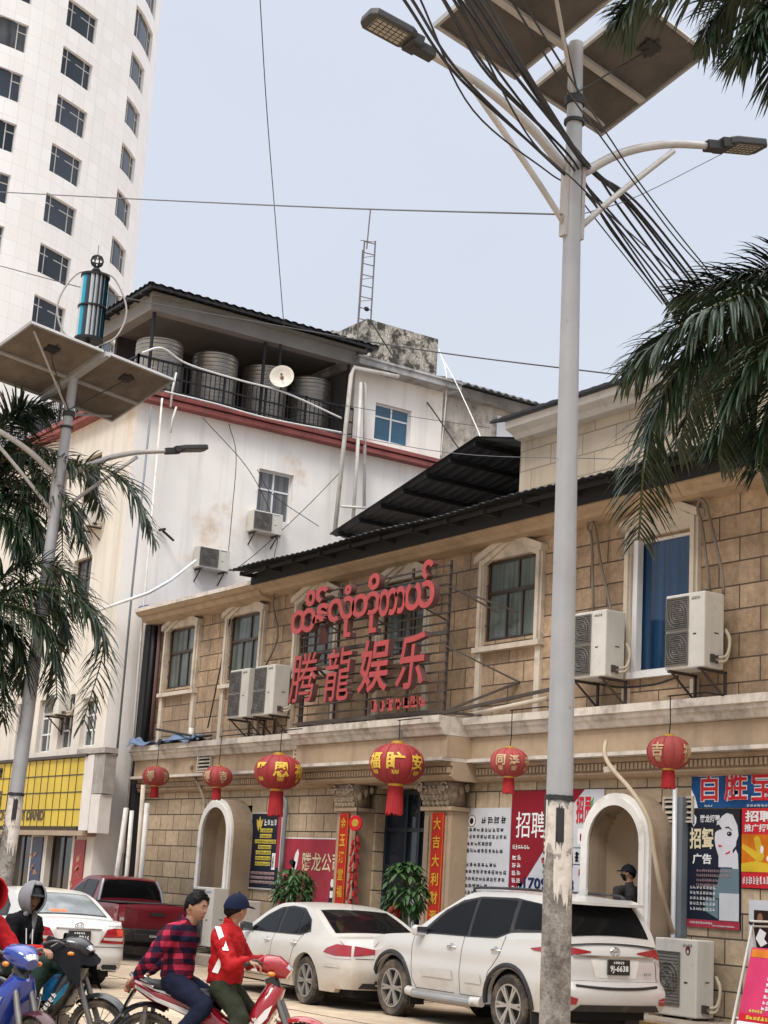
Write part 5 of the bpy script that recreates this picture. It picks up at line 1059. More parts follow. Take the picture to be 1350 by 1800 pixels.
# ------------------------------------------------------------------ palms
palm_m = mat("palm_leaf", (.020, .040, .018), .40, var=.45, scale=3, spec=.45); rach_m = mat("palm_stalk", (.07, .085, .03), .6, var=.3); trunk_m = mat("palm_trunk", (.2, .18, .15), .9, var=.3, scale=2, streak=.3)
def frond(tree, pts, leaf, seed, n=62, w_=.03, plum=.5, grav=.75):
    r = random.Random(seed); c = catmull([V(p) for p in pts], 16); m = MB(); N_ = len(c)
    fr = MB().tube(c, [.03 * (1 - .85 * i / (N_ - 1)) + .004 for i in range(N_)], 6).build("frond", rach_m, tree, smooth=True)
    for k in range(n):
        t = .08 + .92 * k / n; i = t * (N_ - 1); a = int(min(i, N_ - 2)); p = c[a].lerp(c[a + 1], i - a); d = (c[a + 1] - c[a]).normalized()
        side0 = d.cross(V((0, 0, 1))); side0 = side0.normalized() if side0.length > .05 else V((0, 1, 0)); upv = side0.cross(d)
        L_ = leaf * (.55 + .45 * math.sin(math.pi * min(1, .15 + t * .8))) * (1 if t < .9 else .75)
        for sg in (-1, 1):
            for rep_ in range(2):
                roll = r.uniform(-plum, plum) * 1.3; fwd = .35 + .55 * t + r.uniform(-.12, .12)
                q = (side0 * sg * math.cos(roll) + upv * math.sin(roll) + d * fwd).normalized(); l_ = L_ * r.uniform(.75, 1.1); ww = w_ * r.uniform(.75, 1.15)
                pr = p.copy(); dirv = q.copy(); seg = 5; rows = []
                g = grav * r.uniform(.7, 1.3)
                for s_ in range(seg + 1):
                    tt = s_ / seg; wn = ww * (1.15 * (tt + .12) ** .4 * (1 - tt) ** .6 + .04); wv = dirv.cross(V((0, 0, 1))); wv = wv.normalized() if wv.length > .05 else side0
                    wv = (wv + V((0, 0, r.uniform(-.1, .1)))).normalized(); rows.append((pr - wv * wn, pr + V((0, 0, -wn * .5)), pr + wv * wn))
                    dirv = (dirv + V((0, 0, -g / seg * (.4 + 1.3 * tt)))).normalized(); pr = pr + dirv * l_ / seg
                vs = [x for row in rows for x in row]; fs = [(3 * s_ + j, 3 * s_ + j + 1, 3 * s_ + 3 + j + 1, 3 * s_ + 3 + j) for s_ in range(seg) for j in (0, 1)]; m.add(vs, fs)
    m.build("leaflets", palm_m, fr)
def palm(label, crown, base, rad, fronds, D0, leaf, seed, n=62, w_=.03):
    t = T("palm_tree", label, "palm", base, "palms along the kerb"); cr_ = V(crown); b = V(base)
    MB().tube([b, b.lerp(cr_, .5) + V((.05, 0, 0)), cr_ - V((0, 0, .6)), cr_ + V((0, 0, .1))], [rad * 1.3, rad, rad * .8, rad * .5], 14).build("trunk", trunk_m, t, smooth=True)
    for k, f in enumerate(fronds):
        pts = [cr_] + [P(x, y, D=d_) for x, y, d_ in f]; frond(t, pts, leaf, seed + k, n, w_)
    return t
D = 13.4; cr_ = P(1500, 520, D=D)
palm("near palm at the right edge with a long frond drooping over the blue window", cr_, (cr_.x, cr_.y, 0), .16, [
    [(1360, 520, 13.4), (1235, 600, 13.2), (1145, 745, 13.1), (1122, 950, 13.1)], [(1390, 500, 13.3), (1290, 525, 13.0), (1185, 580, 12.9), (1098, 655, 12.9)], [(1420, 560, 13.0), (1340, 620, 12.8), (1285, 700, 12.8), (1262, 800, 12.8)],
    [(1420, 470, 13.8), (1340, 480, 13.9), (1270, 500, 14), (1190, 520, 14.1)], [(1440, 590, 13.2), (1390, 660, 13.0), (1350, 740, 13), (1335, 830, 13)], [(1420, 520, 14.0), (1330, 560, 14.2), (1240, 640, 14.3), (1190, 790, 14.4)],
    [(1560, 400, 13), (1640, 420, 13), (1700, 520, 13)], [(1560, 560, 13), (1620, 650, 13), (1640, 760, 13)]], D, .64, 100, 92, .0185)
cr_ = P(1520, -90, D=12.6)
palm("tall palm hanging its fronds over the near solar panels in the upper right corner", cr_, (cr_.x, cr_.y, 0), .17, [
    [(1380, -90, 12.6), (1240, -60, 12.5), (1140, -20, 12.4), (1085, 35, 12.4)], [(1420, -30, 12.4), (1350, 20, 12.3), (1305, 90, 12.2)], [(1430, -60, 12.9), (1350, -40, 13), (1280, 0, 13.1), (1240, 60, 13.1)], [(1440, -10, 12.3), (1400, 60, 12.2), (1370, 150, 12.1)],
    [(1620, -60, 12.6), (1700, 0, 12.6)], [(1560, -200, 12.6), (1600, -300, 12.6)]], 12.6, .6, 140, 84, .0185)
D = 29.0; cr_ = P(-40, 880, D=D)
palm("left palm behind the far lamp with a frond arching across the pole", cr_, (cr_.x, cr_.y, 0), .2, [
    [(20, 800, 29), (110, 812, 28.6), (215, 840, 28.3), (272, 950, 28.2)], [(0, 850, 29.4), (60, 850, 29.6), (105, 900, 29.7), (110, 985, 29.8)], [(-20, 800, 29), (10, 745, 29), (45, 735, 29)], [(-10, 900, 28.5), (30, 930, 28.3), (45, 990, 28.2)], [(-10, 830, 29.5), (30, 810, 30), (70, 830, 30.2), (90, 880, 30.4)],
    [(10, 790, 29.6), (80, 790, 30), (150, 830, 30.3), (180, 900, 30.5)], [(0, 880, 28.9), (50, 850, 28.7), (120, 880, 28.5), (150, 960, 28.4)], [(0, 760, 29), (40, 720, 29), (85, 720, 29)], [(-90, 820, 29), (-150, 860, 29)], [(10, 870, 28.8), (50, 900, 28.6), (75, 960, 28.5)]], D, .82, 180, 58, .026)
cr_ = P(-30, 1070, D=27.6)
palm("lower left palm with a feathery frond drooping past the small front windows", cr_, (cr_.x, cr_.y, 0), .2, [
    [(40, 1035, 27.4), (125, 1045, 27.2), (182, 1120, 27.1), (145, 1275, 27.1)], [(0, 1090, 27.6), (35, 1130, 27.6), (45, 1210, 27.6)], [(-15, 1120, 27.5), (0, 1180, 27.4), (5, 1270, 27.4)], [(10, 1040, 28), (60, 1040, 28.2), (105, 1070, 28.3), (120, 1140, 28.3)], [(10, 1010, 27.9), (70, 990, 28.0), (130, 1015, 28.1), (160, 1080, 28.2)], [(0, 1060, 27.3), (60, 1080, 27.2), (95, 1140, 27.1), (100, 1230, 27.1)], [(-80, 1050, 27.6), (-130, 1100, 27.6)]], 27.6, .82, 220, 58, .026)

# ------------------------------------------------------------------ potted plants by the entrance
leaf_m = mat("pot_plant_leaf", (.045, .105, .03), .45, var=.45, scale=5, spec=.4); pot_m = mat("glazed_pot", (.25, .05, .04), .35)
def plant(label, px, y0, wpx, hpx, seed, bow):
    c = P(px, y0, Y=14.75); D_ = c.x * CR[0][2] + c.y * CR[1][2] + (c.z - EYE) * CR[2][2]; k = -D_ / FPX; rw, rh = wpx * k / 2, hpx * k / 2
    t = T("potted_plant", label, "plant", (c.x, c.y, 0)); r = random.Random(seed)
    MB().lathe([(.001, 0), (.17, 0), (.23, .38), (.25, .4), (.25, .45), (.21, .45), (.2, .4), (.001, .4)], (c.x, c.y, .0), n=24).build("pot", pot_m, t, smooth=True, auto=True)
    m = MB()
    for q in range(3): m.tube([(c.x + .05 * math.cos(q * 2.09 + z * 5), c.y + .05 * math.sin(q * 2.09 + z * 5), .38 + z) for z in [j * .1 for j in range(int((c.z - .3) / .1))]], .028, 7)
    m.build("trunk", trunk_m, t)
    st = MB(); m = MB()
    for q in range(60):
        u = r.uniform(-1, 1); a = r.uniform(0, 6.283); s_ = r.random() ** .4 * math.sqrt(1 - u * u)
        p = c + V((rw * s_ * math.cos(a), rw * s_ * math.sin(a), rh * u * .95)); o = c + V((0, 0, -rh * .3)); out = (p - o).normalized()
        st.tube([o, o.lerp(p, .6) + V((0, 0, .05)), p], .006, 4); nl = r.choice((5, 6, 7)); l_ = r.uniform(.13, .26)
        e1 = out.cross(V((0, 0, 1))).normalized() if out.cross(V((0, 0, 1))).length > .1 else V((1, 0, 0)); e2 = out.cross(e1)
        for j in range(nl):
            b = 6.283 * j / nl + r.random() * .4; dv = (e1 * math.cos(b) + e2 * math.sin(b) * .7 + out * .5 + V((0, 0, -.55))).normalized(); sv = dv.cross(V((0, 0, 1))); sv = sv.normalized() if sv.length > .1 else e1
            nrm = sv.cross(dv); pts = []
            for tt, ww in ((0, .003), (.3, .026), (.6, .03), (.85, .016), (1, .001)):
                z = p + dv * l_ * tt + V((0, 0, -.06 * tt * tt)); pts.append((z - sv * ww, z + nrm * ww * -.25, z + sv * ww))
            m.add([x for row in pts for x in row], [(3 * s2 + h, 3 * s2 + h + 1, 3 * s2 + 4 + h, 3 * s2 + 3 + h) for s2 in range(4) for h in (0, 1)])
    st.build("branches", rach_m, t); m.build("foliage", leaf_m, t)
    b = c + V((.0, -.18 if bow else -.1, -rh * 1.0)); m = MB()
    for q in range(7): a = q * .9; m.ball(b + V((.09 * math.cos(a), -.03 * (q % 2), .09 * math.sin(a))), (.06, .03, .06), 8, 6)
    m.tube([b, b + V((-.04, 0, -.22))], .02, 5); m.tube([b, b + V((.05, 0, -.2))], .02, 5); m.build("red_bow", tass_m, t)
plant("bushy potted plant with drooping leaves in front of the crimson board", 515, 1556, 66, 66, 11, 0)
plant("taller potted plant with a red bow in front of the dark entrance door", 714, 1558, 72, 92, 17, 1)
# ------------------------------------------------------------------ cars
def lerp_list(pts, x):
    if x <= pts[0][0]: return pts[0][1]
    for (a, b), (c, d) in zip(pts, pts[1:]):
        if x <= c: return b + (d - b) * (x - a) / (c - a)
    return pts[-1][1]
def smooth_list(pts, n=8):
    c = catmull([(a, b, 0) for a, b in pts], n); return [(p.x, p.y) for p in c]
white_paint = mat("white_car_paint", (.50, .49, .47), .28, var=.04, scale=.8, coat=.6, dirt=(.30, .22, .14, 2.5, .6, .5), dirtz=(.25, .8, .25))
ivory_paint = mat("dusty_white_paint", (.50, .485, .45), .3, var=.05, scale=.8, coat=.5, dirt=(.36, .25, .15, 2.2, .85, .45), dirtz=(.2, .85, .35))
maroon_paint = mat("maroon_car_paint", (.15, .006, .015), .3, var=.08, scale=.8, coat=.35, spec=.3, dirt=(.2, .14, .1, 3, .4, .55), dirtz=(.2, .8, .1))
glass_d = mat("tinted_car_glass", (.006, .007, .008), .05, var=.3, spec=.13, scale=1.2); black_pl = mat("black_plastic_trim", (.018, .018, .019), .55, var=.25, dirt=(.16, .12, .08, 5, .45, .55))
tyre_m = mat("dusty_tyre", (.035, .031, .027), .9, var=.3, scale=8, dirt=(.2, .15, .10, 4, .75, .46), bump=.3, bscale=60); rim_m = mat("machined_rim", (.42, .41, .39), .3, .7, var=.15, dirt=(.25, .19, .13, 7, .6, .52)); rim_d = mat("dark_rim_pocket", (.02, .02, .02), .6)
chrome = mat("chrome", (.55, .55, .56), .12, .95, var=.05); tail_red = mat("tail_light_red", (.28, .006, .012), .12, var=.2, scale=9, coat=.8); tail_cl = mat("tail_light_clear", (.5, .42, .4), .15, coat=.8); tail_hot = mat("tail_light_bright", (.62, .06, .03), .15, coat=.8)
seam_m = mat("panel_gap", (.06, .055, .05), .8); plate_b = mat("black_plate", (.015, .015, .016), .4); under_m = mat("underbody", (.01, .01, .01), .95); plate_w = mat("plate_lettering", (.75, .75, .75), .5); orange_m = mat("orange_sticker", (.8, .16, .05), .5)
class Car:
    def __init__(s, label, cat_, name, paint, M4, zt, wp, g, xt, xn, sill, wheels, R, Ra, zr, tum, crown, roof_in=.06, W0tail=None, group=None):
        s.zt, s.wp, s.gl, s.xtl, s.xnl, s.zr = smooth_list(zt), smooth_list(wp), smooth_list(g), smooth_list(xt, 4), smooth_list(xn, 4), smooth_list(zr)
        s.M, s.tum, s.crown, s.paint, s.sill, s.R, s.Ra, s.wh, s.ri = M4, tum, crown, paint, sill, R, Ra, wheels, roof_in
        s.X0, s.X1 = zt[0][0], zt[-1][0]
        s.t = T(name, label, cat_, M4 @ V((sum(wheels) / 2, 0, 0)), group)
        s.body()
    def side(s, x, z): return lerp_list(s.wp, x) * lerp_list(s.gl, z)
    def low(s, x):
        z = s.sill + (.06 if x < s.X0 + .3 or x > s.X1 - .3 else 0)
        for w_ in s.wh:
            if abs(x - w_) < s.Ra: z = max(z, s.R + math.sqrt(s.Ra ** 2 - (x - w_) ** 2) * .97)
        return z
    def xw(s, x, z):
        u0 = max(0, 1 - (x - s.X0) / .5); u1 = max(0, 1 - (s.X1 - x) / .5)
        return x + u0 * u0 * (lerp_list(s.xtl, z) - s.X0) + u1 * u1 * (lerp_list(s.xnl, z) - s.X1)
    def hull(s, x, z, sg=1, d=0): return V((s.xw(x, z), sg * (s.side(x, z) + d), z))
    def yg(s, x, z):
        zb = lerp_list(s.zt, x); h = max(0, z - zb); return lerp_list(s.wp, x) * lerp_list(s.gl, zb) - s.ri - s.tum * h - .16 * h * h
    def glas(s, x, z, sg=1, d=0): return V((x, sg * (s.yg(x, z) + d), z))
    def top(s, x, f): z = lerp_list(s.zr, x); return V((x, f * s.yg(x, z), z + s.crown * (1 - f * f)))
    def tail(s, y, z):
        W = s.side(s.X0, z); q = max(-1, min(1, y / W)); return V((s.xw(s.X0, z) - .07 * (1 - q * q), y, z))
    def deck(s, x, f): z = lerp_list(s.zt, x); return V((s.xw(x, z), f * s.side(x, z), z + .035 * (1 - f * f)))
    def put(s, mb, name, m_, par=None, smooth=True, auto=True): return mb.xf(s.M).build(name, m_, par or s.t, smooth, merge=True, auto=auto)
    def strip(s, mb, lo, hi, fn, d=.006, n=16, k=6):
        def rs(p, t):
            L_ = [0.0]
            for a, b in zip(p, p[1:]): L_.append(L_[-1] + math.hypot(b[0] - a[0], b[1] - a[1]))
            q = t * L_[-1]
            for i in range(1, len(p)):
                if q <= L_[i] + 1e-9: u = (q - L_[i - 1]) / max(1e-9, L_[i] - L_[i - 1]); return p[i - 1][0] + (p[i][0] - p[i - 1][0]) * u, p[i - 1][1] + (p[i][1] - p[i - 1][1]) * u
            return p[-1]
        def f(a, b):
            l, h = rs(lo, a), rs(hi, a); u, v = l[0] + (h[0] - l[0]) * b, l[1] + (h[1] - l[1]) * b
            p = fn(u, v); e = 2e-3; nn = (fn(u + e, v) - fn(u - e, v)).cross(fn(u, v + e) - fn(u, v - e))
            if nn.length < 1e-12: nn = V((0, 0, 1))
            nn.normalize(); c = V((.8, 0, .7)); 
            if nn.dot(p - c) < 0: nn = -nn
            return p + nn * d
        return mb.grid(f, n, k)
    def body(s):
        xs = set(); N_ = 96
        for i in range(N_ + 1): xs.add(round(s.X0 + (s.X1 - s.X0) * i / N_, 4))
        for w_ in s.wh:
            for k in range(25): xs.add(round(w_ - s.Ra * math.cos(math.pi * k / 24), 4))
            xs |= {round(w_ - s.Ra - .001, 4), round(w_ + s.Ra + .001, 4)}
        for k in range(1, 10): xs.add(round(s.X0 + .02 * k, 4)); xs.add(round(s.X1 - .02 * k, 4))
        xs = sorted(xs); nz = 16; m = MB()
        for sg in (-1, 1):
            vs = []; n0 = nz + 1
            for x in xs:
                zl, zh = s.low(x), lerp_list(s.zt, x)
                vs += [s.hull(x, zl + (zh - zl) * (j / nz) ** .9, sg) for j in range(n0)]
            m.add(vs, [(i * n0 + j, (i + 1) * n0 + j, (i + 1) * n0 + j + 1, i * n0 + j + 1) for i in range(len(xs) - 1) for j in range(nz)])
            lip = []
            for x in xs: p = s.hull(x, s.low(x), sg); lip += [p, V((p.x, p.y - sg * .09, p.z - .0))]
            m.add(lip, [(2 * i, 2 * i + 2, 2 * i + 3, 2 * i + 1) for i in range(len(xs) - 1)])
        vs = []; k_ = 12
        for x in xs: vs += [s.deck(x, -1 + 2 * j / k_) for j in range(k_ + 1)]
        m.add(vs, [(i * (k_ + 1) + j, (i + 1) * (k_ + 1) + j, (i + 1) * (k_ + 1) + j + 1, i * (k_ + 1) + j + 1) for i in range(len(xs) - 1) for j in range(k_)])
        for end in (0, 1):
            x = xs[-1] if end else xs[0]; zl, zh = s.low(x), lerp_list(s.zt, x); vs = []
            for j in range(nz + 1):
                z = zl + (zh - zl) * (j / nz) ** .9; W = s.side(x, z)
                for q in range(k_ + 1): f = -1 + 2 * q / k_; vs.append(V((s.xw(x, z) + (1 if end else -1) * .07 * (1 - f * f) * min(1, (zh - z) / .06 + (.0 if j < nz else 0)), f * W, z + (.035 * (1 - f * f) * (j / nz) ** 8))))
            m.add(vs, [(j * (k_ + 1) + q, j * (k_ + 1) + q + 1, (j + 1) * (k_ + 1) + q + 1, (j + 1) * (k_ + 1) + q) for j in range(nz) for q in range(k_)])
        # greenhouse
        x0, x1 = s.zr[0][0], s.zr[-1][0]; gx = [x0 + (x1 - x0) * (.5 - .5 * math.cos(math.pi * i / 56)) for i in range(57)]
        for sg in (-1, 1):
            vs = []
            for x in gx:
                zb, zz = lerp_list(s.zt, x), lerp_list(s.zr, x); zz = max(zz, zb + .001); vs += [s.glas(x, zb - .01 + (zz - zb + .01) * j / 8, sg) for j in range(9)]
            m.add(vs, [(i * 9 + j, (i + 1) * 9 + j, (i + 1) * 9 + j + 1, i * 9 + j + 1) for i in range(56) for j in range(8)])
        vs = []
        for x in gx: vs += [s.top(x, -1 + 2 * j / 14) for j in range(15)]
        m.add(vs, [(i * 15 + j, (i + 1) * 15 + j, (i + 1) * 15 + j + 1, i * 15 + j + 1) for i in range(56) for j in range(14)])
        m.xf(s.M); s.b = m.build("body", s.paint, s.t, True, merge=True, auto=True)
        u = MB(); u.box(s.X0 + .12, s.X1 - .15, -.62, .62, s.sill - .06, .62)
        for w_ in s.wh: u.box(w_ - s.Ra, w_ + s.Ra, -.66, .66, s.sill, s.R + s.Ra * .98)
        u.box(s.X0 + .25, s.X0 + .9, -.35, .35, s.sill - .12, s.sill); s.put(u, "underbody", under_m, None, False)
        for w_ in s.wh:
            for sg in (-1, 1): s.wheel(w_, sg)
    def wheel(s, x, sg, spokes=6, wd=.23):
        R = s.R; yo = sg * (max(lerp_list(s.wp, x) - .03, .7)); ax = V((0, sg, 0)); o = V((x, yo - sg * wd / 2, R))
        m = MB(); rr = R * .70; prof = [(rr, -wd * .42), (R * .93, -wd * .5), (R * .985, -wd * .40), (R, -wd * .2), (R, wd * .2), (R * .985, wd * .40), (R * .93, wd * .5), (R * .8, wd * .48), (rr, wd * .40)]
        m.lathe(prof, o, ax, 40)
        for k in range(46):
            a = k * 6.28319 / 46; u_ = V((math.cos(a), 0, math.sin(a))); m.obox(o + u_ * R * 1.0, u_, V((0, 1, 0)), u_.cross(V((0, 1, 0))), .008, wd * .36, .012)
        wt = m.xf(s.M).build("wheel", tyre_m, s.t, True, auto=True)
        m = MB(); m.lathe([(rr * 1.01, wd * .38), (rr * 1.0, wd * .46), (rr * .93, wd * .46), (rr * .9, wd * .3), (rr * .88, wd * .1)], o, ax, 40)
        for k in range(s.spokes):
            for off in (-.11, .11) if s.dbl else (0,):
                a = k * 6.28319 / s.spokes + off; u_ = V((math.cos(a), 0, math.sin(a))); a2 = a - off * .6; u2 = V((math.cos(a2), 0, math.sin(a2)))
                m.bar(o + u2 * R * .1 + ax * wd * .36, o + u_ * rr * .93 + ax * wd * .40, .034 * (1 if s.dbl else 1.5), .03, up=ax)
        m.lathe([(.001, wd * .42), (R * .13, wd * .42), (R * .16, wd * .34), (R * .16, wd * .2)], o, ax, 18); m.xf(s.M).build("rim", rim_m, wt, True, auto=True)
        m = MB(); m.lathe([(.001, wd * .05), (rr * .9, wd * .05), (rr * .95, wd * .12)], o, ax, 30); m.lathe([(R * .3, wd * .14), (R * .5, wd * .14), (R * .5, wd * .1)], o, ax, 24); m.xf(s.M).build("brake_disc", rim_d, wt, True)
    spokes, dbl = 6, True
    def seam(s, pts, fn=None, w_=.006):
        m = MB(); fn = fn or (lambda u, v: s.hull(u, v, s.sg)); pp = []
        for (a, b), (c, d) in zip(pts, pts[1:]): pp += [(a + (c - a) * k / 8, b + (d - b) * k / 8) for k in range(8)]
        pp.append(pts[-1]); m.tube([fn(a, b) for a, b in pp], w_, 5); return m
    sg = 1
    def plate(s, y, z, w_, h_, txt, small=None):
        p = s.tail(y, z) + V((-.022, 0, 0)); f = Face(p + V((0, w_ / 2, -h_ / 2)), (0, -1, 0), (0, 0, 1))
        m = f.rect(MB(), 0, w_, 0, h_, -.01, .005); pl = s.put(m, "number_plate", plate_b, None, False)
        m = MB(); f.text(m, txt, .03 * w_ / .3, w_ * .93, h_ * .12, h_ * (.62 if small else .86), .008, .02)
        if small: f.scribble(m, w_ * .25, w_ * .75, h_ * .72, h_ * .9, 5, .007, 3, .8, .25)
        s.put(m, "plate_lettering", plate_w, pl, False)
        m = MB()
        for a in ((0, w_, 0, .008), (0, w_, h_ - .008, h_), (0, .008, .008, h_ - .008), (w_ - .008, w_, .008, h_ - .008)): f.rect(m, *a, .005, .009)
        s.put(m, "plate_rim", seam_m, pl, False)
    def emblem(s, y, z, r, m_=None):
        p = s.tail(y, z) + V((-.012, 0, 0)); m = MB()
        m.tube([p + V((0, r * math.cos(a * .2618), r * .7 * math.sin(a * .2618))) for a in range(25)], .007, 5); m.tube([p + V((0, r * .45 * math.cos(a * .2618), r * .66 * math.sin(a * .2618))) for a in range(25)], .006, 5); m.tube([p + V((0, r * .75 * math.cos(a * .2618), .2 * r + r * .28 * math.sin(a * .2618))) for a in range(25)], .006, 5)
        s.put(m, "emblem", chrome)
    def mirror(s, x, z, m_, sg=1):
        b = s.glas(x, z, sg); m = MB(); c = b + V((.03, sg * .13, .02))
        m.prism([c + V((dx, sg * dy, dz)) for dx, dy, dz in ((-.07, .1, -.07), (-.07, -.08, -.07), (-.07, -.1, .05), (-.07, .08, .08), (-.07, .12, .03))], V((.13, -sg * .02, 0))); o = m.xf(s.M).build("mirror", m_, s.t, False, bevel=.025)
        m = MB(); m.bar(b, c + V((0, -sg * .05, -.04)), .05, .04); s.put(m, "mirror_arm", black_pl, o, False)
        m = MB(); m.obox(c + V((-.074, 0, 0)), (1, 0, 0), (0, 1, 0), (0, 0, 1), .003, .08, .055); s.put(m, "mirror_glass", chrome, o, False)
    def handle(s, x, z, m_, sg=1):
        p = s.hull(x, z, sg); m = MB(); m.lathe([(.001, 0), (.055, .0), (.06, .004), (.001, .006)], p + V((0, sg * -.001, -.005)), (0, sg, 0), 16)
        m.tube(catmull([p + V((-.10, sg * .0, 0)), p + V((-.07, sg * .028, .005)), p + V((.06, sg * .028, .005)), p + V((.09, 0, 0))], 5), .013, 6); s.put(m, "door_handle", m_)
def car_matrix(s_, psi, x, y): return Matrix.Translation((x, y, 0)) @ Matrix.Rotation(psi, 4, 'Z') @ Matrix.Scale(s_, 4)
def side_windows(c, wins, trim, m_trim=black_pl, sides=(1, -1)):
    for sg in sides:
        c.sg = sg; m = MB(); c.strip(m, trim[0], trim[1], lambda u, v: c.glas(u, v, sg), .003, 30, 8); tr = c.put(m, "window_trim", m_trim)
        for lo, hi in wins: m = MB(); c.strip(m, lo, hi, lambda u, v: c.glas(u, v, sg), .009, 20, 8); c.put(m, "side_window", glass_d, tr)
    c.sg = 1
# --- white off-roader
c = Car("white off-roader parked by the near lamp pole, rear plate toward the right", "car", "off_roader", white_paint, car_matrix(.935, 3.116, -15.63, 13.38),
        [(-1.02, 1.20), (-.8, 1.235), (-.4, 1.24), (.1, 1.21), (.7, 1.175), (1.5, 1.165), (2.1, 1.16), (2.5, 1.15), (3.0, 1.11), (3.4, 1.03), (3.62, .93), (3.72, .82)],
        [(-1.02, .80), (-.9, .88), (-.6, .915), (0, .93), (1.3, .915), (2.7, .93), (3.1, .915), (3.45, .84), (3.65, .70), (3.72, .60)],
        [(.25, .93), (.45, .975), (.7, 1.0), (.85, .985), (1.0, .985), (1.15, .955), (1.3, .93)], [(.3, -.99), (.5, -1.09), (.68, -1.09), (.78, -1.0), (1.0, -.985), (1.2, -.93)], [(.3, 3.60), (.5, 3.70), (.8, 3.70), (1.0, 3.6)],
        .36, (0, 2.745), .385, .475, [(-.97, 1.21), (-.88, 1.40), (-.74, 1.64), (-.6, 1.74), (-.3, 1.785), (.3, 1.81), (.9, 1.805), (1.3, 1.75), (1.62, 1.60), (2.0, 1.40), (2.42, 1.15)], .24, .035)
Car.dbl = True
side_windows(c, [([(2.12, 1.2), (1.08, 1.205)], [(2.0, 1.25), (1.72, 1.46), (1.45, 1.60), (1.08, 1.685)]), ([(1.0, 1.205), (.42, 1.225), (.16, 1.30)], [(1.0, 1.695), (.5, 1.705), (.16, 1.70)]), ([(.06, 1.34), (-.62, 1.36)], [(.06, 1.70), (-.3, 1.68), (-.56, 1.60)])],
             ([(2.24, 1.175), (1.0, 1.185), (.4, 1.20), (.1, 1.29), (-.66, 1.33)], [(2.1, 1.24), (1.75, 1.50), (1.4, 1.66), (1.0, 1.725), (.2, 1.735), (-.56, 1.66)]))
m = MB(); c.strip(m, [(-.93, -.86), (-.93, .86)], [(-.66, -.8), (-.66, .8)], c.top, .008, 24, 8); c.put(m, "rear_window", glass_d)
m = MB(); c.strip(m, [(2.36, -.84), (2.36, .84)], [(1.42, -.8), (1.42, .8)], c.top, .008, 24, 8); c.put(m, "windscreen", glass_d)
m = MB()
m.prism([(-.60, -.62, 1.752), (-.60, .62, 1.752), (-.88, .60, 1.705), (-.92, .3, 1.70), (-.92, -.3, 1.70), (-.88, -.60, 1.705)], (0, 0, .035)); c.put(m, "roof_spoiler", white_paint, None, False)
m = MB(); m.prism([(-.2, -.02, 1.80), (-.42, -.02, 1.80), (-.44, -.02, 1.90), (-.38, -.02, 1.90)], (0, .04, 0)); c.put(m, "roof_fin", white_paint, None, False)
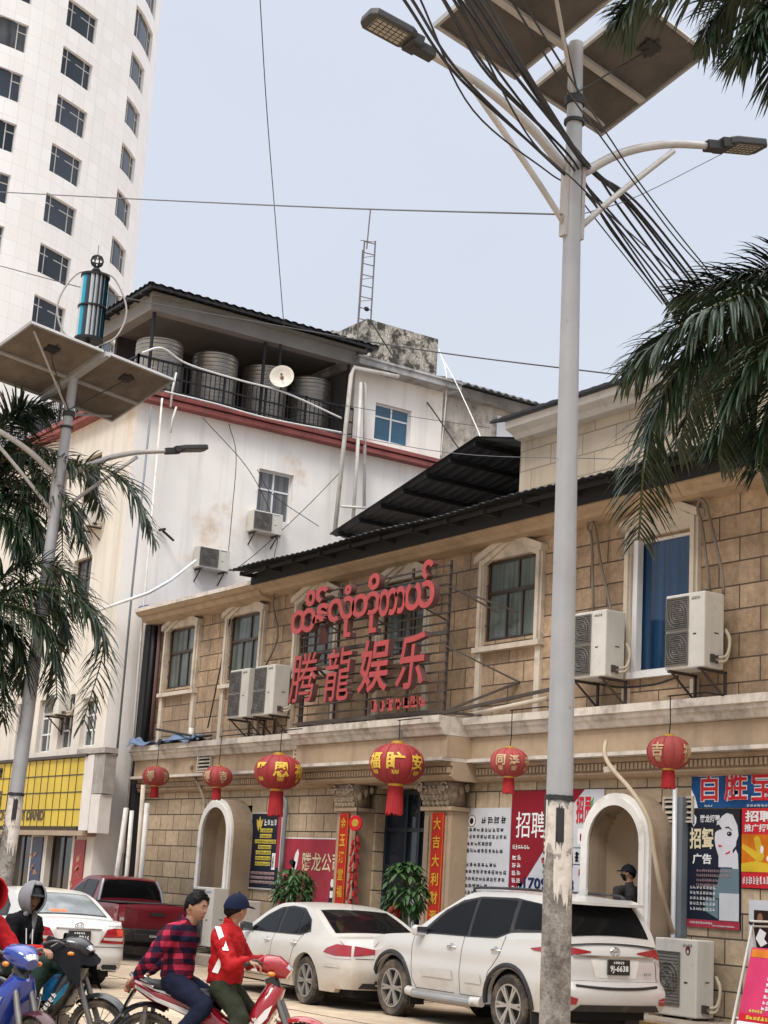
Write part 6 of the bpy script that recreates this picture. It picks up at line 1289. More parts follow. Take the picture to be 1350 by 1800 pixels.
for sg in (1, -1):
    c.put(MB().tube(catmull([(1.25, sg * .60, 1.79), (1.1, sg * .615, 1.84), (0, sg * .625, 1.85), (-.4, sg * .615, 1.83), (-.52, sg * .6, 1.775)], 6), .018, 7), "roof_rail", black_pl)
    for w_ in (0, 2.745):
        m = MB(); pts = [(w_ - .505 * math.cos(math.pi * k / 20), .385 + .50 * math.sin(math.pi * k / 20)) for k in range(21)]
        m.tube([c.hull(a, max(b, .36), sg, -.012) for a, b in pts], .038, 7); c.put(m, "arch_trim", black_pl)
        m = MB(); m.box(w_ - .50, w_ - .485, sg * .66, sg * .90, .2, .5); c.put(m, "mud_flap", black_pl, None, False)
    m = MB(); m.tube([(.55, sg * .96, .37), (.62, sg * .975, .36), (2.05, sg * .975, .36), (2.15, sg * .95, .37)], .05, 10); m.box(.6, 2.1, *sorted((sg * .9, sg * 1.0)), .385, .405); o = c.put(m, "side_step", mat("grey_step", (.3, .3, .3), .5, .4), None, False)
    m = MB(); m.tube([(.5, sg * .94, .38), (.68, sg * .972, .375)], .066, 10); m.tube([(2.04, sg * .972, .375), (2.24, sg * .94, .39)], .066, 10); c.put(m, "step_end", white_paint, o)
    for pts in ([(2.22, 1.17), (2.25, .9), (2.2, .55), (2.1, .44), (1.2, .44)], [(1.04, 1.19), (1.08, .8), (1.06, .44)], [(.12, 1.24), (.2, 1.0), (.42, .78), (.5, .5), (.55, .44), (1.06, .44)]):
        c.put(c.seam(pts, lambda u, v, sg=sg: c.hull(u, v, sg, -.002), .0065), "door_seam", seam_m)
    for xs_, z in (((1.95, 1.22), .66), ((.95, .55), .65)):
        m = MB(); c.strip(m, [(xs_[0], z - .05), (xs_[1], z - .05)], [(xs_[0] - .1, z + .04), (xs_[1] + .04, z + .07)], lambda u, v, sg=sg: c.hull(u, v, sg), .012, 10, 4); c.put(m, "door_crease", white_paint)
    for x in (1.30, .28): c.handle(x, 1.035 if x > 1 else 1.05, chrome, sg)
    c.mirror(2.02, 1.19, white_paint, sg)
    m = MB(); c.strip(m, [(-.5, 1.10), (-.78, 1.09), (-1.0, 1.06)], [(-.42, 1.125), (-.75, 1.17), (-1.0, 1.185)], lambda u, v, sg=sg: c.hull(u, v, sg), .008, 14, 5); t1 = c.put(m, "tail_light", tail_red)
    m = MB(); c.strip(m, [(sg * .79, 1.06), (sg * .60, 1.09), (sg * .38, 1.12)], [(sg * .77, 1.185), (sg * .62, 1.17), (sg * .38, 1.135)], c.tail, .008, 12, 4); c.put(m, "tail_light_inner", tail_red, t1)
    m = MB(); c.strip(m, [(3.25, .92), (3.6, .84)], [(3.1, 1.0), (3.58, .93)], lambda u, v, sg=sg: c.hull(u, v, sg), .008, 8, 4); c.put(m, "headlight", tail_cl)
    m = MB(); c.strip(m, [(sg * .68, .50), (sg * .78, .50)], [(sg * .66, .57), (sg * .78, .60)], c.tail, .008, 6, 4); c.put(m, "reflector", tail_red)
    c.put(MB().tube([c.tail(y, .70 + .03 * (abs(y) / .7) ** 2) + V((-.012, 0, 0)) for y in [sg * k * .035 for k in range(20)]], .018, 6), "bumper_slot", black_pl)
m = MB(); c.strip(m, [(-.66, 1.055), (.66, 1.055)], [(-.66, 1.085), (.66, 1.085)], c.tail, .022, 20, 2); c.put(m, "chrome_garnish", chrome)
m = MB(); c.strip(m, [(-.72, .42), (.72, .42)], [(-.62, .50), (.62, .50)], c.tail, .008, 20, 3); c.put(m, "lower_bumper", black_pl)
c.put(c.seam([(-.72, .78), (-.7, 1.04)], c.tail), "tailgate_seam", seam_m); c.put(c.seam([(.72, .78), (.7, 1.04)], c.tail), "tailgate_seam", seam_m); c.put(c.seam([(-.72, .78), (.72, .78)], c.tail), "tailgate_seam", seam_m)
m = MB(); c.strip(m, [(-.33, .82), (.33, .82)], [(-.4, 1.05), (.4, 1.05)], c.tail, .004, 12, 4); c.put(m, "plate_recess", mat("recess_white", (.66, .65, .62), .35))
c.plate(-.02, .955, .36, .19, "9J-6638", 1); c.emblem(0, 1.145, .075)
m = MB(); f = Face(c.tail(-.42, .86) + V((-.012, 0, 0)), (0, -1, 0), (0, 0, 1)); f.scribble(m, .05, .17, 0, .035, 4, .002, 8, .8, .3); c.put(m, "badge", chrome, None, False)
# --- long white saloon, mud splashed
c = Car("long white saloon with mud-splashed flanks and red tail light, behind the red motorcycle", "car", "saloon_car", ivory_paint, car_matrix(.925, 3.06, -19.72, 13.06),
        [(-1.12, .93), (-1.0, 1.0), (-.6, 1.02), (0, 1.0), (.6, .985), (1.4, .965), (2.2, .95), (2.8, .925), (3.3, .86), (3.65, .76), (3.82, .66)],
        [(-1.12, .72), (-1.02, .82), (-.8, .89), (-.4, .935), (0, .95), (1.5, .945), (2.9, .945), (3.3, .91), (3.6, .80), (3.82, .6)],
        [(.2, .93), (.4, .975), (.6, 1.0), (.75, .995), (.88, .975), (1.0, .93), (1.1, .9)], [(.2, -1.02), (.35, -1.1), (.55, -1.16), (.7, -1.13), (.85, -1.1), (1.0, -1.06)], [(.2, 3.72), (.45, 3.82), (.7, 3.76)],
        .24, (0, 2.99), .35, .42, [(-.62, 1.01), (-.35, 1.13), (0, 1.28), (.32, 1.39), (.7, 1.45), (1.1, 1.465), (1.45, 1.435), (1.8, 1.32), (2.15, 1.14), (2.5, .955)], .30, .03, .05)
c.dbl = True; c.spokes = 7
side_windows(c, [([(2.24, .99), (1.25, 1.005)], [(2.1, 1.04), (1.8, 1.2), (1.55, 1.31), (1.25, 1.37)]), ([(1.15, 1.005), (.5, 1.02)], [(1.15, 1.385), (.85, 1.39), (.56, 1.36)]), ([(.46, 1.02), (.24, 1.05), (.16, 1.1)], [(.5, 1.355), (.3, 1.27), (.16, 1.15)])],
             ([(2.34, .975), (1.2, .985), (.4, .995), (.08, 1.06)], [(2.2, 1.02), (1.8, 1.24), (1.4, 1.38), (1.0, 1.42), (.55, 1.40), (.2, 1.24)]))
m = MB(); c.strip(m, [(-.5, -.88), (-.5, .88)], [(.26, -.84), (.26, .84)], c.top, .007, 24, 8); c.put(m, "rear_window", glass_d)
m = MB(); c.strip(m, [(2.4, -.88), (2.4, .88)], [(1.5, -.84), (1.5, .84)], c.top, .007, 24, 8); c.put(m, "windscreen", glass_d)
for sg in (1, -1):
    for pts in ([(2.4, .95), (2.5, .6), (2.4, .32), (1.3, .32)], [(1.2, .98), (1.22, .6), (1.18, .32)], [(.2, 1.02), (.42, .8), (.52, .5), (.5, .34), (1.18, .32)]): c.put(c.seam(pts, lambda u, v, sg=sg: c.hull(u, v, sg, -.002)), "door_seam", seam_m)
    for x in (1.38, .42): c.handle(x, .875, white_paint, sg)
    c.mirror(2.12, 1.02, black_pl, sg)
    m = MB(); c.strip(m, [(-.55, .80), (-.85, .765), (-1.1, .77)], [(-.62, .86), (-.85, .93), (-1.1, .92)], lambda u, v, sg=sg: c.hull(u, v, sg), .008, 12, 5); t1 = c.put(m, "tail_light", tail_red)
    m = MB(); c.strip(m, [(-.60, .755), (-.85, .725), (-1.1, .73)], [(-.57, .79), (-.85, .755), (-1.1, .762)], lambda u, v, sg=sg: c.hull(u, v, sg), .0085, 12, 3); c.put(m, "tail_light_lens", tail_cl, t1)
    m = MB(); c.strip(m, [(sg * .71, .77), (sg * .3, .82)], [(sg * .68, .92), (sg * .3, .87)], c.tail, .008, 12, 5); c.put(m, "tail_light_inner", tail_red, t1)
    m = MB(); c.strip(m, [(-.95, .60), (-.6, .60)], [(-.95, .63), (-.6, .63)], lambda u, v, sg=sg: c.hull(u, v, sg), .012, 10, 2); c.put(m, "bumper_strip", ivory_paint)
    c.put(MB().tube([c.hull(x, .36, sg, .004) for x in [.5 + .1 * k for k in range(20)]], .03, 6), "sill_trim", ivory_paint)
m = MB(); c.strip(m, [(-.6, .32), (.6, .32)], [(-.55, .40), (.55, .40)], c.tail, .008, 16, 3); c.put(m, "bumper_grille", black_pl); c.plate(0, .68, .45, .12, "YGN")  if False else None
c.put(c.seam([(-.68, .74), (.68, .74)], c.tail), "boot_seam", seam_m); c.put(c.seam([(-.9, .97), (-1.05, .9), (-1.1, .74)], lambda u, v: c.hull(u, v, 1, -.002)), "boot_seam", seam_m)
m = MB(); q = c.top(.40, 0); m.prism([q + V((.06, -.015, 0)), q + V((-.08, -.015, -.02)), q + V((-.09, -.015, .05))], (0, .03, 0)); c.put(m, "roof_aerial", ivory_paint, None, False)
# --- white saloon seen from behind, far left
c = Car("white saloon seen from behind beside the hooded man, orange strip in its rear window", "car", "saloon_car", white_paint, car_matrix(.90, 3.08, -22.85, 9.72),
        [(-1.08, .95), (-.98, 1.02), (-.6, 1.04), (0, 1.01), (.6, .985), (1.4, .965), (2.2, .95), (2.7, .92), (3.2, .85), (3.5, .76), (3.68, .66)],
        [(-1.08, .74), (-.98, .83), (-.75, .88), (-.4, .90), (1.5, .90), (2.8, .90), (3.2, .86), (3.5, .75), (3.68, .6)],
        [(.2, .94), (.4, .98), (.6, 1.0), (.8, .99), (.95, .95), (1.1, .91)], [(.2, -1.0), (.35, -1.09), (.5, -1.12), (.62, -1.08), (.85, -1.08), (1.0, -1.04)], [(.2, 3.6), (.45, 3.68), (.7, 3.62)],
        .24, (0, 2.85), .34, .41, [(-.6, 1.03), (-.3, 1.17), (0, 1.31), (.3, 1.41), (.7, 1.46), (1.1, 1.47), (1.45, 1.43), (1.8, 1.31), (2.15, 1.13), (2.5, .95)], .28, .03, .05)
c.dbl = False
side_windows(c, [([(2.2, .99), (1.2, 1.0)], [(2.05, 1.04), (1.75, 1.2), (1.5, 1.31), (1.2, 1.37)]), ([(1.1, 1.0), (.2, 1.05)], [(1.1, 1.38), (.7, 1.38), (.25, 1.22)])], ([(2.3, .98), (1.2, .985), (.1, 1.03)], [(2.15, 1.02), (1.75, 1.24), (1.3, 1.40), (.7, 1.41), (.16, 1.2)]))
gl2 = mat("silvery_rear_glass", (.22, .24, .25), .08, var=.35, scale=2.5, spec=.6)
m = MB(); c.strip(m, [(-.5, -.9), (-.5, .9)], [(.24, -.86), (.24, .86)], c.top, .005, 24, 8); t1 = c.put(m, "rear_window_seal", black_pl)
m = MB(); c.strip(m, [(-.47, -.86), (-.47, .86)], [(.2, -.82), (.2, .82)], c.top, .009, 24, 8); c.put(m, "rear_window", gl2, t1)
m = MB(); c.strip(m, [(-.44, -.04), (-.44, .34)], [(-.36, -.04), (-.36, .34)], c.top, .013, 8, 2); c.put(m, "orange_sticker", orange_m, t1)
for sg in (1, -1):
    m = MB(); c.strip(m, [(sg * .76, .70), (sg * .62, .70), (sg * .36, .71)], [(sg * .74, .93), (sg * .6, .935), (sg * .48, .91)], c.tail, .008, 12, 6); t1 = c.put(m, "tail_light", tail_red)
    m = MB(); c.strip(m, [(sg * .76, .74), (sg * .42, .75)], [(sg * .76, .79), (sg * .42, .79)], c.tail, .012, 10, 3); c.put(m, "tail_light_lens", tail_cl, t1)
    m = MB(); c.strip(m, [(-.7, .73), (-.95, .70), (-1.06, .70)], [(-.72, .80), (-.95, .93), (-1.06, .93)], lambda u, v, sg=sg: c.hull(u, v, sg), .008, 10, 5); c.put(m, "tail_light_side", tail_red, t1)
    m = MB(); c.strip(m, [(sg * .76, .82), (sg * .66, .82)], [(sg * .75, .92), (sg * .64, .92)], c.tail, .012, 5, 4); c.put(m, "tail_light_hot", tail_hot, t1)
    m = MB(); p = c.tail(sg * .55, .34) + V((-.015, 0, 0)); m.prism([p + V((0, y, z)) for y, z in ((-.13, -.05), (.13, -.05), (.16, .0), (.13, .05), (-.13, .05), (-.16, 0))], (-.02, 0, 0)); c.put(m, "exhaust_outlet", chrome, None, False)
    m = MB(); p = c.tail(sg * .55, .34) + V((-.037, 0, 0)); m.prism([p + V((0, y * .85, z * .8)) for y, z in ((-.13, -.05), (.13, -.05), (.16, .0), (.13, .05), (-.13, .05), (-.16, 0))], (-.004, 0, 0)); c.put(m, "exhaust_hole", under_m, None, False); c.mirror(2.1, 1.02, white_paint, sg)
m = MB(); c.strip(m, [(-.34, .66), (.34, .66)], [(-.38, .9), (.38, .9)], c.tail, .004, 10, 4); c.put(m, "plate_recess", mat("recess_white2", (.62, .6, .57), .35)); c.plate(0, .79, .37, .19, "9N-5216", 1); c.emblem(0, .965, .07)
c.put(c.seam([(-.8, .645), (.8, .645)], c.tail), "bumper_seam", seam_m); c.put(MB().tube([c.tail(y, .915) + V((-.012, 0, 0)) for y in [-.38 + .04 * k for k in range(20)]], .012, 5), "boot_garnish", chrome)
m = MB(); f = Face(c.tail(-.5, .955) + V((-.012, 0, 0)), (0, -1, 0), (0, 0, 1)); f.scribble(m, 0, .22, 0, .03, 7, .002, 18, .8, .3); c.put(m, "badge", chrome, None, False)
# --- maroon pickup
c = Car("maroon double-cab pickup with dark rear glass beside the far niche", "pickup", "pickup_truck", maroon_paint, car_matrix(.862, 3.047, -29.9, 14.4),
        [(-1.3, 1.17), (-1.2, 1.2), (-.4, 1.21), (.5, 1.2), (1.4, 1.19), (2.2, 1.18), (2.9, 1.14), (3.4, 1.06), (3.75, .95), (3.9, .85)], [(-1.3, .88), (-1.25, .905), (-.9, .92), (0, .925), (3.0, .925), (3.4, .88), (3.75, .74), (3.9, .62)],
        [(.3, .95), (.6, .99), (.9, 1.0), (1.1, .985), (1.22, .96)], [(.3, -1.28), (.7, -1.3), (1.2, -1.3)], [(.3, 3.78), (.6, 3.9), (.9, 3.82)], .42, (0, 3.085), .385, .47, [(.42, 1.21), (.5, 1.52), (.6, 1.70), (.85, 1.77), (1.4, 1.79), (1.8, 1.75), (2.15, 1.6), (2.5, 1.4), (2.9, 1.15)], .24, .03)
c.dbl = False
side_windows(c, [([(2.6, 1.23), (1.62, 1.235)], [(2.45, 1.28), (2.2, 1.46), (1.95, 1.6), (1.62, 1.67)]), ([(1.54, 1.235), (.78, 1.25)], [(1.54, 1.68), (.8, 1.66)])], ([(2.7, 1.21), (1.6, 1.215), (.72, 1.23)], [(2.55, 1.27), (2.2, 1.5), (1.6, 1.71), (.74, 1.69)]))
silv = mat("silver_sport_bar", (.4, .42, .44), .35, .6)
m = MB(); c.strip(m, [(.44, -.93), (.44, .93)], [(.6, -.9), (.6, .9)], c.top, .008, 20, 6); c.put(m, "rear_window", glass_d)
for sg in (1, -1):
    c.put(MB().tube([(.36, sg * .80, 1.2), (.42, sg * .74, 1.5), (.55, sg * .66, 1.72)], .035, 8), "sport_bar", silv); c.mirror(2.5, 1.25, maroon_paint, sg)
    m = MB(); c.strip(m, [(sg * .86, .78), (sg * .74, .78)], [(sg * .855, 1.17), (sg * .74, 1.17)], c.tail, .012, 5, 8); t1 = c.put(m, "tail_light", tail_red); m = MB(); c.strip(m, [(sg * .85, .86), (sg * .75, .86)], [(sg * .85, .93), (sg * .75, .93)], c.tail, .018, 4, 3); c.put(m, "tail_light_lens", tail_cl, t1)
    m = MB(); c.strip(m, [(-1.1, .80), (-1.29, .80)], [(-1.12, 1.17), (-1.29, 1.17)], lambda u, v, sg=sg: c.hull(u, v, sg), .008, 6, 6); c.put(m, "tail_light_side", tail_red, t1)
m = MB(); m.box(-1.24, .44, -.84, .84, 1.235, 1.25); c.put(m, "bed_cover", black_pl, None, False)
m = MB(); m.box(-1.45, -1.28, -.9, .9, .42, .70); m.box(-1.5, -1.45, -.55, .55, .45, .60); bp_ = m.xf(c.M).build("rear_bumper", black_pl, c.t, bevel=.03)
m = MB(); q = c.tail(0, 1.02); m.obox(q + V((-.02, 0, 0)), (1, 0, 0), (0, 1, 0), (0, 0, 1), .02, .17, .035); c.put(m, "tailgate_handle", black_pl, None, False)
f = Face(V((-1.51, .22, .5)), (0, -1, 0), (0, 0, 1)); m = f.rect(MB(), 0, .38, 0, .1, 0, .01); pp = c.put(m, "number_plate", plate_b, None, False); m = MB(); f.scribble(m, .03, .35, .02, .08, 7, .013, 33, .8, .22); c.put(m, "plate_lettering", plate_w, pp, False)
c.put(c.seam([(-.78, .74), (-.78, 1.16)], c.tail), "tailgate_seam", seam_m); c.put(c.seam([(.78, .74), (.78, 1.16)], c.tail), "tailgate_seam", seam_m)
m = MB(); f = Face(c.tail(.72, 1.06) + V((-.012, 0, 0)), (0, -1, 0), (0, 0, 1)); f.scribble(m, 0, .2, 0, .04, 5, .002, 41, .8, .3); f.scribble(m, 1.05, 1.25, -.05, -.01, 5, .002, 42, .8, .3); c.put(m, "badge", chrome, None, False)
# --- white wagon, farther left
c = Car("white wagon with black rear glass, farthest vehicle behind the far lamp pole", "car", "wagon", white_paint, car_matrix(.9, 3.09, -33.9, 11.65),
        [(-1.0, 1.0), (-.8, 1.06), (0, 1.05), (1.4, 1.02), (2.3, 1.0), (2.9, .95), (3.4, .82), (3.6, .7)], [(-1.0, .8), (-.85, .88), (-.4, .91), (2.7, .91), (3.2, .84), (3.6, .6)], [(.2, .94), (.5, 1.0), (.8, 1.0), (1.05, .95)], [(.2, -.98), (.5, -1.05), (1.0, -.97)], [(.2, 3.55), (.5, 3.62), (.7, 3.55)],
        .28, (0, 2.7), .35, .42, [(-.96, 1.05), (-.85, 1.25), (-.65, 1.48), (-.3, 1.55), (.5, 1.58), (1.1, 1.55), (1.6, 1.35), (2.2, 1.0)], .24, .03)
side_windows(c, [([(2.0, 1.06), (1.1, 1.07)], [(1.9, 1.1), (1.5, 1.33), (1.1, 1.46)]), ([(1.0, 1.07), (.1, 1.1)], [(1.0, 1.48), (.1, 1.48)])], ([(2.1, 1.04), (.0, 1.07)], [(1.95, 1.1), (1.4, 1.42), (.9, 1.51), (.0, 1.5)]))
m = MB(); c.strip(m, [(-.93, -.9), (-.93, .9)], [(-.55, -.86), (-.55, .86)], c.top, .008, 20, 6); c.put(m, "rear_window", glass_d)
for sg in (1, -1):
    c.put(MB().tube([(1.0, sg * .62, 1.56), (.9, sg * .63, 1.61), (-.3, sg * .63, 1.60), (-.45, sg * .62, 1.54)], .018, 6), "roof_rail", silv); m = MB(); c.strip(m, [(sg * .78, .85), (sg * .6, .85)], [(sg * .76, 1.0), (sg * .62, 1.0)], c.tail, .01, 5, 4); c.put(m, "tail_light", tail_red)
# ------------------------------------------------------------------ motorcycles
red_p = mat("red_fairing", (.30, .008, .016), .22, var=.08, coat=.8, dirt=(.2, .14, .1, 6, .35, .58)); wht_p = mat("white_fairing_stripe", (.62, .6, .58), .3, coat=.5); blk_p = mat("black_fairing", (.012, .013, .015), .3, coat=.4, dirt=(.14, .11, .08, 6, .35, .58))
blue_p = mat("blue_fairing", (.008, .035, .25), .2, coat=.9, var=.1); seat_m = mat("black_seat", (.015, .015, .016), .6, var=.2, bump=.2, bscale=80); metal_m = mat("dull_metal", (.2, .19, .18), .4, .7, var=.3, dirt=(.14, .1, .07, 9, .6, .5)); lens_m = mat("headlight_lens", (.55, .55, .56), .08, .3, var=.4, scale=25, coat=1)
teal_p = mat("teal_decal", (.01, .12, .2), .3, var=.4, scale=12); silver_p = mat("silver_fairing", (.5, .48, .42), .25, .4); orange_l = mat("orange_lens", (.6, .2, .03), .2)
def loft(mb, st, n=14, cap=True, e=2.3):
    """st: list of (centre, half width y, half height, tangent) in local x/z plane; superellipse sections"""
    rows = []
    for i, (c, wy, hz, *_) in enumerate(st):
        c = V(c); d = (V(st[min(i + 1, len(st) - 1)][0]) - V(st[max(i - 1, 0)][0])).normalized(); sy = V((0, 1, 0)); up = d.cross(sy).normalized() * -1
        if abs(d.y) > .9: sy = V((1, 0, 0)); up = d.cross(sy)
        for k in range(n):
            a = 6.28319 * k / n; ca, sa = math.cos(a), math.sin(a); rows.append(c + sy * wy * math.copysign(abs(ca) ** (2 / e), ca) + up * hz * math.copysign(abs(sa) ** (2 / e), sa))
    m = len(st); fs = [(i * n + k, i * n + (k + 1) % n, (i + 1) * n + (k + 1) % n, (i + 1) * n + k) for i in range(m - 1) for k in range(n)]
    if cap: fs += [tuple(range(n)), tuple((m - 1) * n + k for k in range(n))]
    return mb.add(rows, fs)
class Bike:
    def __init__(s, label, o, hd, body, stripe, cowl, fender, lens=True, lean=0.0):
        s.h = V((hd[0], hd[1], 0)).normalized(); ang = math.atan2(s.h.y, s.h.x); s.M = Matrix.Translation(V(o)) @ Matrix.Rotation(ang, 4, 'Z') @ Matrix.Rotation(lean, 4, 'X')
        s.t = T("motorcycle", label, "motorcycle", s.M @ V((.6, 0, 0)))
        R = .285
        for x, nm in ((0, "r"), (1.25, "f")):
            m = MB(); m.lathe([(.225, -.028), (.255, -.04), (.278, -.03), (.285, 0), (.278, .03), (.255, .04), (.225, .028)], (x, 0, R), (0, 1, 0), 40)
            for k in range(50): a = k * .12566; u = V((math.cos(a), 0, math.sin(a))); m.obox(V((x, 0, R)) + u * .284, u, (0, 1, 0), u.cross(V((0, 1, 0))), .004, .024, .009)
            w_ = s.put(m, "wheel", tyre_m, None)
            m = MB(); m.lathe([(.215, -.025), (.228, -.03), (.228, .03), (.215, .025)], (x, 0, R), (0, 1, 0), 36); s.put(m, "rim", metal_m, w_)
            m = MB()
            for k in range(18): a = k * .349; m.tube([(x + .035 * math.cos(a + .6), .02 * (-1) ** k, R + .035 * math.sin(a + .6)), (x + .218 * math.cos(a), 0, R + .218 * math.sin(a))], .0035, 4)
            m.lathe([(.001, -.06), (.035, -.06), (.055, -.035), (.055, .035), (.035, .06), (.001, .06)], (x, 0, R), (0, 1, 0), 18); m.lathe([(.08, .04), (.11, .04), (.11, .045), (.08, .045)], (x, 0, R), (0, 1, 0), 24); s.put(m, "spokes", metal_m, w_)
        for sg in (-1, 1): s.put(MB().tube([(1.25, sg * .075, R), (1.10, sg * .075, .62), (1.02, sg * .065, .80)], [.026, .026, .022], 10), "fork", metal_m)
        def fend(m, x, r0, a0, a1, w_, off=0):
            n_ = 18
            def f(a, b): an = a0 + (a1 - a0) * a; q = -1 + 2 * b; rr = r0 - .035 * q * q; return V((x + rr * math.cos(an), q * w_ * (1 - .25 * max(0, a - .8) * 5 * .3), R + off + rr * math.sin(an)))
            m.grid(f, n_, 6); m.v += [tuple(V(v) * 1 + V((0, 0, -.006))) for v in m.v]; k = len(m.v) // 2; m.f += [tuple(i + k for i in ff) for ff in m.f]; return m
        s.put(fend(MB(), 1.25, .335, -.15, 2.3, .062), "front_fender", fender); s.put(fend(MB(), 1.25, .34, -.08, .5, .045), "fender_edge", stripe)
        s.put(fend(MB(), 0, .345, 1.1, 3.15, .07, .02), "rear_fender", blk_p)
        # engine, chain case, swingarm, exhaust
        m = MB(); loft(m, [((.42, 0, .30), .10, .10), ((.62, 0, .30), .13, .12), ((.78, 0, .33), .08, .09)]); 
        for k in range(5): m.obox((.80 + .03 * k, 0, .34), (1, 0, 0), (0, 1, 0), (0, 0, 1), .006, .085, .07)
        m.lathe([(.001, -.16), (.10, -.15), (.11, .15), (.001, .16)], (.52, 0, .29), (0, 1, 0), 20); s.put(m, "engine", metal_m)
        s.put(MB().bar((0, .09, R), (.45, .09, .32), .03, .06).bar((0, -.09, R), (.45, -.09, .32), .03, .05), "swingarm", blk_p)
        for sg in (-1, 1): s.put(MB().tube([(-.02, sg * .11, R), (.0, sg * .125, .62)], .02, 8).tube([(-.015, sg * .113, .36), (-.002, sg * .123, .56)], .034, 10), "shock_absorber", metal_m)
        s.put(MB().tube(catmull([(.82, -.05, .26), (.65, -.13, .17), (.3, -.16, .2), (.1, -.17, .26), (-.3, -.18, .36)], 6), [.02] * 13 + [.032] + [.045] * 10 + [.035], 12), "exhaust", metal_m); s.put(MB().obox((-.02, -.215, .30), V((.95, 0, -.25)).normalized(), (0, 1, 0), (.25, 0, .95), .17, .004, .035), "exhaust_shield", chrome)
        for sg in (-1, 1): m = MB(); m.tube([(.55, sg * .1, .24), (.55, sg * .3, .25)], .018, 7); m.tube([(.17, sg * .1, .36), (.17, sg * .27, .37)], .016, 7); s.put(m, "footrest", blk_p)
        # bodywork
        m = MB(); loft(m, [((1.03, 0, .84), .085, .07), ((.985, 0, .74), .15, .085), ((.93, 0, .62), .185, .085), ((.88, 0, .50), .17, .075), ((.82, 0, .40), .13, .05), ((.70, 0, .34), .10, .035)], 16, e=2.8); sh = s.put(m, "leg_shield", body)
        for sg in (-1, 1):
            m = MB(); m.prism([(1.035, sg * .172, .70), (.98, sg * .185, .66), (.90, sg * .192, .56), (.91, sg * .192, .50), (1.0, sg * .186, .60)], (0, sg * .008, 0)); s.put(m, "shield_panel", stripe, sh)
            f = Face(s.M @ V((.80 if sg < 0 else 1.02, sg * .196, .36 if sg < 0 else .62)), (s.M.to_3x3() @ V((.55, 0, .83))) if sg < 0 else (s.M.to_3x3() @ V((-.55, 0, -.83))), (s.M.to_3x3() @ V((-.83, 0, .55))) if sg < 0 else (s.M.to_3x3() @ V((.83, 0, -.55))))
            m = MB(); f.scribble(m, .0, .27, .01, .06, 6, .004, 77, .8, .25); m.build("lettering", wht_p, sh)
        m = MB(); loft(m, [((.95, 0, .52), .10, .05), ((.75, 0, .45), .10, .06), ((.58, 0, .50), .11, .09), ((.45, 0, .60), .115, .09), ((.2, 0, .67), .12, .075), ((-.1, 0, .71), .11, .055), ((-.34, 0, .78), .06, .035)], 16, e=2.8); tb = s.put(m, "body_fairing", body)
        for sg in (-1, 1):
            m = MB(); m.prism([(.50, sg * .112, .56), (.30, sg * .122, .63), (0, sg * .118, .69), (-.3, sg * .075, .775), (-.3, sg * .075, .75), (0, sg * .12, .66), (.3, sg * .124, .59), (.46, sg * .114, .53)], (0, sg * .012, 0)); s.put(m, "fairing_stripe", stripe, tb)
            m = MB(); m.prism([(.2, sg * .118, .73), (-.05, sg * .108, .755), (-.33, sg * .06, .81), (-.05, sg * .11, .745), (.2, sg * .12, .705)], (0, sg * .006, 0)); s.put(m, "fairing_stripe", stripe, tb)
        m = MB(); loft(m, [((.60, 0, .70), .08, .03), ((.5, 0, .73), .12, .045), ((.3, 0, .735), .13, .045), ((.1, 0, .76), .125, .05), ((-.1, 0, .78), .11, .045), ((-.22, 0, .80), .07, .025)], 14); s.put(m, "seat", seat_m)
        m = MB(); m.tube(catmull([(-.05, .13, .77), (-.25, .13, .82), (-.38, .06, .85), (-.38, -.06, .85), (-.25, -.13, .82), (-.05, -.13, .77)], 6), .014, 7); s.put(m, "grab_rail", chrome)
        m = MB(); loft(m, [((-.32, 0, .79), .07, .035), ((-.40, 0, .77), .065, .045), ((-.43, 0, .72), .05, .04)], 12); tl = s.put(m, "tail_light", tail_red); m = MB(); loft(m, [((-.34, 0, .72), .06, .02), ((-.42, 0, .62), .06, .012), ((-.47, 0, .52), .055, .01)], 10); s.put(m, "mudguard", blk_p)
        for sg in (-1, 1): s.put(MB().ball((-.38, sg * .13, .74), (.035, .03, .025), 10, 7), "indicator", orange_l)
        # cowl, headlight, bars
        m = MB(); loft(m, [((.86, 0, .98), .09, .05), ((.93, 0, 1.0), .13, .075), ((1.01, 0, .985), .12, .085), ((1.08, 0, .955), .085, .07), ((1.12, 0, .93), .05, .045)], 16, e=2.6); cw = s.put(m, "headlight_cowl", cowl)
        m = MB(); loft(m, [((1.055, 0, .985), .085, .055), ((1.095, 0, .965), .075, .05), ((1.128, 0, .945), .045, .035)], 14); s.put(m, "headlight", lens_m, cw)
        m = MB(); loft(m, [((.97, 0, .90), .06, .06), ((1.02, 0, .80), .06, .05)], 10); s.put(m, "head_tube", blk_p)
        m = MB(); m.tube(catmull([(.84, .36, 1.0), (.88, .22, 1.03), (.93, .08, .99), (.93, -.08, .99), (.88, -.22, 1.03), (.84, -.36, 1.0)], 5), .012, 7); s.put(m, "handlebar", metal_m)
        for sg in (-1, 1):
            s.put(MB().tube([(.835, sg * .37, .998), (.865, sg * .25, 1.025)], .018, 8), "grip", seat_m); s.put(MB().tube([(.90, sg * .22, 1.015), (.90, sg * .33, .985)], .006, 5), "brake_lever", metal_m)
            s.put(MB().ball((1.0, sg * .15, .93), (.035, .025, .02), 10, 7), "indicator", orange_l)
    def put(s, mb, name, m_, par=None):
        if name in ("body_fairing", "fairing_stripe", "seat", "grab_rail", "tail_light", "mudguard") or (name == "indicator" and mb.v[0][0] < 0): mb.v = [(.25 + (x - .25) * .66 if x < .25 else x, y, z) for x, y, z in mb.v]
        return mb.xf(s.M).build(name, m_, par or s.t, True, merge=True, auto=True)
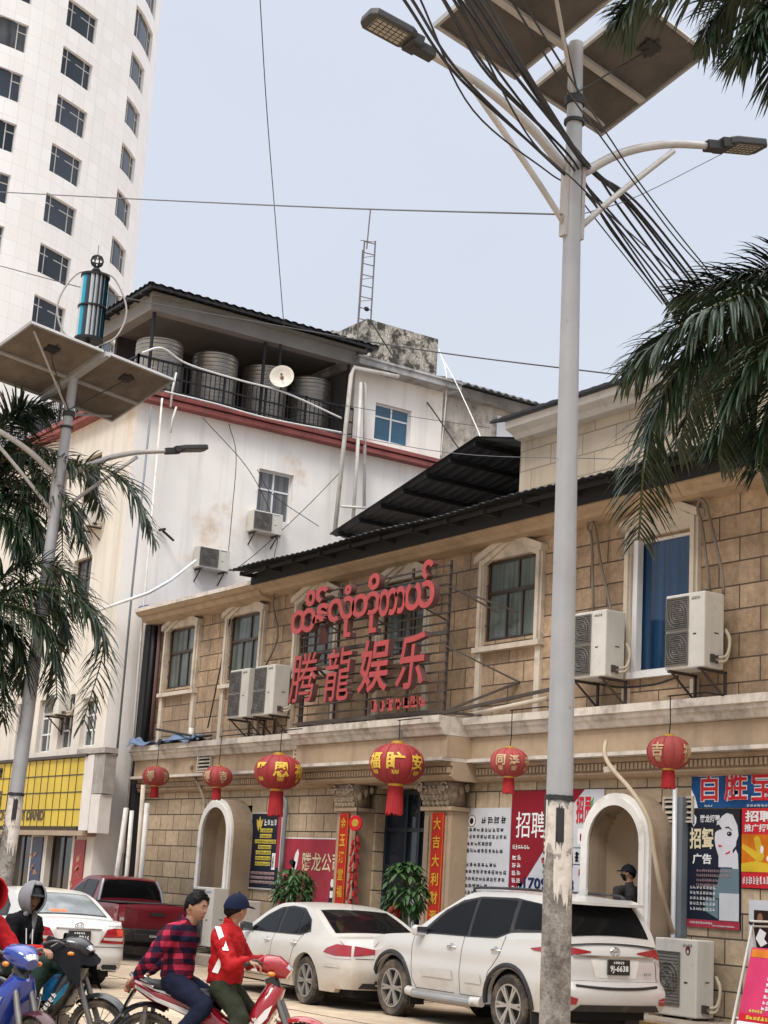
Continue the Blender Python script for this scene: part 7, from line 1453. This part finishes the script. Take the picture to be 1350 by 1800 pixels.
def Lp(b, x, y, z): return b.M @ V((x, y, z))

# ------------------------------------------------------------------ people
_mat = mat
def mat(*a, **k): k.setdefault('spec', .12); return _mat(*a, **k)
skin_m = mat("skin", (.30, .165, .105), .5, var=.12, scale=9, spec=.35); hair_m = mat("black_hair", (.008, .007, .007), .6, var=.3, scale=60); eye_m = mat("eye_dark", (.02, .015, .013), .2); eyew_m = mat("eye_white", (.5, .47, .43), .3); lip_m = mat("lips", (.22, .085, .07), .5)
def add_rm(o, vox, sm=6, disp=None):
    r = o.modifiers.new("remesh", 'REMESH'); r.mode = 'VOXEL'; r.voxel_size = vox; r.use_smooth_shade = True
    if sm: k = o.modifiers.new("smooth", 'SMOOTH'); k.iterations = sm; k.factor = .5
    if disp:
        tx = bpy.data.textures.new("cloth_folds", 'CLOUDS'); tx.noise_scale = disp[1]; tx.noise_depth = 2; d = o.modifiers.new("folds", 'DISPLACE'); d.texture = tx; d.strength = disp[0]; d.mid_level = .5; d.texture_coords = 'GLOBAL'
def limb(mb, pts, rs, n=14):
    c = [V(p) for p in pts]; cc = []; rr = []
    for i in range(len(c) - 1):
        for k in range(5): t = k / 5; cc.append(c[i].lerp(c[i + 1], t)); rr.append(rs[i] + (rs[i + 1] - rs[i]) * t)
    cc.append(c[-1]); rr.append(rs[-1])
    mb.tube(cc, rr, n)
    for p, r_ in zip(c, rs): mb.ball(p, r_ * .99, 14, 10)
    return mb
def trunk_(mb, pts, fwd, n=18):
    """pts: (point, half width across, half depth along fwd)"""
    rows = []; m = len(pts)
    for i, (p, a, b) in enumerate(pts):
        d = (V(pts[min(i + 1, m - 1)][0]) - V(pts[max(i - 1, 0)][0])).normalized(); sd_ = d.cross(V(fwd)).normalized(); fw = sd_.cross(d).normalized()
        rows += [V(p) + sd_ * a * math.cos(6.28319 * k / n) + fw * b * math.sin(6.28319 * k / n) for k in range(n)]
    return mb.add(rows, [(i * n + k, i * n + (k + 1) % n, (i + 1) * n + (k + 1) % n, (i + 1) * n + k) for i in range(m - 1) for k in range(n)] + [tuple(range(n)), tuple((m - 1) * n + k for k in range(n))])
def head_fn(c, f, u, k=1.0):
    """returns a mapping (azimuth from face, polar) -> point of a modelled head"""
    f = V(f).normalized(); u = (V(u) - f * f.dot(V(u))).normalized(); s_ = u.cross(f)   # s_ = person's left
    def fn(a, b, off=0.0):
        x, y, z = math.cos(a) * math.sin(b), math.sin(a) * math.sin(b), math.cos(b)   # x to face
        rx = .094 if x > 0 else .102; ry = .074; rz = .118 if z < 0 else .112
        px, py, pz = x * rx, y * ry, z * rz
        if z < -.15 and x > -.2: t = min(1, (-z - .15) / .8); py *= 1 - .30 * t; px += .010 * t * max(0, x)          # jaw and chin
        if x < 0 and z < -.3: px *= 1 - .28 * min(1, (-z - .3) / .6)
        g = lambda cy, cz, wy, wz: math.exp(-((py - cy) / wy) ** 2 - ((pz - cz) / wz) ** 2) if x > 0 else 0
        px += .020 * g(0, -.022, .011, .014) + .011 * g(0, .004, .009, .020) - .007 * g(.030, .008, .016, .012) - .007 * g(-.030, .008, .016, .012) + .005 * g(.03, .026, .024, .008) + .005 * g(-.03, .026, .024, .008) + .006 * g(0, -.055, .020, .010) + .006 * g(0, -.092, .018, .016) - .003 * g(0, -.073, .02, .006) + .004 * g(.04, -.02, .02, .02) + .004 * g(-.04, -.02, .02, .02)
        v = V((px, py, pz)) * k; v = v * (1 + off / max(.06, v.length)); return V(c) + f * v.x + s_ * v.y + u * v.z
    return fn, f, u, s_
def hand(mb, w_, d, nrm, thumb_side, curl=.9, k=1.0, spread=.0):
    """palm + four fingers + thumb; d along the hand, nrm out of the back of the hand"""
    d = V(d).normalized(); nrm = (V(nrm) - d * d.dot(V(nrm))).normalized(); sd_ = d.cross(nrm) * thumb_side
    trunk_(mb, [(V(w_), .026 * k, .02 * k), (V(w_) + d * .03 * k, .036 * k, .018 * k), (V(w_) + d * .085 * k, .042 * k, .015 * k), (V(w_) + d * .095 * k, .038 * k, .012 * k)], nrm, 12)
    for i, (o, l_) in enumerate(((.030, .072), (.010, .082), (-.010, .075), (-.030, .060))):
        p = V(w_) + d * .088 * k + sd_ * o * k; dv = (d + sd_ * spread * o * 20).normalized(); pts = [p - d * .02]; ang = 0
        pts.append(p)
        for j in range(3): ang += curl * (.55, .95, .6)[j]; q = dv * math.cos(ang) - nrm * math.sin(ang); p = p + q * l_ * k * (.45, .32, .25)[j]; pts.append(p)
        mb.tube(pts, [.0095 * k, .0095 * k, .0088 * k, .008 * k, .0065 * k], 8); mb.ball(pts[-1], .0066 * k, 8, 6)
    p = V(w_) + d * .03 * k + sd_ * .03 * k; t1 = p + (sd_ * .7 + d * .7 - nrm * .2).normalized() * .035 * k; t2 = t1 + (d * .8 - nrm * .6 * curl + sd_ * .1).normalized() * .03 * k; mb.tube([p, t1, t2], [.013 * k, .0105 * k, .008 * k], 8); mb.ball(t2, .0082 * k, 8, 6)
def person(label, J, head_f, body_f, tops, trous, hair="short", cap=None, shoes=None, k=.95, hands=None, grp=None, hood=None, mask=None, beardless=True, collar=None):
    """J: joints dict of world points"""
    t = T("person", label, "person", (J['hip'].x, J['hip'].y, min(J[q].z for q in ('lank', 'rank')) - .08), grp)
    hc = J['head']; up = (hc - J['neck']).normalized(); up = (up + V((0, 0, 1.5))).normalized(); fn, f, u, s_ = head_fn(hc, head_f, up, k)
    b = MB(); b.grid(lambda a, q: fn(6.28319 * a, .02 + 3.10 * q), 48, 40)
    for sg in (-1, 1):   # ears
        e_ = hc + s_ * sg * .074 * k - f * .012 * k + u * (-.005) * k; b.ball(e_, (.018 * k, .018 * k, .030 * k), 10, 8)
    limb(b, [J['neck'] - V((0, 0, .05)), hc + V((0, 0, -.07 * k)) - f * .022 * k], [.058 * k, .052 * k])
    bf = V(body_f)
    trunk_(b, [(J['hip'] - V((0, 0, .06)), .14 * k, .10 * k), (J['hip'] + V((0, 0, .06)), .15 * k, .105 * k), (J['hip'].lerp(J['neck'], .4), .13 * k, .09 * k), (J['hip'].lerp(J['neck'], .75), .15 * k, .105 * k), (J['hip'].lerp(J['neck'], .93), .11 * k, .07 * k)], bf)
    for sd in 'lr':
        limb(b, [J[sd + 'sho'], J[sd + 'elb'], J[sd + 'wri']], [.048 * k, .038 * k, .027 * k]); limb(b, [J[sd + 'hipj'], J[sd + 'kne'], J[sd + 'ank']], [.075 * k, .052 * k, .038 * k]); limb(b, [J[sd + 'sho'], J['neck'] - V((0, 0, .03))], [.05 * k, .055 * k])
        hd_ = (hands or {}).get(sd)
        if hd_: hand(b, J[sd + 'wri'], hd_[0], hd_[1], hd_[2], hd_[3], k)
        ft = J[sd + 'toe'] - J[sd + 'ank']; limb(b, [J[sd + 'ank'] + V((0, 0, -.04)), J[sd + 'ank'] + ft * .5 + V((0, 0, -.03)), J[sd + 'toe']], [.04 * k, .036 * k, .028 * k])
    bo = b.build("body", skin_m, t, True); add_rm(bo, .0072, 2)
    # face details
    for sg in (-1, 1):
        a = sg * .40; c_ = fn(a, 1.50, -.0062); MB().ball(c_, (.0115 * k, .0115 * k, .0062 * k), 10, 8).build("eye", eyew_m, bo, True); MB().ball(fn(a * .97, 1.50, -.0005), .0066 * k, 8, 6).build("pupil", eye_m, bo, True)
        m = MB(); m.tube([fn(sg * q, 1.33 - .05 * math.sin((q - .15) * 4), .001) for q in (.16, .28, .42, .58)], [.003 * k, .0045 * k, .0045 * k, .002 * k], 6); m.build("eyebrow", hair_m, bo, True)
    m = MB(); m.tube([fn(q, 2.10 + .02 * abs(q), .0015) for q in (-.30, -.15, 0, .15, .30)], [.002 * k, .005 * k, .0065 * k, .005 * k, .002 * k], 6); m.tube([fn(q, 2.18 - .02 * abs(q), .002) for q in (-.24, -.12, 0, .12, .24)], [.002 * k, .005 * k, .0065 * k, .005 * k, .002 * k], 6); m.build("lips", lip_m, bo, True)
    if hair:
        m = MB(); r = random.Random(len(label))
        def hl(a):    # hairline polar angle by azimuth from face
            q = abs((a + math.pi) % 6.28319 - math.pi); return .86 if q < .65 else (.86 + (q - .65) * 1.0 if q < 1.05 else (1.26 + (q - 1.05) * .55 if q < 1.75 else 1.65 + (q - 1.75) * .45))
        m.grid(lambda a, q: fn(6.28319 * a, max(.01, hl(6.28319 * a) * q), .010 + (.010 * r.random() if q < .96 else -.012) + .007 * (1 - q) - (.004 if cap else 0)), 60, 18); ho = m.build("hair", hair_m, t, True)
        m = MB()
        for q in range(0 if cap else 420):
            a = r.uniform(0, 6.283); bb = hl(a) * math.sqrt(r.random()) ; p = fn(a, bb, .006); o = (p - hc).normalized(); tg = (f * .5 + u * .5 + V((r.uniform(-1, 1), r.uniform(-1, 1), r.uniform(-1, 1))) * .6 - o * .1).normalized(); m.tube([p, p + (o * .6 + tg * .5).normalized() * .015 * k, p + (o * .35 + tg).normalized() * .026 * k], [.004 * k, .003 * k, .0006], 4, False)
        m.build("hair_strands", hair_m, ho, True)
    if cap:
        m_ = cap['m']; m = MB(); tilt = cap.get('tilt', 0); m.grid(lambda a, q: fn(6.28319 * a, max(.01, (1.28 + .28 * (1 - math.cos(6.28319 * a)) / 2) * q), .024), 48, 16); c_o = m.build("cap", m_, t, True)
        m = MB()
        def br(a, q): an = -.85 + 1.7 * a; p0 = fn(an, 1.26, .024); return p0 + (f * math.cos(an) + s_ * math.sin(an) * .5).normalized() * cap.get('len', .075) * k * q * math.cos(an * .75) - u * .016 * q * q * k
        m.grid(br, 14, 6); m.v += [tuple(V(v) - u * .006) for v in m.v]; kk = len(m.v) // 2; m.f += [tuple(i + kk for i in ff) for ff in m.f]; m.build("brim", cap.get('brim', m_), c_o, True)
        MB().ball(hc + u * .137 * k, .011, 8, 6).build("button", m_, c_o, True)
    if mask:
        m = MB(); m.grid(lambda a, q: fn(-1.25 + 2.5 * a, 1.68 + .98 * q, .010), 24, 12); m.build("face_mask", mask, t, True)
    if hood:
        m = MB(); 
        def hf(a, q):
            an = .62 + (6.28319 - 1.24) * a; p = fn(an, .06 + 2.55 * q, .034 + .018 * math.sin(q * 3.1) + .012 * math.cos(an) ** 2); return p + (f * .03 * k if abs(math.cos(an) - .8) < .12 else V((0, 0, 0)))
        m.grid(hf, 40, 24); 
        m.grid(lambda a, q: fn(-.75 + 1.5 * a, .05 + .72 * q, .045 + .014 * q), 20, 10)
        ho = m.build("hood", hood, t, True); s2 = ho.modifiers.new("thick", 'SOLIDIFY'); s2.thickness = .014
        m = MB()
        for sg in (-1, 1): limb(m, [fn(sg * .9, 2.5, .03), J['neck'] + f * .07 + s_ * sg * .05 - V((0, 0, .04)), J['neck'] + f * .10 + s_ * sg * .03 - V((0, 0, .20))], [.024, .03, .018], 10)
        lo = m.build("hood_collar", hood, t, True); add_rm(lo, .01, 3)
        m = MB(); m.tube([J['neck'] + f * .13 + s_ * .03 - V((0, 0, .12)), J['neck'] + f * .15 + s_ * .035 - V((0, 0, .3))], .005, 5); m.tube([J['neck'] + f * .13 - s_ * .03 - V((0, 0, .12)), J['neck'] + f * .15 - s_ * .02 - V((0, 0, .27))], .005, 5); m.build("drawstring", wht, lo)
    # jacket / shirt
    m = MB(); lk = tops.get('bulk', 1.0)
    trunk_(m, [(J['hip'] - V((0, 0, .03)), .175 * k * lk, .135 * k * lk), (J['hip'] + V((0, 0, .07)), .18 * k * lk, .135 * k * lk), (J['hip'].lerp(J['neck'], .45), .175 * k * lk, .125 * k * lk), (J['hip'].lerp(J['neck'], .75), .18 * k * lk, .13 * k * lk), (J['hip'].lerp(J['neck'], .92), .135 * k * lk, .095 * k * lk), (J['neck'] + V((0, 0, .015)), .075 * k, .07 * k)], bf, 20)
    for sd in 'lr':
        e1, w1 = J[sd + 'elb'], J[sd + 'wri']; limb(m, [J['neck'] - V((0, 0, .06)), J[sd + 'sho'], e1, e1.lerp(w1, .93)], [.085 * k * lk, .078 * k * lk, .060 * k * lk, .044 * k * lk])
    if tops.get('collar', 1): m.lathe([(.062 * k, -.02), (.070 * k, .03), (.066 * k, .055), (.054 * k, .055), (.05 * k, .0)], J['neck'] + V((0, 0, .0)), (hc - J['neck']), 18)
    jo = m.build(tops['name'], tops['m'], t, True); add_rm(jo, .0125, 4, (tops.get('fold', .03), .07))
    for nm, mm, fnm in tops.get('extra', []): fnm(J, k, nm, mm, jo)
    m = MB()
    trunk_(m, [(J['hip'] + V((0, 0, .10)), .155 * k, .115 * k), (J['hip'], .17 * k, .13 * k), (J['hip'] - V((0, 0, .09)), .155 * k, .12 * k)], bf, 18)
    for sd in 'lr':
        kn, an = J[sd + 'kne'], J[sd + 'ank']; limb(m, [J['hip'].lerp(J[sd + 'hipj'], .6), J[sd + 'hipj'], kn, kn.lerp(an, .5), an + V((0, 0, .02))], [.11 * k, .105 * k, .076 * k, .070 * k, .060 * k])
    to = m.build("trousers", trous, t, True); add_rm(to, .0125, 4, (.028, .08))
    m = MB()
    for sd in 'lr':
        a, q = J[sd + 'ank'], J[sd + 'toe']; limb(m, [a + V((0, 0, -.02)) - (q - a).normalized() * .02, a.lerp(q, .5) + V((0, 0, -.035)), q + V((0, 0, .0))], [.05 * k, .047 * k, .038 * k])
    so_ = m.build("shoes", shoes or blk_p, t, True); add_rm(so_, .012, 2)
    return t
fwdL = lambda B: (B.M.to_3x3() @ V((1, 0, 0))).normalized()
def joints(B, d): return {n: Lp(B, *p) for n, p in d.items()}

# --- red motorcycle with two riders
r0 = P(257, 1838, D=12.75); f0 = P(529, 1838, D=12.6); hd = (f0.x - r0.x, f0.y - r0.y)
redb = Bike("red underbone motorcycle with white stripes carrying two riders", (r0.x, r0.y, 0), hd, red_p, wht_p, red_p, red_p)
fw = fwdL(redb); lf = V((-fw.y, fw.x, 0)); UPV = V((0, 0, 1))
plaid_m = mat("red_navy_plaid", (.10, .012, .022), .85, var=.15, scale=5)
def plaid(m):
    t = m.node_tree; n = t.nodes; l = t.links; b = n["Principled BSDF"]; src = b.inputs["Base Color"].links[0].from_socket; tcn = n.new("ShaderNodeNewGeometry"); outs = []
    for ax in ((1, 0, 0), (0, 0, 1)):
        mp_ = n.new("ShaderNodeVectorMath"); mp_.operation = 'DOT_PRODUCT'; l.new(tcn.outputs["Position"], mp_.inputs[0]); mp_.inputs[1].default_value = (fw.x * .8 + .2, fw.y * .8 - .3, .1) if ax[0] else (-.1, 0, 1)
        q = n.new("ShaderNodeMath"); q.operation = 'MULTIPLY'; l.new(mp_.outputs["Value"], q.inputs[0]); q.inputs[1].default_value = 72; s1 = n.new("ShaderNodeMath"); s1.operation = 'SINE'; l.new(q.outputs[0], s1.inputs[0])
        r_ = n.new("ShaderNodeMapRange"); l.new(s1.outputs[0], r_.inputs[0]); r_.inputs[1].default_value = -.25; r_.inputs[2].default_value = .25; outs.append(r_.outputs[0])
    ad = n.new("ShaderNodeMath"); ad.operation = 'ADD'; l.new(outs[0], ad.inputs[0]); l.new(outs[1], ad.inputs[1]); hf_ = n.new("ShaderNodeMath"); hf_.operation = 'MULTIPLY'; l.new(ad.outputs[0], hf_.inputs[0]); hf_.inputs[1].default_value = .5
    rp = n.new("ShaderNodeValToRGB"); rp.color_ramp.interpolation = 'CONSTANT'; es = rp.color_ramp.elements; es[0].color = (.008, .008, .022, 1); es[1].position = .4; es[1].color = (.085, .008, .022, 1); e3 = es.new(.8); e3.color = (.34, .025, .055, 1); l.new(hf_.outputs[0], rp.inputs[0]); l.new(rp.outputs[0], b.inputs["Base Color"]); return m
plaid(plaid_m)
navy_j = mat("dark_blue_jeans", (.010, .013, .03), .85, var=.25, scale=12, bump=.2, bscale=120); olive_t = mat("olive_trousers", (.030, .034, .022), .85, var=.25, scale=10, bump=.2, bscale=90); redj_m = mat("red_track_jacket", (.33, .010, .012), .6, var=.12, scale=7); cap_navy = mat("navy_cap", (.006, .010, .03), .75, var=.2); 
J1 = joints(redb, dict(hip=(.60, 0, .86), neck=(.60, .01, 1.27), head=(.645, .02, 1.405), lsho=(.58, .19, 1.19), rsho=(.58, -.19, 1.19), lelb=(.72, .30, .98), relb=(.70, -.29, .98), lwri=(.83, .30, 1.02), rwri=(.83, -.30, 1.02), lhipj=(.60, .10, .80), rhipj=(.60, -.10, .80), lkne=(.80, .20, .58), rkne=(.80, -.21, .58), lank=(.60, .24, .24), rank=(.60, -.25, .24), ltoe=(.78, .24, .20), rtoe=(.78, -.25, .20)))
def jstripe(J, k, nm, mm, jo):
    for a, b_, ra, w_ in (('rsho', 'relb', .082, .03), ('lsho', 'lelb', .082, .03)):
        p0, p1 = J[a], J[b_]; out = (J[a] - J['neck']); out.z = .12; out.normalize()
        MB().grid(lambda x, y: p0.lerp(p1, -.1 + .8 * x) + (out + UPV * .25).normalized() * (ra + .013 - .014 * x) * k + fw * w_ * (y - .5) * 1.6 + out * -.004 * abs(y - .5), 10, 4).build(nm, mm, jo, True)
    sd_ = -lf; MB().add([J['hip'] + sd_ * .197 * k + fw * a + UPV * b_ for a, b_ in ((-.07, .06), (-.02, .05), (.04, .22), (.0, .22))], [(0, 1, 2, 3)]).build("white_panel", mm, jo)
person("rider in red track jacket and navy cap steering the red motorcycle, head turned away", J1, (fw * .55 + lf * .8 + UPV * -.05), fw, dict(name="jacket", m=redj_m, bulk=1.08, fold=.04, extra=[("white_stripe", wht, jstripe)]), olive_t, "short", dict(m=cap_navy, len=.07), None, .97,
       dict(l=((fw * .5 + lf * -.1 + UPV * -.1), (UPV), -1, .8), r=((fw * .5 + lf * .1 + UPV * -.1), (UPV), 1, .8)))
J2 = joints(redb, dict(hip=(.20, 0, .87), neck=(.24, -.01, 1.27), head=(.325, -.02, 1.405), lsho=(.19, .19, 1.20), rsho=(.17, -.20, 1.20), lelb=(.02, .27, .99), relb=(.05, -.28, .99), lwri=(-.06, .16, .86), rwri=(-.08, -.18, .85), lhipj=(.2, .10, .82), rhipj=(.2, -.10, .82), lkne=(.50, .20, .66), rkne=(.50, -.22, .66), lank=(.26, .25, .34), rank=(.27, -.26, .34), ltoe=(.44, .25, .29), rtoe=(.45, -.26, .29)))
person("passenger in red and navy plaid shirt holding the rear rail of the red motorcycle", J2, (fw * .9 - lf * .38 + UPV * -.16), fw, dict(name="shirt", m=plaid_m, bulk=1.0, fold=.032), navy_j, "short", None, None, .97,
       dict(l=((-fw * .75 - UPV * .65 - lf * .15), (UPV - fw * .4), 1, .75), r=((-fw * .75 - UPV * .65 + lf * .15), (UPV - fw * .4), -1, .75)))
# --- dark motorcycle with hooded rider
f0 = P(172, 1805, D=13.75); hd2 = (V((hd[0], hd[1], 0)).normalized() * 1.0 + V((.12, -.12, 0))).normalized(); o0 = V((f0.x, f0.y, 0)) - hd2 * 1.25
drk = Bike("black motorcycle with teal decals under the hooded rider", (o0.x, o0.y, 0), hd2, blk_p, teal_p, blk_p, blk_p)
fw = fwdL(drk); lf = V((-fw.y, fw.x, 0))
blackj = mat("black_jersey", (.008, .008, .010), .85, var=.2, scale=9); grey_hood = mat("grey_hood_cloth", (.19, .185, .20), .9, var=.15, scale=12, bump=.2, bscale=120); green_t = mat("dark_green_trousers", (.018, .035, .028), .85, var=.25, scale=9)
q0 = 1.25
J3 = joints(drk, {n: (p[0] - (.21 if n not in ('lwri',) else .08), p[1], p[2]) for n, p in dict(hip=(.60, 0, .84), neck=(.66, -.01, 1.24), head=(.715, -.03, 1.375), lsho=(.64, .19, 1.16), rsho=(.64, -.20, 1.16), lelb=(.66, .25, .90), relb=(.64, -.28, .89), lwri=(.86, .30, 1.0), rwri=(.75, -.20, .92), lhipj=(.62, .1, .8), rhipj=(.62, -.1, .8), lkne=(.98, .22, .82), rkne=(1.0, -.22, .84), lank=(.84, .24, .40), rank=(.86, -.25, .42), ltoe=(1.01, .24, .34), rtoe=(1.03, -.25, .36)).items()})
person("man in grey hood and black jersey sitting on the black motorcycle", J3, (fw * .72 - lf * .66 + UPV * -.05), fw, dict(name="jersey", m=blackj, bulk=1.0, fold=.03, collar=0), green_t, None, dict(m=mat("dark_grey_cap", (.03, .03, .034), .8), len=.06), None, .97,
       dict(l=((fw * .5), UPV, -1, .8), r=((fw * .8 + lf * .2 - UPV * .4), (UPV), 1, .55)), hood=grey_hood)
# colourful bag hanging behind the leg shield
m = MB(); loft(m, [((.86, 0, .72), .13, .05), ((.80, 0, .62), .15, .08), ((.78, 0, .52), .13, .07)], 12); tag(m.xf(drk.M).build("shopping_bag", mat("blue_printed_bag", (.01, .16, .36), .6, var=.7, scale=9, dirt=(.45, .04, .03, 14, .9, .55)), None, True), "bright blue printed bag hanging behind the black motorcycle leg shield", "bag")
# black cloth over its handlebar
m = MB(); m.grid(lambda a, b: Lp(drk, .80 + .36 * b - .05 * math.sin(a * 9), -.22 + .44 * a, 1.07 - .20 * b * b + .03 * math.sin(a * 11 + b * 7) - .22 * (2 * a - 1) ** 4), 18, 10); m.v += [tuple(V(v) - V((0, 0, .006))) for v in m.v]; kk = len(m.v) // 2; m.f += [tuple(i + kk for i in ff) for ff in m.f]; tag(m.build("handlebar_cloth", blackj, None, True), "black cloth thrown over the handlebar of the black motorcycle", "cloth")
# --- blue motorcycle at the left edge with red-clad rider
f0 = P(60, 1838, D=11.7); rv = V((CR[0][0], CR[1][0], 0)).normalized(); cvv = V((CR[0][2], CR[1][2], 0)).normalized(); hd3 = (rv * .74 + cvv * .67).normalized(); o0 = V((f0.x, f0.y, 0)) - hd3 * 1.25
blu = Bike("blue and silver motorcycle with large headlight at the lower left corner", (o0.x, o0.y, 0), hd3, blue_p, silver_p, blue_p, mat("dark_maroon_fender", (.05, .015, .018), .25, coat=.7))
fw = fwdL(blu); lf = V((-fw.y, fw.x, 0))
red_h = mat("red_hooded_coat", (.38, .012, .016), .75, var=.2, scale=14, dirt=(.12, .03, .03, 9, .5, .6))
J4 = joints(blu, {n: (p[0] - (.16 if n not in ('lwri', 'rwri') else .02), p[1], p[2]) for n, p in dict(hip=(.42, 0, .84), neck=(.46, .04, 1.27), head=(.52, .055, 1.41), lsho=(.46, .21, 1.19), rsho=(.45, -.18, 1.19), lelb=(.62, .31, .98), relb=(.6, -.3, .98), lwri=(.82, .30, 1.02), rwri=(.82, -.30, 1.02), lhipj=(.42, .1, .8), rhipj=(.42, -.1, .8), lkne=(.72, .22, .62), rkne=(.72, -.22, .62), lank=(.55, .25, .26), rank=(.55, -.25, .26), ltoe=(.73, .25, .2), rtoe=(.73, -.25, .2)).items()})
person("rider in bright red hooded coat on the blue motorcycle, cut by the left edge", J4, (fw * .9 + lf * .3), fw, dict(name="coat", m=red_h, bulk=1.08, fold=.035), navy_j, "short", None, None, .97, dict(l=((fw), UPV, -1, .8), r=((fw), UPV, 1, .8)), hood=red_h)
# --- masked guard standing in the near niche
def G(x, y, z): return V((-17.0 + x, 15.85 + y, .26 + z * .98))
gz = P(1106, 1534, Y=15.85).z; gx = P(1106, 1534, Y=15.85).x
def G(x, y, z): return V((gx + x, 15.85 + y, gz - 1.60 + z))
J5 = dict(hip=G(0, .02, .93), neck=G(0, .02, 1.42), head=G(-.02, 0, 1.59), lsho=G(-.03, -.19, 1.35), rsho=G(.03, .17, 1.35), lelb=G(.0, -.23, 1.08), relb=G(.02, .22, 1.08), lwri=G(-.06, -.20, .84), rwri=G(-.05, .2, .84), lhipj=G(0, -.1, .9), rhipj=G(0, .1, .9), lkne=G(-.02, -.11, .48), rkne=G(-.02, .11, .48), lank=G(0, -.11, .09), rank=G(0, .11, .09), ltoe=G(-.16, -.12, .04), rtoe=G(-.16, .12, .04))
gshirt = mat("charcoal_uniform", (.035, .032, .034), .8, var=.2, scale=9); mask_m = mat("black_face_mask", (.012, .013, .018), .8)
person("masked guard in charcoal uniform and dark cap standing in the near arched niche", J5, V((-.75, -.62, 0)), V((-.6, -.8, 0)), dict(name="uniform_shirt", m=gshirt, bulk=.92, fold=.025), blackj, "short", dict(m=mat("dark_blue_cap", (.008, .010, .016), .7), len=.07), None, .93, dict(l=((-UPV), V((-.5, -.8, 0)), 1, .4), r=((-UPV), V((-.5, .8, 0)), -1, .4)), mask=mask_m)
# plinth under the guard
tag(MB().box(gx - .3, gx + .3, 15.62, 16.2, .262, max(.3, gz - 1.60 + .0)).build("standing_block", pave_m, bevel=.01), "low concrete block the masked guard stands on", "block")
